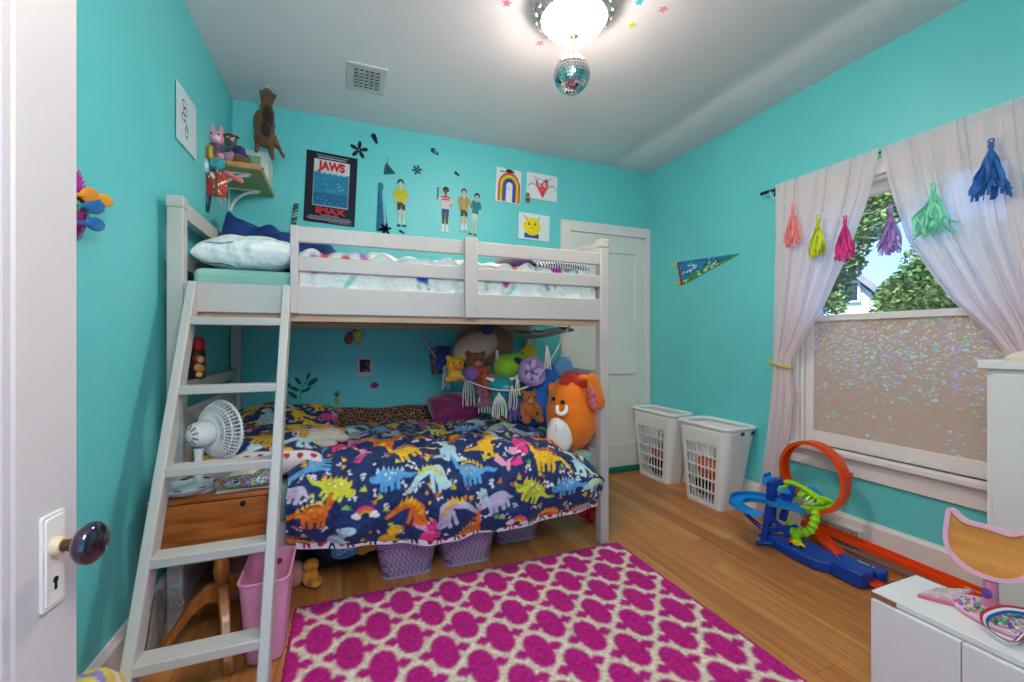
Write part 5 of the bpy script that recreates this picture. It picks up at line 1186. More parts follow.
# furry brown animal toy hung from the ceiling
hk = onZ(268, 85, 2.598); fx, fy = hk.x, hk.y
fur = thing('hanging_animal', 'furry brown animal toy hanging by its head from a ceiling hook', 'plush toy', (fx, fy, 2.15))
FUR = plushmat('brown_fur', (104, 74, 46), bump=.8, bscale=120, var=.35); FUD = plushmat('dark_brown_fur', (48, 32, 24), bump=.8, bscale=120)
mb = MB()
for e in (((fx - .004, fy, 2.525), (.038, .035, .05)), ((fx - .008, fy, 2.45), (.034, .032, .06)), ((fx - .02, fy, 2.36), (.056, .045, .10)), ((fx - .018, fy, 2.29), (.055, .045, .06)), ((fx - .036, fy - .01, 2.545), (.012, .012, .012)), ((fx + .034, fy - .01, 2.535), (.012, .012, .014))): mb.ell(*e)
capsule(mb, (fx - .045, fy, 2.27), (fx - .058, fy - .01, 2.20), .020, .012); capsule(mb, (fx + .01, fy, 2.27), (fx + .026, fy - .01, 2.17), .020, .011); capsule(mb, (fx + .02, fy, 2.31), (fx + .085, fy - .005, 2.185), .02, .009)
mb.build('body', FUR, fur, remesh=.007, disp=.016, dscale=.01)
blob('dark_back', [((fx + .004, fy - .03, 2.40), (.034, .026, .075)), ((fx - .005, fy - .028, 2.33), (.03, .03, .06))], FUD, fur, .007, disp=.01, dscale=.01)
mb = MB(); mb.tube([(fx, fy, 2.57), (fx, fy, 2.598)], .003, 6); mb.ell((fx, fy, 2.592), (.008, .008, .006)); mb.build('hook', WHITE, fur)
# ================================================================ LEFT WALL
cv = Canvas(.235, .245, .0025, (206, 216, 224)); 
for a in range(3): cv.arc(.085 + .012 * math.sin(a * 2), .185 - a * .03, .022, 30, 330, .006, (44, 52, 66), ry=.014)
cv.line([(.09, .12), (.11, .105), (.12, .08)], .008, (44, 52, 66)); cv.arc(.115, .075, .02, 0, 300, .006, (44, 52, 66)); cv.line([(.1, .06), (.115, .045)], .006, (44, 52, 66))
XW = xl(2.29) + .003
tag(raster_mesh('drawing', cv, lambda X, Y: np.stack([xl(0) * 0 + XW + X * 0 + .012 * (X - .1) ** 2 / .02 * 0 - (XL0 - XL1) / (YB - 1.4) * 0 + (XL0 - XL1) / (YB - 1.4) * (2.172 + X - 2.29) + .003, 2.172 + X, 1.957 + Y + .0 * X], -1), PAPER, solid=.003), 'white sheet with a small dark ink scribble pinned to the side wall', 'drawing')
xw = xl(1.5)
wt = thing('wall_burst', 'spiky magenta burst toy with orange and blue paddles on the wall behind the open door', 'wall toy', (xw, 1.47, 1.37))
MAG = M('magenta_rubber', (176, 30, 150), rough=.5)
mb = MB(); bc = Vector((xw + .012, 1.412, 1.473)); mb.lathe([(0, 0), (.08, 0), (.084, .012), (.06, .03), (0, .036)], 24, frame((xw + .002, bc.y, bc.z), (0, 1, 0), z=(1, 0, 0)))
mb.build('hub', MAG, wt)
mb = MB()
for k in range(56):
    a = 2 * PI * k / 56
    for r0, r1, xo in ((.07, .118, .012), (.06, .098, .024)):
        d = Vector((0, math.cos(a + xo * 8), math.sin(a + xo * 8))); p = bc + d * r0 + Vector((xo - .012, 0, 0)); mb.tube([p, p + d * (r1 - r0)], [.0045, .001], 5)
mb.build('spikes', MAG, wt)
for (pa, pb, pc2_, pd, r, col, nm) in ((70, 194.5, 99, 195.5, .016, (236, 146, 26), 'orange_paddle'), (90, 196, 113, 202.5, .014, (238, 162, 30), 'orange_paddle'), (74, 205, 105, 206.5, .018, (22, 104, 176), 'blue_paddle'), (76, 222, 105, 225.5, .015, (22, 104, 176), 'blue_paddle'), (70, 204, 80, 205, .011, (70, 170, 80), 'green_paddle')):
    A_, B_ = onX(pa, pb, xw + .045), onX(pc2_, pd, xw + .045); ya, za, yb, zb = A_.y, A_.z, B_.y, B_.z
    mb = MB(); c = Vector((xw + .045, (ya + yb) / 2, (za + zb) / 2)); d = Vector((0, yb - ya, zb - za)); L_ = d.length
    m = frame(c, d, z=(1, 0, 0)); mb.lathe_scaled((L_ * .34, r * 1.25, .006), 20, 8, m @ T(L_ * .16, 0, 0)); mb.tube([m @ Vector((-L_ * .55, 0, 0)), m @ Vector((0, 0, 0))], r * .35, 8); mb.tube([m @ Vector((-L_ * .5, 0, 0)), Vector((xw + .01, bc.y, bc.z))], r * .3, 6)
    mb.build(nm, M('gloss_%d_%d_%d' % col, col, rough=.35), wt)
# ================================================================ RIGHT WALL: pennant
pnt = thing('pennant', 'blue triangular felt pennant with red band and yellow ties on the window wall', 'pennant', (XR - .004, 2.5, 1.55))
pA, pB, pC = onX(677, 262, XR - .004), onX(681, 286, XR - .004), onX(741, 253, XR - .004)
base = (pA + pB) / 2; ax = (pC - base); PLn = ax.length; half = (pA - pB).length / 2
cv = Canvas(PLn, 2 * half, .0025, (36, 130, 190))
msk = np.abs(cv.Y - half) > half * (1 - cv.X / PLn)
rn = random.Random(2)
cv.poly([(0, 0), (PLn, half), (PLn * .5, half), (0, half * .35)], (70, 150, 60))
for k in range(70):
    x = rn.uniform(.03, PLn * .66); y = half + rn.uniform(-.85, .85) * half * (1 - x / PLn); cv.line([(x, y), (x + rn.uniform(.005, .03), y + rn.uniform(-.02, .02))], rn.uniform(.005, .012), rn.choice([(20, 30, 60), (232, 234, 238), (232, 234, 238), (30, 90, 150), (60, 40, 60), (60, 140, 50), (206, 214, 222)]))
cv.line([(PLn * .68, half), (PLn * .84, half)], .008, (24, 60, 130)); cv.rect(0, .022, 0, 2 * half, (176, 40, 34))
cv.a[msk] = lin(SENT)
keep = ~(msk[:-1, :-1] | msk[1:, :-1] | msk[:-1, 1:] | msk[1:, 1:])
up_ = (pA - pB).normalized(); ux = ax.normalized(); o_ = base - up_ * half
raster_mesh('felt', cv, plane_pos(o_, tuple(ux), tuple(up_), .002), PAPER, pnt, solid=.003, keep=keep)
for e in (.8, -.75):
    p = base + up_ * half * e; mb = MB(); mb.bar(p - ux * .055 + Vector((-.003, 0, 0)), p + Vector((-.003, 0, 0)), .016, .003, up=(1, 0, 0)); mb.build('tie', M('yellow_felt', (226, 208, 60), rough=.8), pnt)
# ================================================================ RUG
RX0, RX1, RY0, RY1 = -.185, 1.405, .30, 1.98
rc = Canvas(RX1 - RX0, RY1 - RY0, .0052, (240, 220, 200))
MAGR = (198, 30, 134)
ox, oy = -.077 - RX0, 1.846 - RY0
for j in range(-2, 17):
    for i in range(-2, 12):
        x = ox + (i + .5 * (j % 2)) * .2075 ; y = oy - (j - 1) * .1165
        x -= .5 * .2075 if j % 2 == 0 else 0
        x += .5 * .2075
        if j % 2 == 1: x -= .2075 * .5
        rc.ell(x, y + .021, .0475, .064, MAGR); rc.ell(x, y - .021, .0475, .064, MAGR)
        for q in (-1, 1):
            cx_ = x + q * .064; rc.poly([(cx_ - .034, y), (cx_, y + .027), (cx_ + .028, y + .006), (cx_ + .028, y - .006), (cx_, y - .027)][::1] if q == 1 else [(cx_ + .034, y), (cx_, y + .027), (cx_ - .028, y + .006), (cx_ - .028, y - .006), (cx_, y - .027)], MAGR)
W_, H_ = RX1 - RX0, RY1 - RY0
rc.soft(); rc.rect(0, .014, 0, H_, MAGR); rc.rect(W_ - .022, W_, 0, H_, MAGR); rc.rect(0, W_, H_ - .016, H_, MAGR)
nz = RNG.normal(0, 1, rc.a.shape[:2]); nz = (nz + np.roll(nz, 1, 0) + np.roll(nz, 1, 1)) / 1.9
rc.a = np.clip(rc.a * (1 + .15 * nz[..., None]), 0, 1)
def rug_pos(X, Y):
    x = RX0 + X; y = RY0 + Y
    e = np.minimum(np.minimum(X, W_ - X), np.minimum(Y, H_ - Y)); z = .003 + .012 * np.clip(e / .012, 0, 1) ** .5
    z = z + .0032 * RNG.random(X.shape) * (e > .008)
    x = x + np.where(e < .004, RNG.normal(0, .0016, X.shape), 0); y = y + np.where(e < .004, RNG.normal(0, .0016, X.shape), 0)
    return np.stack([x, y, z], -1)
ro = raster_mesh('rug', rc, rug_pos, painted_mat('rug_pile', rough=.95, bump=.7, bscale=260, sheen=.05, spec=.05), origin=((RX0 + RX1) / 2, (RY0 + RY1) / 2, 0))
tag(ro, 'shaggy magenta rug with a cream trellis pattern on the wood floor', 'rug')
# ================================================================ SIDE TABLE behind the ladder
TW = wood('orange_pine', (140, 66, 16), (202, 110, 38), rough=.38, axis=0, coat=.2); TW2 = wood('orange_pine_leg', (150, 82, 28), (206, 122, 50), rough=.35, axis=2, coat=.2)
tb = thing('side_table', 'orange pine pedestal table with one drawer squeezed behind the bed ladder', 'table', (-.42, 1.88, 0))
ta0, ta1, tb0, tb1 = -.605, -.245, 1.775, 1.985
mb = MB(); mb.box(ta0 - .004, ta1 + .004, tb0 - .006, tb1, .556, .572); mb.build('tabletop', TW, tb, bevel=.004)
mb = MB(); mb.box(ta0, ta1, tb0 + .014, tb1 - .005, .385, .556); mb.build('carcass', TW, tb, bevel=.003)
mb = MB(); mb.box(ta0 + .006, ta1 - .006, tb0, tb0 + .016, .392, .552); dr_ = mb.build('drawer', TW, tb, bevel=.003)
q = onY(243, 503, tb0); mb = MB(); mb.lathe([(0, 0), (.008, 0), (.009, .006), (.006, .012), (0, .013)], 14, frame((q.x, tb0, q.z), (1, 0, 0), z=(0, -1, 0))); mb.build('knob', M('dark_iron', (40, 34, 30), rough=.4, metal=.6), dr_)
pcx_, pcy_ = -.415, 1.875
mb = MB(); mb.lathe([(0, .15), (.022, .15), (.026, .17), (.026, .20), (.020, .215), (.024, .24), (.028, .27), (.022, .30), (.020, .34), (.03, .37), (.034, .388), (0, .388)], 24, T(pcx_, pcy_, 0)); mb.build('pedestal', TW2, tb)
for fx_, fy_ in ((-.352, 1.675), (-.60, 1.80), (-.30, 2.05)):
    a = Vector((pcx_, pcy_, 0)); d = Vector((fx_, fy_, 0)) - a; L_ = d.length; d.normalize(); rings = []
    for t, z, hgt in ((.06, .19, .07), (.25, .195, .062), (.45, .165, .052), (.65, .11, .044), (.82, .06, .038), (.95, .022, .038), (1.0, .018, .034)):
        c = a + d * (L_ * t); n = Vector((-d.y, d.x, 0)) * .016
        rings.append([c + n + Vector((0, 0, max(.001, z - hgt / 2))), c - n + Vector((0, 0, max(.001, z - hgt / 2))), c - n + Vector((0, 0, z + hgt / 2)), c + n + Vector((0, 0, z + hgt / 2))])
    mb = MB(); mb.loft(rings); mb.build('leg', TW2, tb, bevel=.006)
tt = .5725
# fan
FW = M('white_fan_plastic', (236, 232, 232), rough=.35)
fan = thing('desk_fan', 'small white caged desk fan turned towards the pillows', 'fan', (-.48, 1.875, tt))
fc = Vector((-.448, 1.89, .777)); fax = Vector((.66, .74, .12)).normalized()
FMx = frame(fc, (0, 0, 1), z=fax)
mb = MB(); mb.lathe([(0, 0), (.058, 0), (.06, .008), (.05, .018), (.02, .028), (.014, .034), (.013, .12), (.016, .15), (0, .152)], 28, T(-.485, 1.87, tt)); mb.build('base', FW, fan)
mb = MB(); mb.lathe([(0, -.085), (.018, -.083), (.036, -.074), (.044, -.055), (.047, -.03), (.042, -.012), (.03, 0), (0, 0)], 28, FMx); mot = mb.build('motor_housing', FW, fan)
mb = MB()
for k in range(10):
    a = 2 * PI * k / 10; p = FMx @ Vector((.02 * math.cos(a), .02 * math.sin(a), -.0835)); q_ = FMx @ Vector((.037 * math.cos(a), .037 * math.sin(a), -.0735)); mb.tube([p, q_], .0028, 5)
mb.build('vent_slots', M('grey_slot', (120, 120, 124), rough=.7), mot)
mb = MB(); NB = 44
for k in range(NB):
    a = 2 * PI * k / NB; pts = [(.034, -.006), (.06, -.006), (.09, .004), (.105, .022), (.108, .034)]
    mb.tube([FMx @ Vector((r * math.cos(a), r * math.sin(a), z)) for r, z in pts], .0021, 5)
for r, z in ((.045, -.0075), (.07, -.003), (.093, .008), (.109, .034)): mb.tube([FMx @ Vector((r * math.cos(2 * PI * k / 40), r * math.sin(2 * PI * k / 40), z)) for k in range(40)], .0024 if r < .1 else .005, 6, closed=True)
mb.build('rear_cage', FW, fan)
mb = MB()
for k in range(NB):
    a = 2 * PI * k / NB; pts = [(.108, .036), (.10, .052), (.065, .064), (.03, .068), (.02, .068)]
    mb.tube([FMx @ Vector((r * math.cos(a), r * math.sin(a), z)) for r, z in pts], .0015, 5)
mb.lathe([(0, .066), (.024, .066), (.022, .072), (0, .073)], 24, FMx)
mb.build('front_cage', FW, fan)
mb = MB()
for k in range(4):
    a0 = k * PI / 2
    def bl(u, v, a0=a0):
        r = .018 + .066 * u; a = a0 + (v - .3) * 1.25 * (.6 + .5 * u); return FMx @ Vector((r * math.cos(a), r * math.sin(a), .03 + .018 * (v - .5)))
    mb.grid(6, 6, bl)
mb.lathe([(0, .0), (.018, .0), (.018, .045), (.012, .05), (0, .051)], 20, FMx)
mb.build('blades', M('pale_grey_blades', (196, 200, 206), rough=.3), fan, solid=.0015)
# white dish, papers, cloth and pouch on the table
ds = Canvas(.17, .17, .0025, (206, 214, 226))
for a in range(6): ds.arc(.085, .085, .068, a * 60, a * 60 + 34, .008, (30, 32, 44))
q = onZ(192, 490, tt + .01)
tr_ = thing('dish', 'white dish with black rim marks on the edge of the pedestal table', 'dish', (-.515, 1.845, tt))
mb = MB(); mb.lathe([(0, .001), (.05, .001), (.062, .006), (.084, .026), (.086, .028), (.083, .029), (.06, .011), (.05, .008), (0, .008)], 40, T(-.512, 1.845, tt)); mb.build('bowl', M('glazed_white', (214, 218, 228), rough=.2), tr_)
mb = MB()
for k in range(7): a = 2 * PI * k / 7; mb.tube([(-.512 + .08 * math.cos(a + t * .06), 1.845 + .08 * math.sin(a + t * .06), tt + .029) for t in range(6)], .003, 6)
mb.build('rim_marks', M('black_glaze', (24, 24, 32), rough=.25), tr_)
for k, (x0, y0, w_, d_, rz, z) in enumerate(((-.335, 1.85, .16, .12, .15, 0), (-.325, 1.865, .15, .11, -.12, .0026))):
    cv = Canvas(w_, d_, .003, (226, 216, 204) if k == 0 else (214, 206, 196)); cv.rect(.01, w_ * .6, .02, .03, (150, 140, 140)); cv.rect(.01, w_ * .8, .05, .056, (170, 160, 156)); c, s_ = math.cos(rz), math.sin(rz)
    tag(raster_mesh('paper_sheet', cv, plane_pos((x0 - w_ / 2, y0 - d_ / 2, tt + .0018 + z), (c, s_, 0), (-s_, c, 0), .0), PAPER, solid=.002), ('bottom paper sheet overhanging the front of the pedestal table', 'upper paper sheet lying crosswise under the sequined pouch')[k], 'paper', 'papers on the side table')
SEQ = None
def sequin_mat(name='sequins', sc=140, dark=.25):
    if name in MATS: return MATS[name]
    m = bpy.data.materials.new(name); MATS[name] = m; m.use_nodes = True; nt = m.node_tree; b = nt.nodes['Principled BSDF']; L = nt.links.new; N = nt.nodes.new
    tc = N('ShaderNodeTexCoord'); v = N('ShaderNodeTexVoronoi'); v.inputs['Scale'].default_value = sc; L(tc.outputs['Object'], v.inputs['Vector'])
    hs = N('ShaderNodeHueSaturation'); hs.inputs['Saturation'].default_value = .95; hs.inputs['Value'].default_value = .9; L(v.outputs['Color'], hs.inputs['Color'])
    L(hs.outputs[0], b.inputs['Base Color']); b.inputs['Roughness'].default_value = .25; b.inputs['Metallic'].default_value = .3
    bp = N('ShaderNodeBump'); bp.inputs['Strength'].default_value = .6; bp.inputs['Distance'].default_value = .004; L(v.outputs['Distance'], bp.inputs['Height']); L(bp.outputs[0], b.inputs['Normal']); return m
SEQ = sequin_mat()
tag(blob('sequin_pouch', [((-.30, 1.84, tt + .026), (.08, .055, .022)), ((-.36, 1.83, tt + .026), (.05, .04, .02)), ((-.265, 1.86, tt + .036), (.045, .045, .026))], SEQ, None, .006, disp=.008, dscale=.02), 'multicoloured sequined pouch lying on papers on the pedestal table', 'pouch')
mb = MB(); mb.grid(26, 14, lambda u, v: (-.40 + .17 * u, 1.835 + .11 * v, tt + .03 + .02 * math.sin(u * PI) * math.sin(v * PI) + .014 * u + .006 * math.sin(u * 17 + v * 6)))
tag(mb.build('cloth', M('cream_cotton', (222, 208, 188), rough=.85, bump=.2, bscale=60), solid=.008), 'folded cream cloth on top of the sequined pouch on the pedestal table', 'cloth')
# thermos bottle standing on the bed end rail
ql = onX(199, 378, -.595); tb_ = .9475
th = thing('thermos', 'red-capped flask with a dark picture print standing on the bed end rail', 'flask', (-.594, 2.27, tb_)); tx_, ty_ = -.594, 2.27
mb = MB(); mb.lathe([(0, 0), (.029, 0), (.031, .004), (.031, .122), (.027, .128), (0, .128)], 28, T(tx_, ty_, tb_))
tm = M('flask_print', (70, 44, 36), rough=.35, var=.9, vscale=34); mb.build('body', tm, th)
for (da, z, r, c) in ((-1.2, .05, .016, (206, 140, 60)), (-.9, .085, .014, (214, 170, 110)), (-1.5, .09, .012, (180, 50, 40)), (-.7, .045, .013, (196, 120, 60)), (-1.1, .02, .012, (226, 180, 90))):
    d = Vector((math.cos(da), math.sin(da), 0)); mb = MB(); mb.lathe_scaled((r, r, .0015), 14, 6, frame(Vector((tx_, ty_, tb_ + z)) + d * .0308, (0, 0, 1), z=d)); mb.build('print_patch', M('flask_patch_%d_%d_%d' % c, c, rough=.4), th)
mb = MB(); mb.lathe([(0, .126), (.027, .126), (.028, .132), (.0275, .172), (.024, .180), (0, .181)], 28, T(tx_, ty_, tb_)); mb.build('cap', M('red_plastic', (190, 24, 32), rough=.3), th)
# ---------------------------------------------------------------- on the floor beneath
bin_ = thing('waste_bin', 'pink plastic waste bin with cut-out handles beside the ladder foot', 'bin', (-.25, 1.79, 0))
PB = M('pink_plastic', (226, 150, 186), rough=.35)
def tub(name, cx, cy, wb, db, wt, dt, h, t, rb, rt, mat, parent, z0=0., rot=0.):
    c, s_ = math.cos(rot), math.sin(rot)
    def ring(w_, d_, r, z): return [(cx + c * x - s_ * y, cy + s_ * x + c * y, z) for x, y in rrect(w_, d_, r, 6)]
    mb = MB(); mb.loft([ring(wb - .02, db - .02, max(rb - .01, .006), z0), ring(wb, db, rb, z0 + .008), ring(wt, dt, rt, z0 + h), ring(wt - 2 * t, dt - 2 * t, rt - t * .6, z0 + h), ring(wb - 2 * t, db - 2 * t, max(rb - t, .004), z0 + .012)]); return mb.build(name, mat, parent)
tub('body', -.25, 1.795, .115, .215, .155, .262, .292, .004, .03, .035, PB, bin_)
mb = MB(); o_ = [(-.25 + x, 1.795 + y) for x, y in rrect(.163, .27, .038, 6)]; i_ = [(-.25 + x, 1.795 + y) for x, y in rrect(.148, .255, .033, 6)]; mb.ring_prism(o_, i_, T(0, 0, .284), .010); mb.build('rim', PB, bin_, bevel=.002)
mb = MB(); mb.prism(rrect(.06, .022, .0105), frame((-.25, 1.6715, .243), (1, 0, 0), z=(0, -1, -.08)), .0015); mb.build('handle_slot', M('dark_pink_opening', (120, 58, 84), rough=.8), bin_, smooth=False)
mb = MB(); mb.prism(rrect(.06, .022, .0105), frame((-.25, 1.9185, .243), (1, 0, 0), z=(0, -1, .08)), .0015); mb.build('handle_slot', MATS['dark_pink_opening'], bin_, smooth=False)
# looped white cord hanging down the front of the bed post
lp = []
for k in range(60):
    t = k / 59; c_ = onY(176.5, 540 + 52 * t, 1.9925); lp.append((c_.x + .013 * math.sin(t * 34), 1.9925, c_.z + .011 * math.cos(t * 34)))
c_ = onY(177, 603, 1.9925)
lp += [(c_.x + .021 * math.cos(a), 1.9925, c_.z + .015 * math.sin(2 * a)) for a in [k * .35 for k in range(19)]]
mb = MB(); mb.tube(lp, .0028, 5); tag(mb.build('looped_cord', CORD), 'white looped cord hanging down the bed post behind the ladder', 'cord')
def cloth_heap(name, label, cx, cy, rx, ry, h, mat, seed, cat='cloth', z0=.004, fold=.35, fq=8.):
    return tag(heap(name, cx, cy, z0, rx, ry, h, mat, seed, fold=fold, fq=fq), label, cat)
cloth_heap('blanket', 'dusty pink blanket heaped under the bed behind the pedestal table', -.35, 2.38, .17, .22, .30, M('dusty_pink_fleece', (172, 112, 112), rough=.9, sheen=.4, bump=.2, bscale=60), 3, 'blanket')
tag(blob('cloth_bundle', [((-.616, 1.90, .11), (.012, .06, .11)), ((-.615, 1.86, .06), (.012, .05, .06))], M('oatmeal_cloth', (176, 160, 148), rough=.9, bump=.3, bscale=40), None, .006, disp=.01, dscale=.03), 'oatmeal cloth bundle tucked against the skirting behind the ladder', 'cloth')
# lilac baskets
def basket_mat():
    m = bpy.data.materials.new('lilac_woven_plastic'); m.use_nodes = True; nt = m.node_tree; b = nt.nodes['Principled BSDF']; L = nt.links.new; N = nt.nodes.new
    tc = N('ShaderNodeTexCoord'); sp = N('ShaderNodeSeparateXYZ'); L(tc.outputs['Object'], sp.inputs[0])
    def mt(op, a, c=None):
        n = N('ShaderNodeMath'); n.operation = op
        for i, v in enumerate((a, c)):
            if v is None: continue
            if isinstance(v, (int, float)): n.inputs[i].default_value = v
            else: L(v, n.inputs[i])
        return n.outputs[0]
    xy = mt('ADD', sp.outputs[0], sp.outputs[1]); a = mt('SINE', mt('ADD', mt('MULTIPLY', xy, 300.), mt('MULTIPLY', mt('SINE', mt('MULTIPLY', sp.outputs[2], 260.)), 1.5))); c = mt('SINE', mt('MULTIPLY', sp.outputs[2], 520.))
    h = mt('MULTIPLY', a, mt('ADD', mt('MULTIPLY', c, .35), .65))
    r = N('ShaderNodeMapRange'); r.inputs['From Min'].default_value = -.6; r.inputs['From Max'].default_value = -.2; L(h, r.inputs['Value'])
    mx = N('ShaderNodeMix'); mx.data_type = 'RGBA'; mx.inputs[6].default_value = (*lin((96, 74, 108)), 1); mx.inputs[7].default_value = (*lin((178, 150, 188)), 1); L(r.outputs[0], mx.inputs[0]); L(mx.outputs[2], b.inputs['Base Color'])
    b.inputs['Roughness'].default_value = .45; bp = N('ShaderNodeBump'); bp.inputs['Strength'].default_value = .5; bp.inputs['Distance'].default_value = .004; L(h, bp.inputs['Height']); L(bp.outputs[0], b.inputs['Normal']); return m
BK = basket_mat(); BKR = M('lilac_plastic', (174, 146, 184), rough=.45)
bk = thing('storage_basket', '', 'basket', (0, 0, 0), 'lilac storage baskets under the bunk bed')
tub('basket_body', 0, 0, .232, .29, .292, .35, .178, .005, .045, .05, BK, bk)
mb = MB(); mb.ring_prism(rrect(.304, .362, .055, 6), rrect(.279, .337, .045, 6), T(0, 0, .166), .014); mb.build('rim', BKR, bk, bevel=.003)
mb = MB(); mb.ring_prism(rrect(.239, .297, .047, 6), rrect(.217, .275, .04, 6), T(0, 0, .0), .012); mb.build('foot_rim', BKR, bk, bevel=.002)
for k, (x, y, lab) in enumerate(((.290, 2.21, 'lilac woven basket under the bed, the one closest to the pink bin'), (.588, 2.215, 'lilac woven basket under the bed between the two others'), (.912, 2.35, 'lilac woven basket set deepest under the bed, next to the mammoth end'))):
    o = bk if k == 0 else copy_tree(bk); move(o, (x, y, 0)); o['label'] = lab
# dark bag with pale blue oval, toys beside it
bg_ = thing('duffel_bag', 'dark bag with a pale blue scripted oval lying under the bed', 'bag', (.02, 2.3, 0))
mb = MB(); rings = []
for k in range(13):
    t = k / 12; x = -.17 + .34 * t; e = max(.15, min(1, min(t, 1 - t) / .12)) ** .5; rings.append([(x, 2.32 + .10 * e * math.cos(a), .095 + .093 * e * math.sin(a)) for a in [2 * PI * q / 18 for q in range(18)]])
mb.loft(rings); mb.build('bag_body', M('black_nylon', (28, 24, 30), rough=.6, bump=.2, bscale=40), bg_, sub=1)
ov = Canvas(.16, .10, .002, SENT); ov.ell(.08, .05, .078, .047, (96, 150, 190)); wp = [(.03, .035), (.04, .07), (.05, .068), (.045, .05), (.055, .045), (.045, .033), (.036, .036), (.06, .04), (.07, .055), (.066, .04), (.078, .046), (.084, .056), (.088, .04), (.096, .044), (.1, .078), (.1, .04), (.112, .045), (.112, .056), (.122, .04), (.134, .05)]
ov.line([(p.x, p.y) for p in smooth_path([(x, y, 0) for x, y in wp], 5)], .0045, (190, 214, 226))
sn = np.array(lin(SENT)); mk = np.abs(ov.a - sn).sum(-1) < 1e-9; kp_ = ~(mk[:-1, :-1] | mk[1:, :-1] | mk[:-1, 1:] | mk[1:, 1:])
raster_mesh('oval_patch', ov, lambda X, Y: np.stack([-.055 + X * .98 + Y * .05, 2.32 - .108 * np.cos((Y - .05) * 9 + .1), .10 + .108 * np.sin((Y - .05) * 9 + .1) + (X - .08) * .12], -1), PAPER, bg_, solid=.003, keep=kp_)
tag(blob('plush_lion', [((-.135, 2.14, .05), (.035, .03, .05)), ((-.13, 2.13, .105), (.033, .028, .03)), ((-.11, 2.12, .03), (.03, .035, .022))], plushmat('orange_yellow_plush', (226, 140, 40), var=.5, vscale=30), None, .006, disp=.008, dscale=.012), 'small orange and yellow plush on the floor beside the dark bag under the bed', 'plush toy')
tag(blob('plush_ball', [((-.20, 2.17, .06), (.045, .05, .06))], plushmat('peach_plush', (206, 140, 128)), None, .007), 'peach plush ball on the floor behind the pink bin', 'plush toy')
tag(blob('plush_duck', [((.13, 2.18, .125), (.05, .03, .025)), ((.09, 2.17, .12), (.03, .025, .03))], plushmat('golden_plush', (214, 150, 40)), None, .006), 'golden plush resting against the dark bag at its basket end', 'plush toy')
rt = thing('red_toy', 'red knobbly toy on the floor under the foot of the bed', 'toy', (1.17, 2.5, 0)); RP = M('red_toy_plastic', (200, 30, 34), rough=.35)
q = onZ(590, 513, .05)
mb = MB()
for dx, dy, z, r in ((0, 0, .045, .045), (.06, .0, .06, .03), (-.05, .01, .055, .028), (.025, -.02, .085, .026)): mb.ell((q.x + dx, q.y + dy, z), r)
mb.build('body', RP, rt, remesh=.007)
for dx in (-.03, .04): mb = MB(); mb.lathe([(0, 0), (.012, 0), (.012, .03), (.016, .034), (.016, .042), (0, .044)], 14, frame((q.x + dx, q.y - .035, .05), (1, 0, 0), z=(.2, -1, .3))); mb.build('peg', RP, rt)
# colourful fabric corner on the floor by the door
fc_ = Canvas(.25, .18, .004, (230, 200, 90))
for k in range(7): fc_.line([(.02 + k * .04, 0), (k * .04 - .03, .18)], .014, [(150, 130, 190), (236, 226, 220), (230, 130, 90), (110, 140, 200)][k % 4])
tag(raster_mesh('fabric_bag', fc_, lambda X, Y: np.stack([-.638 + Y / .18 * .12, 1.125 + X / .25 * .37, .004 + .30 * np.sqrt(np.clip(1 - np.abs(2 * X / .25 - 1) ** 2.4, 0, 1)) * np.sqrt(np.clip(1 - np.abs(2 * Y / .18 - 1) ** 5, 0, 1)) + .006 * np.sin(X * 90) * np.sin(Y * 60)], -1), CLOTH, solid=.004), 'bright yellow and violet striped fabric bag against the wall by the open door', 'bag')
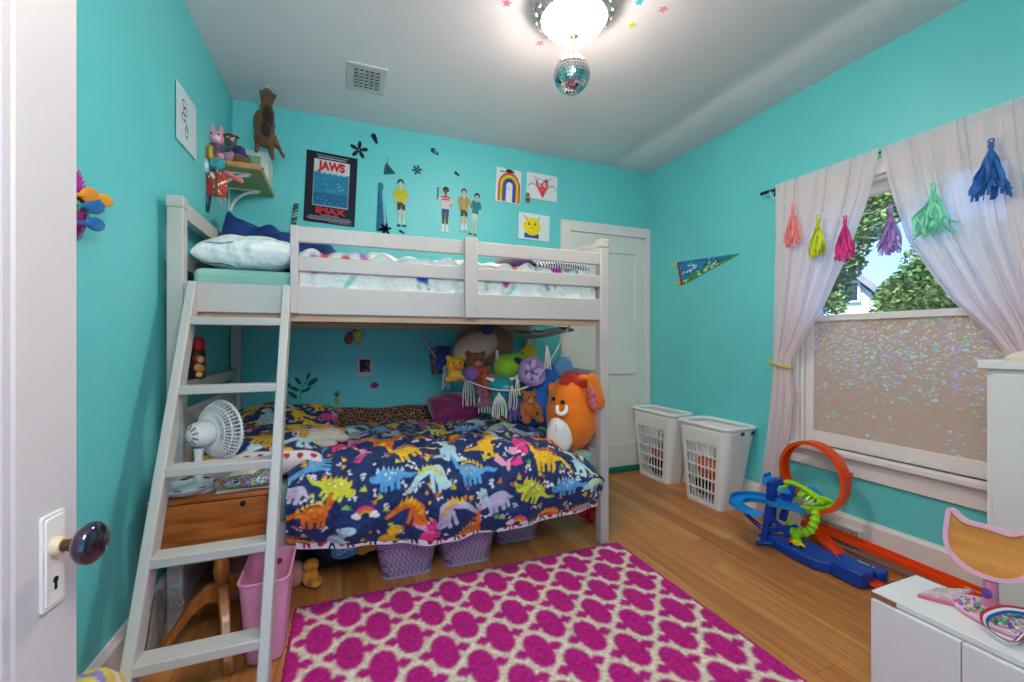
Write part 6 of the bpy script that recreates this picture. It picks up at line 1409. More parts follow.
# ================================================================ LAUNDRY HAMPERS
HW = M('white_hamper_plastic', (242, 240, 244), rough=.35)
def hamper(name, label, X0b, X1b, Y0b, Y1b, X0t, X1t, Y0t, Y1t, H):
    t = thing(name, label, 'laundry hamper', ((X0b + X1b) / 2, (Y0b + Y1b) / 2, 0), 'white laundry hampers by the window wall')
    def outline(f):
        x0, x1, y0, y1 = [a + (b - a) * f for a, b in ((X0b, X0t), (X1b, X1t), (Y0b, Y0t), (Y1b, Y1t))]
        r = .035 + .02 * f; pts = []
        # long grated faces along Y (x0 and x1), corner arcs, short faces
        NF = 17
        def face(ax, ay, bx, by, n): return [(ax + (bx - ax) * k / n, ay + (by - ay) * k / n) for k in range(n)]
        def arc(cx, cy, a0): return [(cx + r * math.cos(math.radians(a0 + 90 * k / 5)), cy + r * math.sin(math.radians(a0 + 90 * k / 5))) for k in range(5)]
        def grated(xa, ya, xb, yb):
            u = [0, .06]; w_h, w_b = .08, .0275; p = .06
            for k in range(8): p += w_h; u.append(p); p += w_b; u.append(p)
            u = [v / u[-1] * .96 if v > 0 else 0 for v in u]; return [(xa + (xb - xa) * v, ya + (yb - ya) * v) for v in u]
        P_ = grated(x0, y1 - r, x0, y0 + r) + arc(x0 + r, y0 + r, 180) + face(x0 + r, y0, x1 - r, y0, 6) + arc(x1 - r, y0 + r, 270) + grated(x1, y0 + r, x1, y1 - r) + arc(x1 - r, y1 - r, 0) + face(x1 - r, y1, x0 + r, y1, 6) + arc(x0 + r, y1 - r, 90)
        return P_
    zs = [0, .035]; z = .075
    rows = 5
    fr = [0, .02, .06]; p = .06
    for k in range(rows): p += .118; fr.append(p); p += .024; fr.append(p)
    fr += [.86, .9, .965]
    fr = sorted(set([f for f in fr if f <= .965])); hol = set()
    start = fr.index(.06)
    for k in range(rows): hol.add(start + 2 * k)
    base = outline(0); n = len(base); mb = MB(); vs = []
    for f in fr: vs += [(x, y, f * H) for x, y in outline(f)]
    fs = []
    NG = 18
    for j in range(len(fr) - 1):
        for i in range(n):
            l = (i + 1) % n
            g = None
            if i < NG - 1: g = i
            elif NG + 16 <= i < NG + 16 + NG - 1: g = i - (NG + 16)
            if g is not None and j in hol and g % 2 == 1: continue
            fs.append((j * n + i, j * n + l, (j + 1) * n + l, (j + 1) * n + i))
    fs.append(tuple(range(n))[::-1]); mb.add(vs, fs); mb.build('basket', HW, t, solid=.005, smooth=True)
    o_ = outline(1.0); def_in = []
    cx, cy = sum(p[0] for p in o_) / n, sum(p[1] for p in o_) / n
    def sc(k): return [(cx + (x - cx) * (1 + k / (X1t - X0t) * 2), cy + (y - cy) * (1 + k / (Y1t - Y0t) * 2)) for x, y in o_]
    mb = MB(); mb.loft([[(x, y, z) for x, y in sc(k)] for k, z in ((-.014, .965 * H), (.004, .96 * H), (.012, .972 * H), (.012, .99 * H), (.006, H), (-.006, H), (-.014, .99 * H))], cap=False, closed=True); mb.build('rim', HW, t)
    for dx in (-.045, .045):
        ym = Y0b + (Y0t - Y0b) * .925; xm = (X0t + X1t) / 2 + dx + .045
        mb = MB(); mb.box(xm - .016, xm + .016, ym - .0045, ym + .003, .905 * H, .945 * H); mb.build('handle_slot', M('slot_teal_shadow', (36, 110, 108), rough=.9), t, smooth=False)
    return t
hamper('laundry_hamper', 'white slotted laundry hamper with orange laundry, beside the long pink curtain', 2.285, 2.465, 2.095, 2.40, 2.245, 2.508, 2.0, 2.44, .56)
hamper('laundry_hamper', 'white slotted laundry hamper with pink and black laundry, beside the closet door', 2.335, 2.485, 2.645, 2.985, 2.30, 2.508, 2.545, 3.04, .56)
def garment(name, label, x, y, z, rx, ry, rz, col, seed):
    r_ = random.Random(seed); e = [((x, y, z), (rx, ry, rz))] + [((x + r_.uniform(-.4, .4) * rx, y + r_.uniform(-.6, .6) * ry, z + r_.uniform(-.2, .5) * rz), (rx * .6, ry * .5, rz * .6)) for _ in range(4)]
    return tag(blob(name, e, M('laundry_%d_%d_%d' % col, col, rough=.9, var=.25, vscale=30, bump=.4, bscale=30), None, .010, disp=.02, dscale=.04), label, 'clothing')
garment('towel', 'orange towel heaped in the hamper beside the curtain', 2.375, 2.24, .24, .072, .125, .075, (232, 92, 26), 1)
garment('garment', 'magenta garment at the bottom of the hamper beside the curtain', 2.375, 2.17, .10, .062, .055, .07, (196, 36, 120), 2)
garment('garment', 'dark navy garment at the bottom of the hamper beside the curtain', 2.375, 2.31, .10, .062, .06, .07, (40, 34, 56), 3)
garment('garment', 'rose pink garment in the hamper beside the closet door', 2.40, 2.78, .21, .055, .12, .05, (190, 60, 110), 4)
garment('garment', 'black garment low in the hamper beside the closet door', 2.405, 2.80, .10, .055, .13, .075, (36, 30, 34), 5)
# ================================================================ CURTAINS, ROD, GARLAND
def sheer_mat():
    m = bpy.data.materials.new('sheer_blush_voile'); m.use_nodes = True; nt = m.node_tree; nt.nodes.clear(); L = nt.links.new; N = nt.nodes.new
    o = N('ShaderNodeOutputMaterial'); c = (*lin((250, 238, 242)), 1)
    d = N('ShaderNodeBsdfDiffuse'); d.inputs['Color'].default_value = c; t = N('ShaderNodeBsdfTranslucent'); t.inputs['Color'].default_value = c; p = N('ShaderNodeBsdfTransparent'); p.inputs['Color'].default_value = (1, .97, .98, 1)
    a = N('ShaderNodeMixShader'); a.inputs[0].default_value = .42; L(d.outputs[0], a.inputs[1]); L(t.outputs[0], a.inputs[2])
    b = N('ShaderNodeMixShader'); b.inputs[0].default_value = .14; L(a.outputs[0], b.inputs[1]); L(p.outputs[0], b.inputs[2]); L(b.outputs[0], o.inputs[0]); return m
SHEER = sheer_mat()
CXW = 2.462
def interp(tab, z):
    zs = [r[0] for r in tab]
    return [float(np.interp(z, zs, [r[k] for r in tab])) for k in range(1, len(tab[0]))]
def curtain(name, label, tab, nf, z0, z1, seed, amp=.018):
    """tab rows: z, Y far edge, Y near edge, fold depth"""
    tab = sorted(tab); ph = random.Random(seed).uniform(0, 6)
    NU, NV = nf * 10, 90; mb = MB()
    def fn(u, v):
        z = z0 + (z1 - z0) * v; ya, yb, am = interp(tab, z)
        y = ya + (yb - ya) * u
        w = math.sin(2 * PI * nf * u + ph + .5 * math.sin(3 * z)) * .62 + .38 * math.sin(2 * PI * nf * 1.63 * u + 2 * ph + z * 1.4)
        hd = 1 if z < z1 - .05 else .6
        return (CXW + am * w * hd, y + .006 * math.sin(2 * PI * nf * u * 2 + z * 3), z)
    mb.grid(NU, NV, fn); t = mb.build(name, SHEER, None, origin=(CXW, (tab[0][1] + tab[0][2]) / 2, z0)); return tag(t, label, 'curtain', 'sheer window curtains')
curtain('curtain', 'sheer blush curtain panel tied back with yellow, on the hamper side of the window', [(.03, 1.985, 1.865, .020), (.14, 1.965, 1.845, .020), (.33, 1.925, 1.815, .018), (.58, 1.893, 1.748, .018), (.80, 1.872, 1.728, .014), (.93, 1.862, 1.745, .009), (.965, 1.860, 1.752, .008), (1.02, 1.864, 1.735, .010), (1.09, 1.866, 1.690, .014), (1.285, 1.862, 1.581, .018), (1.587, 1.856, 1.445, .016), (1.85, 1.850, 1.35, .013), (2.03, 1.846, 1.308, .010), (2.066, 1.846, 1.304, .012)], 9, .03, 2.066, 1)
curtain('curtain', 'wide sheer blush curtain panel swept behind the tall white cabinet', [(.60, .86, .70, .016), (.97, .865, .71, .012), (1.07, .872, .72, .012), (1.10, .893, .715, .014), (1.16, .93, .705, .016), (1.291, 1.036, .69, .02), (1.45, 1.125, .685, .02), (1.588, 1.195, .68, .018), (1.85, 1.262, .68, .014), (2.02, 1.292, .68, .010), (2.066, 1.295, .68, .012)], 11, .60, 2.066, 4)
CXW_ = CXW; CXW = 2.474
rod = thing('curtain_rod', 'thin dark curtain rod above the window', 'curtain rod', (CXW, 1.3, 2.04)); DKM = M('dark_rod', (60, 58, 62), rough=.35, metal=.7)
mb = MB(); mb.tube([(CXW, 1.90, 2.046), (CXW, .62, 2.046)], .006, 10); mb.build('pole', DKM, rod)
mb = MB(); mb.tube([(CXW, 1.895, 2.046), (CXW, 1.945, 2.046)], [.009, .010], 12); mb.ell((CXW, 1.945, 2.046), (.011, .012, .011)); mb.build('finial', DKM, rod)
mb = MB(); mb.tube([(CXW, 1.885, 2.046), (XR - .001, 1.885, 2.046)], .005, 8); mb.box(XR - .006, XR, 1.872, 1.898, 2.02, 2.07); mb.build('bracket', DKM, rod)
CXW = CXW_
tie = MB(); tie.tube([(CXW + .022 * math.cos(a), 1.806 + .064 * math.sin(a), .966 + .012 * math.sin(a)) for a in [2 * PI * k / 30 for k in range(30)]], .0065, 8, closed=True)
tie.tube(smooth_path([(CXW - .004, 1.868, .978), (CXW - .01, 1.885, .99), (CXW - .006, 1.895, 1.004), (CXW, 1.885, 1.0)], 4), .005, 6)
tag(tie.build('tieback', M('yellow_ribbon', (216, 190, 60), rough=.6)), 'yellow ribbon tie gathering the curtain beside the window', 'tieback')
GX = 2.424
gar = thing('tassel_garland', 'string garland of six bright tissue tassels swagged across the curtains', 'garland', (GX, 1.35, 1.5))
TS = [(1.708, 1.895, .24, (250, 146, 144), 'salmon pink tassel'), (1.568, 1.794, .222, (206, 214, 40), 'lime yellow tassel'), (1.432, 1.752, .228, (226, 54, 142), 'magenta tassel'), (1.232, 1.751, .23, (172, 132, 204), 'violet tassel'), (1.076, 1.799, .226, (140, 228, 196), 'mint green tassel'), (.894, 1.915, .236, (46, 112, 190), 'royal blue tassel')]
mb = MB(); mb.tube(smooth_path([(GX + .02, 1.87, 2.035), (GX, 1.831, 1.98)] + [(GX, y, z) for y, z, *_ in TS] + [(GX, .76, 2.0), (GX + .02, .66, 2.06)], 6), .0018, 5); mb.build('string', M('white_string'), gar)
for k, (y, z, L_, c, lab) in enumerate(TS):
    r_ = random.Random(40 + k); m = M('tissue_%d_%d_%d' % c, c, rough=.65, sheen=.2, var=.12, vscale=30); mb = MB()
    mb.ell((GX, y, z - .018), (.010, .010, .018), nu=10, nv=6); mb.tube([(GX, y + .008 * math.cos(a), z + .002 + .008 * math.sin(a)) for a in [2 * PI * q / 12 for q in range(12)]], .0035, 5, closed=True)
    wid = .052 if k < 5 else .066
    if k == 4: wid = .078
    for q in range(60):
        a = r_.uniform(0, 2 * PI); rr = (r_.random() ** .6) * wid; dy, dx = math.cos(a) * rr, math.sin(a) * rr * .45 - .006; Lq = L_ * r_.uniform(.80, 1.04) - .03; kx = r_.uniform(-.012, .012) * (2.2 if k == 4 else 1)
        pts = smooth_path([(GX, y, z - .025), (GX + dx * .4, y + dy * .34 + kx * .3, z - .025 - Lq * .3), (GX + dx * .8, y + dy * .7 - kx, z - .025 - Lq * .66), (GX + dx * 1.02, y + dy * 1.0 + kx, z - .025 - Lq)], 3)
        rings = []
        aa = r_.uniform(0, PI)
        for i_, p in enumerate(pts):
            w_ = .0055 * (.5 + .5 * min(1, i_ / 3)); d = Vector((math.sin(aa + i_ * .35), math.cos(aa + i_ * .35), 0)) * w_; n_ = Vector((d.y, -d.x, 0)) * .12
            rings.append([p + d, p + n_, p - d, p - n_])
        mb.loft(rings)
    o = mb.build('tassel', m, gar, smooth=False); o['label'] = lab
# ================================================================ WALL REGISTER
rg = thing('wall_register', 'white slotted heating register set in the baseboard under the window', 'vent', (XR - .03, 1.54, .01))
ry0, ry1, rz0, rz1 = 1.395, 1.705, .008, .128; rx = XR - .020
mb = MB(); mb.box(rx - .016, rx, ry0, ry1, rz1 - .014, rz1); mb.box(rx - .016, rx, ry0, ry1, rz0, rz0 + .012); mb.box(rx - .016, rx, ry0, ry0 + .016, rz0 + .012, rz1 - .014); mb.box(rx - .016, rx, ry1 - .016, ry1, rz0 + .012, rz1 - .014); mb.build('frame', WHITE, rg, bevel=.002)
mb = MB(); mb.box(rx - .004, rx - .001, ry0 + .014, ry1 - .014, rz0 + .01, rz1 - .012); mb.build('dark_duct', MATS['duct_black'], rg, smooth=False)
mb = MB()
for k in range(26): y = ry0 + .02 + k * (ry1 - ry0 - .04) / 25; mb.box(rx - .010, rx - .006, y - .0026, y + .0026, rz0 + .01, rz1 - .012)
mb.box(rx - .012, rx - .008, ry0 + .014, ry1 - .014, (rz0 + rz1) / 2 - .004, (rz0 + rz1) / 2 + .004)
mb.build('slats', WHITE, rg, smooth=False)
# ================================================================ TOY RACE TRACK
OR_ = M('orange_track_plastic', (238, 76, 24), rough=.3); DB = M('royal_blue_plastic', (18, 66, 168), rough=.32); LB = M('sky_blue_plastic', (30, 140, 218), rough=.3); GR = M('lime_plastic', (168, 226, 34), rough=.35)
tk = thing('race_track_set', 'toy race track with an orange loop, blue spiral and lime green supports under the window', 'race track', (2.3, 1.5, 0))
def track(name, pts, ups, w=.046, wall=.012, t=.003, mat=OR_, closed=False):
    """channel section swept along pts; ups gives the running-surface normals"""
    rings = []; N = len(pts); pts = [Vector(p) for p in pts]
    for i, p in enumerate(pts):
        a = pts[(i - 1) % N] if (closed or i > 0) else p; b = pts[(i + 1) % N] if (closed or i < N - 1) else p
        d = (b - a).normalized(); u = Vector(ups[i]).normalized(); s_ = d.cross(u).normalized(); u = s_.cross(d)
        h = w / 2
        rings.append([p + s_ * x + u * y for x, y in ((-h, -t), (h, -t), (h, wall), (h - t, wall), (h - t, 0), (-h + t, 0), (-h + t, wall), (-h, wall))])
    mb = MB(); mb.loft(rings, closed=closed); return mb.build(name, mat, tk, smooth=True, angle=30)
# loop: enters from behind at the far side, spirals one turn towards the room
LC = Vector((2.40, 1.578, .372)); LR = .188
pts, ups = [], []
for k in range(61):
    a = math.radians(-122 - 300 * k / 60 - 10); x = 2.435 - .085 * k / 60
    # far (hamper) side is +Y: angle 0 points to -Y (towards the tall cabinet)
    p = Vector((x, LC.y - LR * math.cos(a), LC.z + LR * math.sin(a))); pts.append(p); ups.append((0, LC.y - p.y, LC.z - p.z))
track('loop_track', pts, ups, w=.058, wall=.016, t=.004)
mb = MB(); a = math.radians(10); c = Vector((2.385, LC.y - LR * math.cos(math.radians(18)), LC.z + LR * math.sin(math.radians(18)))); mb.box(-.026, .026, -.012, .012, -.018, .014, frame(c, (1, 0, 0), z=(0, -math.cos(math.radians(18)), math.sin(math.radians(18))))); mb.build('loop_connector', OR_, tk, bevel=.003)
# long straight along the baseboard and its branch to the booster
pts = smooth_path([(2.40, 1.63, .10), (2.43, 1.52, .085), (2.455, 1.36, .07), (2.462, 1.15, .06), (2.464, .98, .055), (2.464, .80, .05)], 8); track('straight_track', pts, [(0, 0, 1)] * len(pts), w=.066, wall=.024, t=.004)
pts = smooth_path([(2.395, 1.62, .092), (2.37, 1.54, .075), (2.335, 1.45, .055), (2.30, 1.38, .04), (2.25, 1.32, .032)], 8); track('branch_track', pts, [(0, 0, 1)] * len(pts), w=.056, wall=.02, t=.004)
pts = smooth_path([(2.22, 1.215, .022), (2.23, 1.13, .02), (2.27, 1.05, .02), (2.33, .98, .02)], 6); track('launch_track', pts, [(0, 0, 1)] * len(pts), w=.044, wall=.014)
mb = MB(); mb.prism([(-.05, 0), (.05, 0), (.02, .045), (-.01, .05)], frame((2.425, 1.33, .003), (0, -1, 0), z=(1, 0, 0)), .02); mb.prism([(-.03, 0), (.03, 0), (.02, .045), (-.01, .05)], frame((2.45, 1.12, .003), (0, -1, 0), z=(1, 0, 0)), .02); mb.build('track_riser', OR_, tk, bevel=.002)
mb = MB(); mb.bar((2.45, .985, .072), (2.452, .86, .064), .014, .006); mb.build('lime_clip', GR, tk, bevel=.002)
mb = MB(); q = onX(893, 573, 2.36); mb.prism([(-.012, 0), (.016, 0), (.008, .05), (.0, .052)], frame((q.x, q.y, .002), (0, -1, 0), z=(1, 0, 0)), .012); mb.build('blue_lever', LB, tk, bevel=.002)
# blue base plate and booster housing
mb = MB()
def slab(poly, z0, z1, name, mat, bv=.006):
    m_ = MB(); m_.prism(poly, T(0, 0, z0), z1 - z0); return m_.build(name, mat, tk, bevel=bv)
slab([(2.155, 1.66), (2.215, 1.69), (2.30, 1.58), (2.305, 1.37), (2.25, 1.325), (2.165, 1.335), (2.125, 1.40), (2.13, 1.52)], .004, .052, 'base_plate', DB)
slab([(2.150, 1.335), (2.250, 1.330), (2.258, 1.215), (2.215, 1.195), (2.150, 1.205)], .004, .072, 'booster_housing', DB, .008)
slab([(2.268, 1.385), (2.325, 1.385), (2.345, 1.20), (2.30, 1.185), (2.272, 1.20)], .004, .060, 'booster_motor', DB, .008)
mb = MB(); mb.box(2.293, 2.300, 1.255, 1.30, .0595, .063); mb.ell((2.297, 1.235, .061), (.005, .005, .003)); mb.build('lime_mark', GR, tk, smooth=False)
mb = MB(); mb.tube(smooth_path([(2.10, 1.69, .012), (2.15, 1.645, .02), (2.19, 1.60, .045)], 4), .012, 8); mb.tube([(2.185, 1.735, .02), (2.20, 1.64, .045)], .010, 8); mb.build('base_strut', DB, tk)
# blue tower
def q_(px, py, X_): return onX(px, py, X_)
mb = MB(); mb.bar((2.165, 1.685, .0), (2.18, 1.665, .20), .034, .036, up=(1, 0, 0)); mb.build('tower_leg', DB, tk, bevel=.003)
mb = MB(); mb.bar((2.18, 1.665, .12), (2.185, 1.655, .345), .038, .042, up=(1, 0, 0)); mb.bar((2.178, 1.665, .335), (2.23, 1.63, .35), .034, .034); mb.build('tower_post', DB, tk, bevel=.003)
mb = MB(); mb.bar((2.18, 1.65, .235), (2.285, 1.60, .29), .024, .03); mb.bar((2.22, 1.625, .14), (2.27, 1.60, .33), .026, .03, up=(1, 0, 0)); mb.bar((2.165, 1.66, .085), (2.28, 1.58, .11), .022, .028); mb.bar((2.17, 1.655, .16), (2.24, 1.60, .06), .022, .024); mb.build('tower_brace', DB, tk, bevel=.002)
mb = MB(); mb.tube(smooth_path([(2.06, 1.77, .20), (2.09, 1.73, .14), (2.14, 1.69, .08)], 4), .006, 6); mb.tube(smooth_path([(2.045, 1.745, .205), (2.085, 1.715, .15), (2.14, 1.69, .10)], 4), .006, 6); mb.build('spiral_brace', DB, tk)
# sky blue spiral: a flat turn sloping down, and a short upper piece
pts, ups = [], []
for k in range(41):
    a = math.radians(-70 + 300 * k / 40); pts.append((2.13 + .095 * math.cos(a) - .035, 1.665 + .105 * math.sin(a) + .02, .238 - .04 * k / 40)); ups.append((math.cos(a) * -.25, math.sin(a) * -.25, 1))
pts = [(2.26, 1.545, .215)] + pts[3:]; ups = [(0, 0, 1)] + ups[3:]
track('spiral_track', pts, ups, w=.066, wall=.024, mat=LB, t=.004)
pts, ups = [], []
for k in range(21):
    a = math.radians(60 + 190 * k / 20); pts.append((2.27 + .06 * math.cos(a), 1.68 + .065 * math.sin(a), .33 - .05 * k / 20)); ups.append((math.cos(a) * -.35, math.sin(a) * -.35, 1))
track('upper_spiral', pts, ups, w=.05, wall=.022, mat=LB)
mb = MB(); mb.lathe_scaled((.05, .045, .012), 24, 8, frame(onX(815, 495, 2.38), (0, 1, 0), z=(1, .2, .3))); mb.build('blue_disc', LB, tk)
# lime green lattice, dragon stalk and foot
mb = MB(); rn = random.Random(15); c0 = q_(808, 493, 2.36)
for k in range(12):
    a = rn.uniform(-.5, .5); y0 = c0.y + .11 - k * .019; mb.tube(smooth_path([(2.31, y0 + .02, c0.z - .02 + .02 * math.sin(k * 2)), (2.35, y0 + .01 * math.cos(k * 3), c0.z + .03 - .003 * k), (2.40, y0 - .03, c0.z + .022 - .005 * k)], 4), .008, 6)
for k in range(5): mb.tube(smooth_path([(2.32 + k * .018, c0.y + .11, c0.z + .03 - .004 * k), (2.325 + k * .018, c0.y + .02, c0.z + .034 - .006 * k), (2.33 + k * .018, c0.y - .10, c0.z - .02)], 5), .009, 6)
mb.build('lattice', GR, tk)
mb = MB(); p0, p1, p2 = q_(781, 505, 2.33), q_(812, 507, 2.35), q_(836, 506, 2.37); mb.tube(smooth_path([p0, p1 + Vector((0, 0, -.006)), p2], 6), [.016, .018, .019, .020, .021, .023, .023, .022, .020, .018, .016, .014, .012], 8, flat=.8); mb.build('lattice_arm', GR, tk)
st_ = [q_(817, 508, 2.34), q_(815, 520, 2.32), q_(810, 530, 2.30), q_(800, 533, 2.275), q_(793, 530, 2.26), q_(796, 537, 2.255), q_(797, 544, 2.25)]
sp_ = smooth_path(st_, 6); mb = MB(); mb.tube(sp_, [.021 + .006 * (k % 3 == 0) for k in range(len(sp_))], 8); mb.tube(smooth_path([q_(793, 530, 2.26), q_(788, 522, 2.26), q_(783, 514, 2.265)], 4), .013, 8)
mb.build('dragon_stalk', GR, tk)
mb = MB(); mb.ell(q_(797, 547, 2.245), (.022, .026, .008)); mb.build('stalk_foot', GR, tk)
# little car on the base
car = thing('toy_car', 'tiny red and yellow toy car on the blue base of the race track', 'toy car', (2.21, 1.50, .052)); cb = Vector((2.19, 1.52, .053)); cd = Vector((.25, -1, 0)).normalized(); cm = frame(cb, cd, z=(0, 0, 1))
mb = MB(); mb.loft([[cm @ Vector((x, s_ * w_, z)) for s_, z in ((-1, .004), (1, .004), (1, h), (-1, h))] for x, w_, h in ((-.038, .010, .012), (-.03, .014, .020), (-.008, .015, .026), (.008, .014, .025), (.022, .014, .014), (.036, .010, .010))]); mb.build('body', M('yellow_car_paint', (232, 214, 30), rough=.25), car, bevel=.002)
mb = MB(); mb.box(-.040, -.026, -.017, .017, .016, .028, cm); mb.box(.018, .034, -.0155, .0155, .008, .0115, cm); mb.build('red_trim', M('red_toy_plastic'), car, bevel=.001)
for x in (-.022, .022):
    for s_ in (-1, 1):
        mb = MB(); mb.lathe([(0, -.003), (.0075, -.003), (.0075, .003), (0, .003)], 16, cm @ T(x, s_ * .0165, .0075) @ R(PI / 2, 'X')); mb.build('wheel', M('black_tyre', (22, 22, 24), rough=.6), car)
# ================================================================ WHITE CABINETS at the right
WC = M('white_laminate', (226, 222, 226), rough=.35, var=.02)
tc_ = thing('tall_cabinet', 'tall plain white cabinet standing before the window curtain', 'cabinet', (2.24, .55, 0))
mb = MB(); mb.box(2.098, 2.42, .22, .785, 0.0, 1.018); mb.build('carcass', WC, tc_, bevel=.003)
mb = MB(); mb.box(2.078, 2.425, .20, .802, 1.016, 1.047); mb.build('top', WC, tc_, bevel=.004)
mb = MB(); mb.box(2.086, 2.099, .24, .768, .06, 1.0); mb.build('door', WC, tc_, bevel=.003)
mb = MB(); mb.lathe([(0, 0), (.012, 0), (.014, .012), (.010, .02), (0, .021)], 16, frame((2.087, .30, .70), (0, 1, 0), z=(-1, 0, 0))); mb.build('knob', WC, tc_)
mb = MB()
def fn(u, v):
    x = 2.12 + .25 * u; y = .42 + .335 * v; e = max(0, 1 - abs(2 * u - 1) ** 4) ** .5 * max(0, 1 - abs(2 * v - 1) ** 5) ** .5
    return (x, y, 1.0485 + e * (.034 + .008 * math.sin(v * 9 + u * 4)))
mb.grid(22, 26, fn); mb.grid(22, 26, lambda u, v: (2.10 + .26 * u, .40 + .33 * v, 1.048 + max(0, 1 - abs(2 * u - 1) ** 4) ** .5 * max(0, 1 - abs(2 * v - 1) ** 5) ** .5 * .020))
tag(mb.build('folded_towel', M('ivory_terry', (222, 212, 192), rough=.95, bump=.4, bscale=200), solid=.008), 'folded ivory towel lying on the tall white cabinet', 'towel')
lc = thing('low_cabinet', 'low white two-door cabinet in the corner of the view with a chipped brown edge', 'cabinet', (1.52, .4, 0))
CX0, CX1, CYe, CZ = 1.41, 1.625, .764, .40
mb = MB(); mb.box(CX0 + .006, CX1, .0, CYe - .002, 0, CZ - .016); mb.build('carcass', WC, lc, bevel=.002)
mb = MB(); mb.box(CX0, CX1 + .003, -.01, CYe, CZ - .016, CZ); mb.build('top', WC, lc, bevel=.002)
ys = onX(961, 650, CX0 - .01).y
for a, b in ((ys + .0015, CYe - .004), (.0, ys - .0015)):
    mb = MB(); mb.box(CX0 - .010, CX0 + .006, a, b, .03, CZ - .020); d_ = mb.build('door', WC, lc, bevel=.002)
mb = MB(); mb.box(CX0 - .0015, CX0 + .012, CYe - .06, CYe + .0012, CZ - .0165, CZ - .004); mb.build('chipped_edge', M('bare_chipboard', (152, 92, 66), rough=.8), lc, bevel=.001)
# cat-eared vanity mirror seen from the back
cm_ = thing('vanity_mirror', 'cat-eared tabletop mirror with a pink rim, its plywood back turned to the room', 'mirror', (1.60, .575, CZ)); PKR = M('pale_pink_rim', (232, 178, 204), rough=.4)
MX = 1.60; my, mz = .597, .552
half = [(0, .069), (.022, .068), (.042, .068), (.056, .077), (.068, .087), (.078, .088), (.085, .078), (.087, .055), (.089, .02), (.087, -.008), (.077, -.034), (.058, -.054), (.032, -.067), (0, -.072)]
full = half + [(-x, y) for x, y in half[-2:0:-1]]
oc_ = bez2(full, 4); 
def inset(pl, d):
    n = len(pl); out = []
    for i in range(n):
        (x0, y0), (x1, y1) = pl[i - 1], pl[(i + 1) % n]; tx, ty = x1 - x0, y1 - y0; l = math.hypot(tx, ty) or 1e-9
        out.append((pl[i][0] - ty / l * d * -1, pl[i][1] + tx / l * d * -1))
    return out
ar = sum(oc_[i][0] * oc_[(i + 1) % len(oc_)][1] - oc_[(i + 1) % len(oc_)][0] * oc_[i][1] for i in range(len(oc_)))
ic_ = inset(oc_, .011 if ar < 0 else -.011)
TM = frame((MX, my, mz), (0, -1, 0), z=(-1, 0, .10))
mb = MB(); mb.ring_prism(oc_, ic_, TM @ T(0, 0, -.008), .016); mb.build('rim', PKR, cm_, bevel=.003)
mb = MB(); mb.fan_prism(ic_, TM, -.004, .002); mb.build('plywood_back', wood('ply_back', (206, 132, 62), (230, 162, 88), rough=.5, axis=1, scale=3.), cm_, smooth=False)
mb = MB(); mb.fan_prism(inset(oc_, .010 if ar < 0 else -.010), TM, -.0065, -.0045); mb.build('mirror_glass', M('mirror_silver', (230, 232, 234), rough=.02, metal=1.), cm_, smooth=False)
hl = TM.inverted() @ onX(981, 526, MX - .01)
mb = MB(); mb.prism(rrect(.022, .008, .003), TM @ T(hl.x, hl.y, .002), .0012); mb.build('hanger_slot', M('dark_slot', (44, 32, 30), rough=.6), cm_, smooth=False)
hl = TM.inverted() @ onX(990, 568, MX - .01); mb = MB(); mb.tube([TM @ Vector((hl.x + .006 * math.cos(a), hl.y + .006 * math.sin(a), .0022)) for a in [2 * PI * k / 16 for k in range(16)]], .0006, 5, closed=True); mb.build('plug_ring', M('ply_ring', (190, 120, 66), rough=.6), cm_)
px_, py_ = 1.60, .590
mb = MB(); mb.lathe([(0, CZ + .012), (.015, CZ + .012), (.014, CZ + .05), (.0135, .478), (0, .478)], 24, T(px_, py_, 0)); mb.build('stem', M('rose_pink_stem', (222, 130, 170), rough=.4), cm_)
mb = MB(); mb.lathe_scaled((.011, .014, .0016), 16, 6, frame((px_ - .0142, py_ + .003, CZ + .045), (0, 1, 0), z=(-1, 0, 0))); mb.build('violet_sticker', M('violet_sticker', (110, 70, 170), rough=.4), cm_)
tr2 = MB(); ov_ = [(.075 * math.cos(2 * PI * k / 40), .105 * math.sin(2 * PI * k / 40)) for k in range(40)]
tr2.loft([[(1.565 + x * s_, .545 + y * s_, CZ + z) for x, y in ov_] for s_, z in ((.92, .001), (1.0, .004), (1.03, .013), (1.0, .015), (.95, .008), (.5, .006))]); tr2.build('base_tray', PKR, cm_)
mb = MB(); rn = random.Random(21)
for k in range(150):
    a, r = rn.uniform(0, 2 * PI), rn.random() ** .5 * .88; mb.ell((1.565 + .075 * r * math.cos(a), .545 + .105 * r * math.sin(a), CZ + .008 + rn.random() * .006), (.006, .006, .004), nu=7, nv=4)
bd = tag(mb.build('bead_jewellery', sequin_mat('beads', 90)), 'heap of colourful beads filling the pink tray of the cat-eared mirror', 'jewellery'); bd['kind'] = 'stuff'
# pink edged pouch
pq = [onZ(*p, CZ + .002) for p in ((917, 597), (937, 590), (975, 592), (953, 606))]
pv = thing('pouch', 'pink edged iridescent pouch lying flat on the low white cabinet', 'pouch', (1.57, .68, CZ))
cp_ = sum(pq, Vector()) / 4
mb = MB(); mb.loft([[cp_ + (p - cp_) * s_ + Vector((0, 0, z)) for p in pq] for s_, z in ((.97, -.001), (1.0, .002), (1.0, .005), (.96, .009))]); mb.build('edge', M('hot_pink_edge', (222, 110, 150), rough=.4), pv, bevel=.001)
mb = MB(); mb.loft([[cp_ + (p - cp_) * s_ + Vector((0, 0, z)) for p in pq] for s_, z in ((.86, .007), (.86, .0095), (.80, .0105))]); mb.build('iridescent_window', M('iridescent_film', (216, 196, 206), rough=.15, var=.35, vscale=70, metal=.25), pv, bevel=.001)
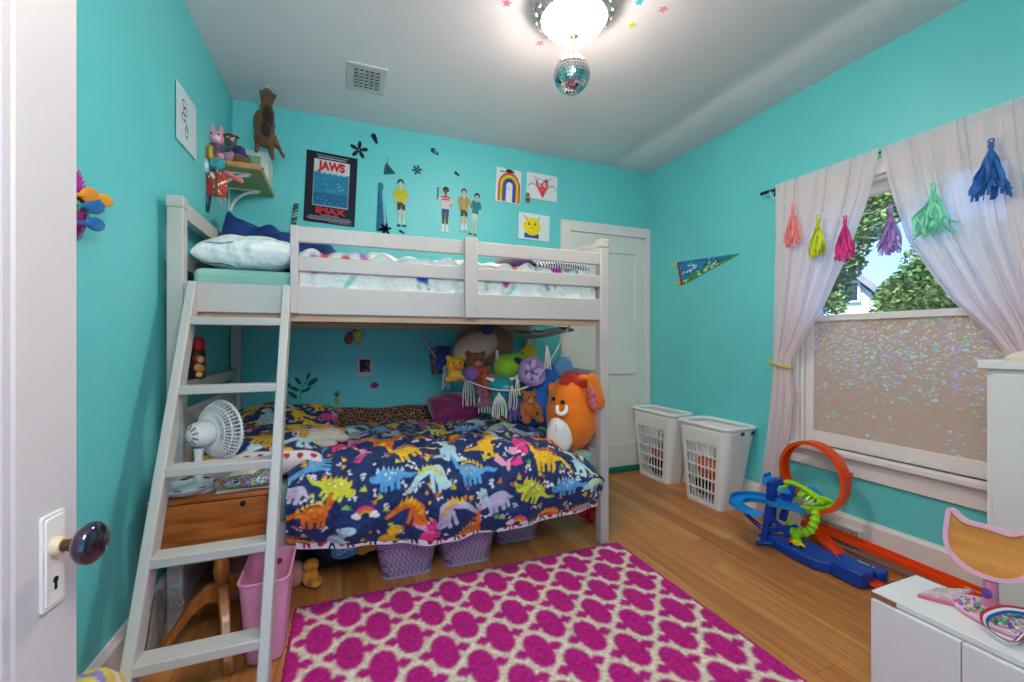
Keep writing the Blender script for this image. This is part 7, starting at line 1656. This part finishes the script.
# medal ribbon
md = thing('medal_ribbon', 'red, white and blue striped medal ribbon looped over the bead tray', 'ribbon', (1.50, .53, CZ))
base_ = smooth_path([onZ(1030, 612, CZ + .03), onZ(1005, 609, CZ + .035), onZ(986, 615, CZ + .03), onZ(986, 626, CZ + .022), onZ(1000, 637, CZ + .014), onZ(1014, 642, CZ + .012), onZ(1024, 634, CZ + .018), onZ(1034, 624, CZ + .02)], 7)
for nm, off, c in (('blue_stripe', -1, (36, 74, 168)), ('white_stripe', 0, (232, 226, 232)), ('red_stripe', 1, (200, 38, 56))):
    rings = []
    for i, p in enumerate(base_):
        d = (base_[min(i + 1, len(base_) - 1)] - base_[max(i - 1, 0)]).normalized(); s_ = d.cross(Vector((0, 0, 1))).normalized(); s_ = (s_ + Vector((0, 0, .8))).normalized(); n_ = d.cross(s_)
        c_ = p + s_ * off * .0062; rings.append([c_ - s_ * .0031 - n_ * .0006, c_ + s_ * .0031 - n_ * .0006, c_ + s_ * .0031 + n_ * .0006, c_ - s_ * .0031 + n_ * .0006])
    mb = MB(); mb.loft(rings); mb.build(nm, M('ribbon_' + nm, c, rough=.5), md, smooth=False)
# ================================================================ OUTSIDE
mb = MB(); mb.box(2.9, 24, -8, 16, -.7, -.6); tag(mb.build('ground', M('lawn', (92, 116, 60), rough=.95, var=.3, vscale=2), origin=(8, 3, -.6)), kind='structure')
hs = thing('house', 'white gabled neighbouring house with a small dark attic window, seen past the trees', 'house', (11, 6, -.6))
SID = M('white_siding', (232, 234, 240), rough=.6); RFM = M('grey_shingle', (150, 150, 158), rough=.9, var=.2, vscale=20)
def oX(px, py): return onX(px, py, 9.5)
hd = ray(862, 300); hd.z = 0; hd.normalize(); HD = 11.
def oH(px, py, D=HD): a = ray(px, py); t = D / (a.x * hd.x + a.y * hd.y); return a * t + Vector((0, 0, CAMH))
pk = oH(852, 277); ev = oH(886, 305); HMx = frame((pk.x, pk.y, -.6), (hd.y, -hd.x, 0), z=tuple(hd)); HMx = frame((pk.x, pk.y, -.6), (hd.y, -hd.x, 0), y=(0, 0, 1)); hw_ = (ev - pk).dot(Vector((hd.y, -hd.x, 0)))
mb = MB(); g = [(-hw_, 0), (hw_, 0), (hw_, ev.z + .6), (0, pk.z + .6), (-hw_, ev.z + .6)]
HF = Matrix((Vector((hd.y, -hd.x, 0)), Vector((0, 0, 1)), hd)).transposed().to_4x4(); HF.translation = Vector((pk.x, pk.y, -.6))
mb.prism(g, HF, 5.); mb.build('wall', SID, hs, smooth=False)
for q in (-1, 1):
    mb = MB(); a = Vector((0, pk.z + .62, 0)); b = Vector((q * (hw_ + .25), ev.z + .4, 0)); d = (b - a); n_ = Vector((-d.y * q, d.x * q, 0)).normalized() * .11
    mb.loft([[HF @ (p + Vector((0, 0, x))) for p in (a, b, b + n_, a + n_)] for x in (-.2, 5.2)]); mb.build('roof_slope', RFM, hs, smooth=False)
wq = HF.inverted() @ oH(851, 292); mb = MB(); mb.box(wq.x - .15, wq.x + .15, wq.y - .22, wq.y + .22, -.06, .0, HF); wf = mb.build('window', SID, hs, bevel=.01)
mb = MB(); mb.box(wq.x - .10, wq.x + .10, wq.y - .17, wq.y + .17, -.07, -.05, HF); mb.build('pane', M('dark_glass', (52, 60, 74), rough=.2), wf, smooth=False)
LEAF = [M('leaf_green_%d' % k, c, rough=.6, var=.35, vscale=3) for k, c in enumerate(((104, 134, 60), (84, 116, 52), (134, 158, 84)))]
def tree(name, label, base, clumps, n, seed, size=.12):
    r_ = random.Random(seed); t = thing(name, label, 'tree', base); bx0 = Vector(base)
    mb = MB(); c0 = Vector(clumps[0][0]); mb.tube(smooth_path([bx0, (bx0 + c0) / 2 + Vector((.05, .1, 0)), c0], 4), [.16, .15, .14, .13, .12, .10, .09, .08, .06], 8)
    for c, rr in clumps: mb.tube([c0 - Vector((0, 0, .5)), Vector(c)], [.05, .02], 6)
    mb.build('trunk', M('bark', (92, 78, 64), rough=.95, bump=.5, bscale=12), t)
    mb = MB()
    tot = sum(rr ** 2 for _, rr in clumps)
    for c, rr in clumps:
        for k in range(int(n * rr ** 2 / tot)):
            while True:
                d = Vector((r_.uniform(-1, 1), r_.uniform(-1, 1), r_.uniform(-1, 1)))
                if .35 < d.length < 1: break
            p = Vector(c) + d * rr; a = Vector((r_.uniform(-1, 1), r_.uniform(-1, 1), r_.uniform(-.6, .6))).normalized(); b = a.cross(Vector((r_.uniform(-1, 1), r_.uniform(-1, 1), r_.uniform(-1, 1)))).normalized(); s_ = size * r_.uniform(.6, 1.2)
            mb.mi = r_.randrange(3); mb.add([p - a * s_, p + b * s_ * .45, p + a * s_, p - b * s_ * .45], [(0, 1, 2, 3)])
    mb.build('foliage', LEAF, t, smooth=False); return t
def o5(px, py, X_): return tuple(onX(px, py, X_))
tree('leafy_tree', 'leafy tree hanging over the top of the window between the curtains', (5.2, 4.3, -.6), [(o5(832, 215, 5.2), .40), (o5(862, 180, 5.2), .34), (o5(872, 222, 5.2), .22), (o5(885, 205, 5.3), .24), (o5(832, 262, 5.2), .30), (o5(818, 288, 5.2), .34), (o5(852, 242, 5.2), .20), (o5(856, 262, 5.2), .10), (o5(836, 303, 5.2), .13), (o5(910, 188, 5.4), .3)], 9000, 1, .036)
tree('bushy_tree', 'rounded green tree on the far side of the window view, by the gable roof', (7.2, 3.0, -.6), [(o5(925, 300, 7.2), .50), (o5(900, 305, 7.2), .34), (o5(945, 290, 7.2), .5), (o5(915, 284, 7.2), .30), (o5(970, 275, 7.2), .7), (o5(895, 292, 7.2), .2)], 9000, 2, .045)
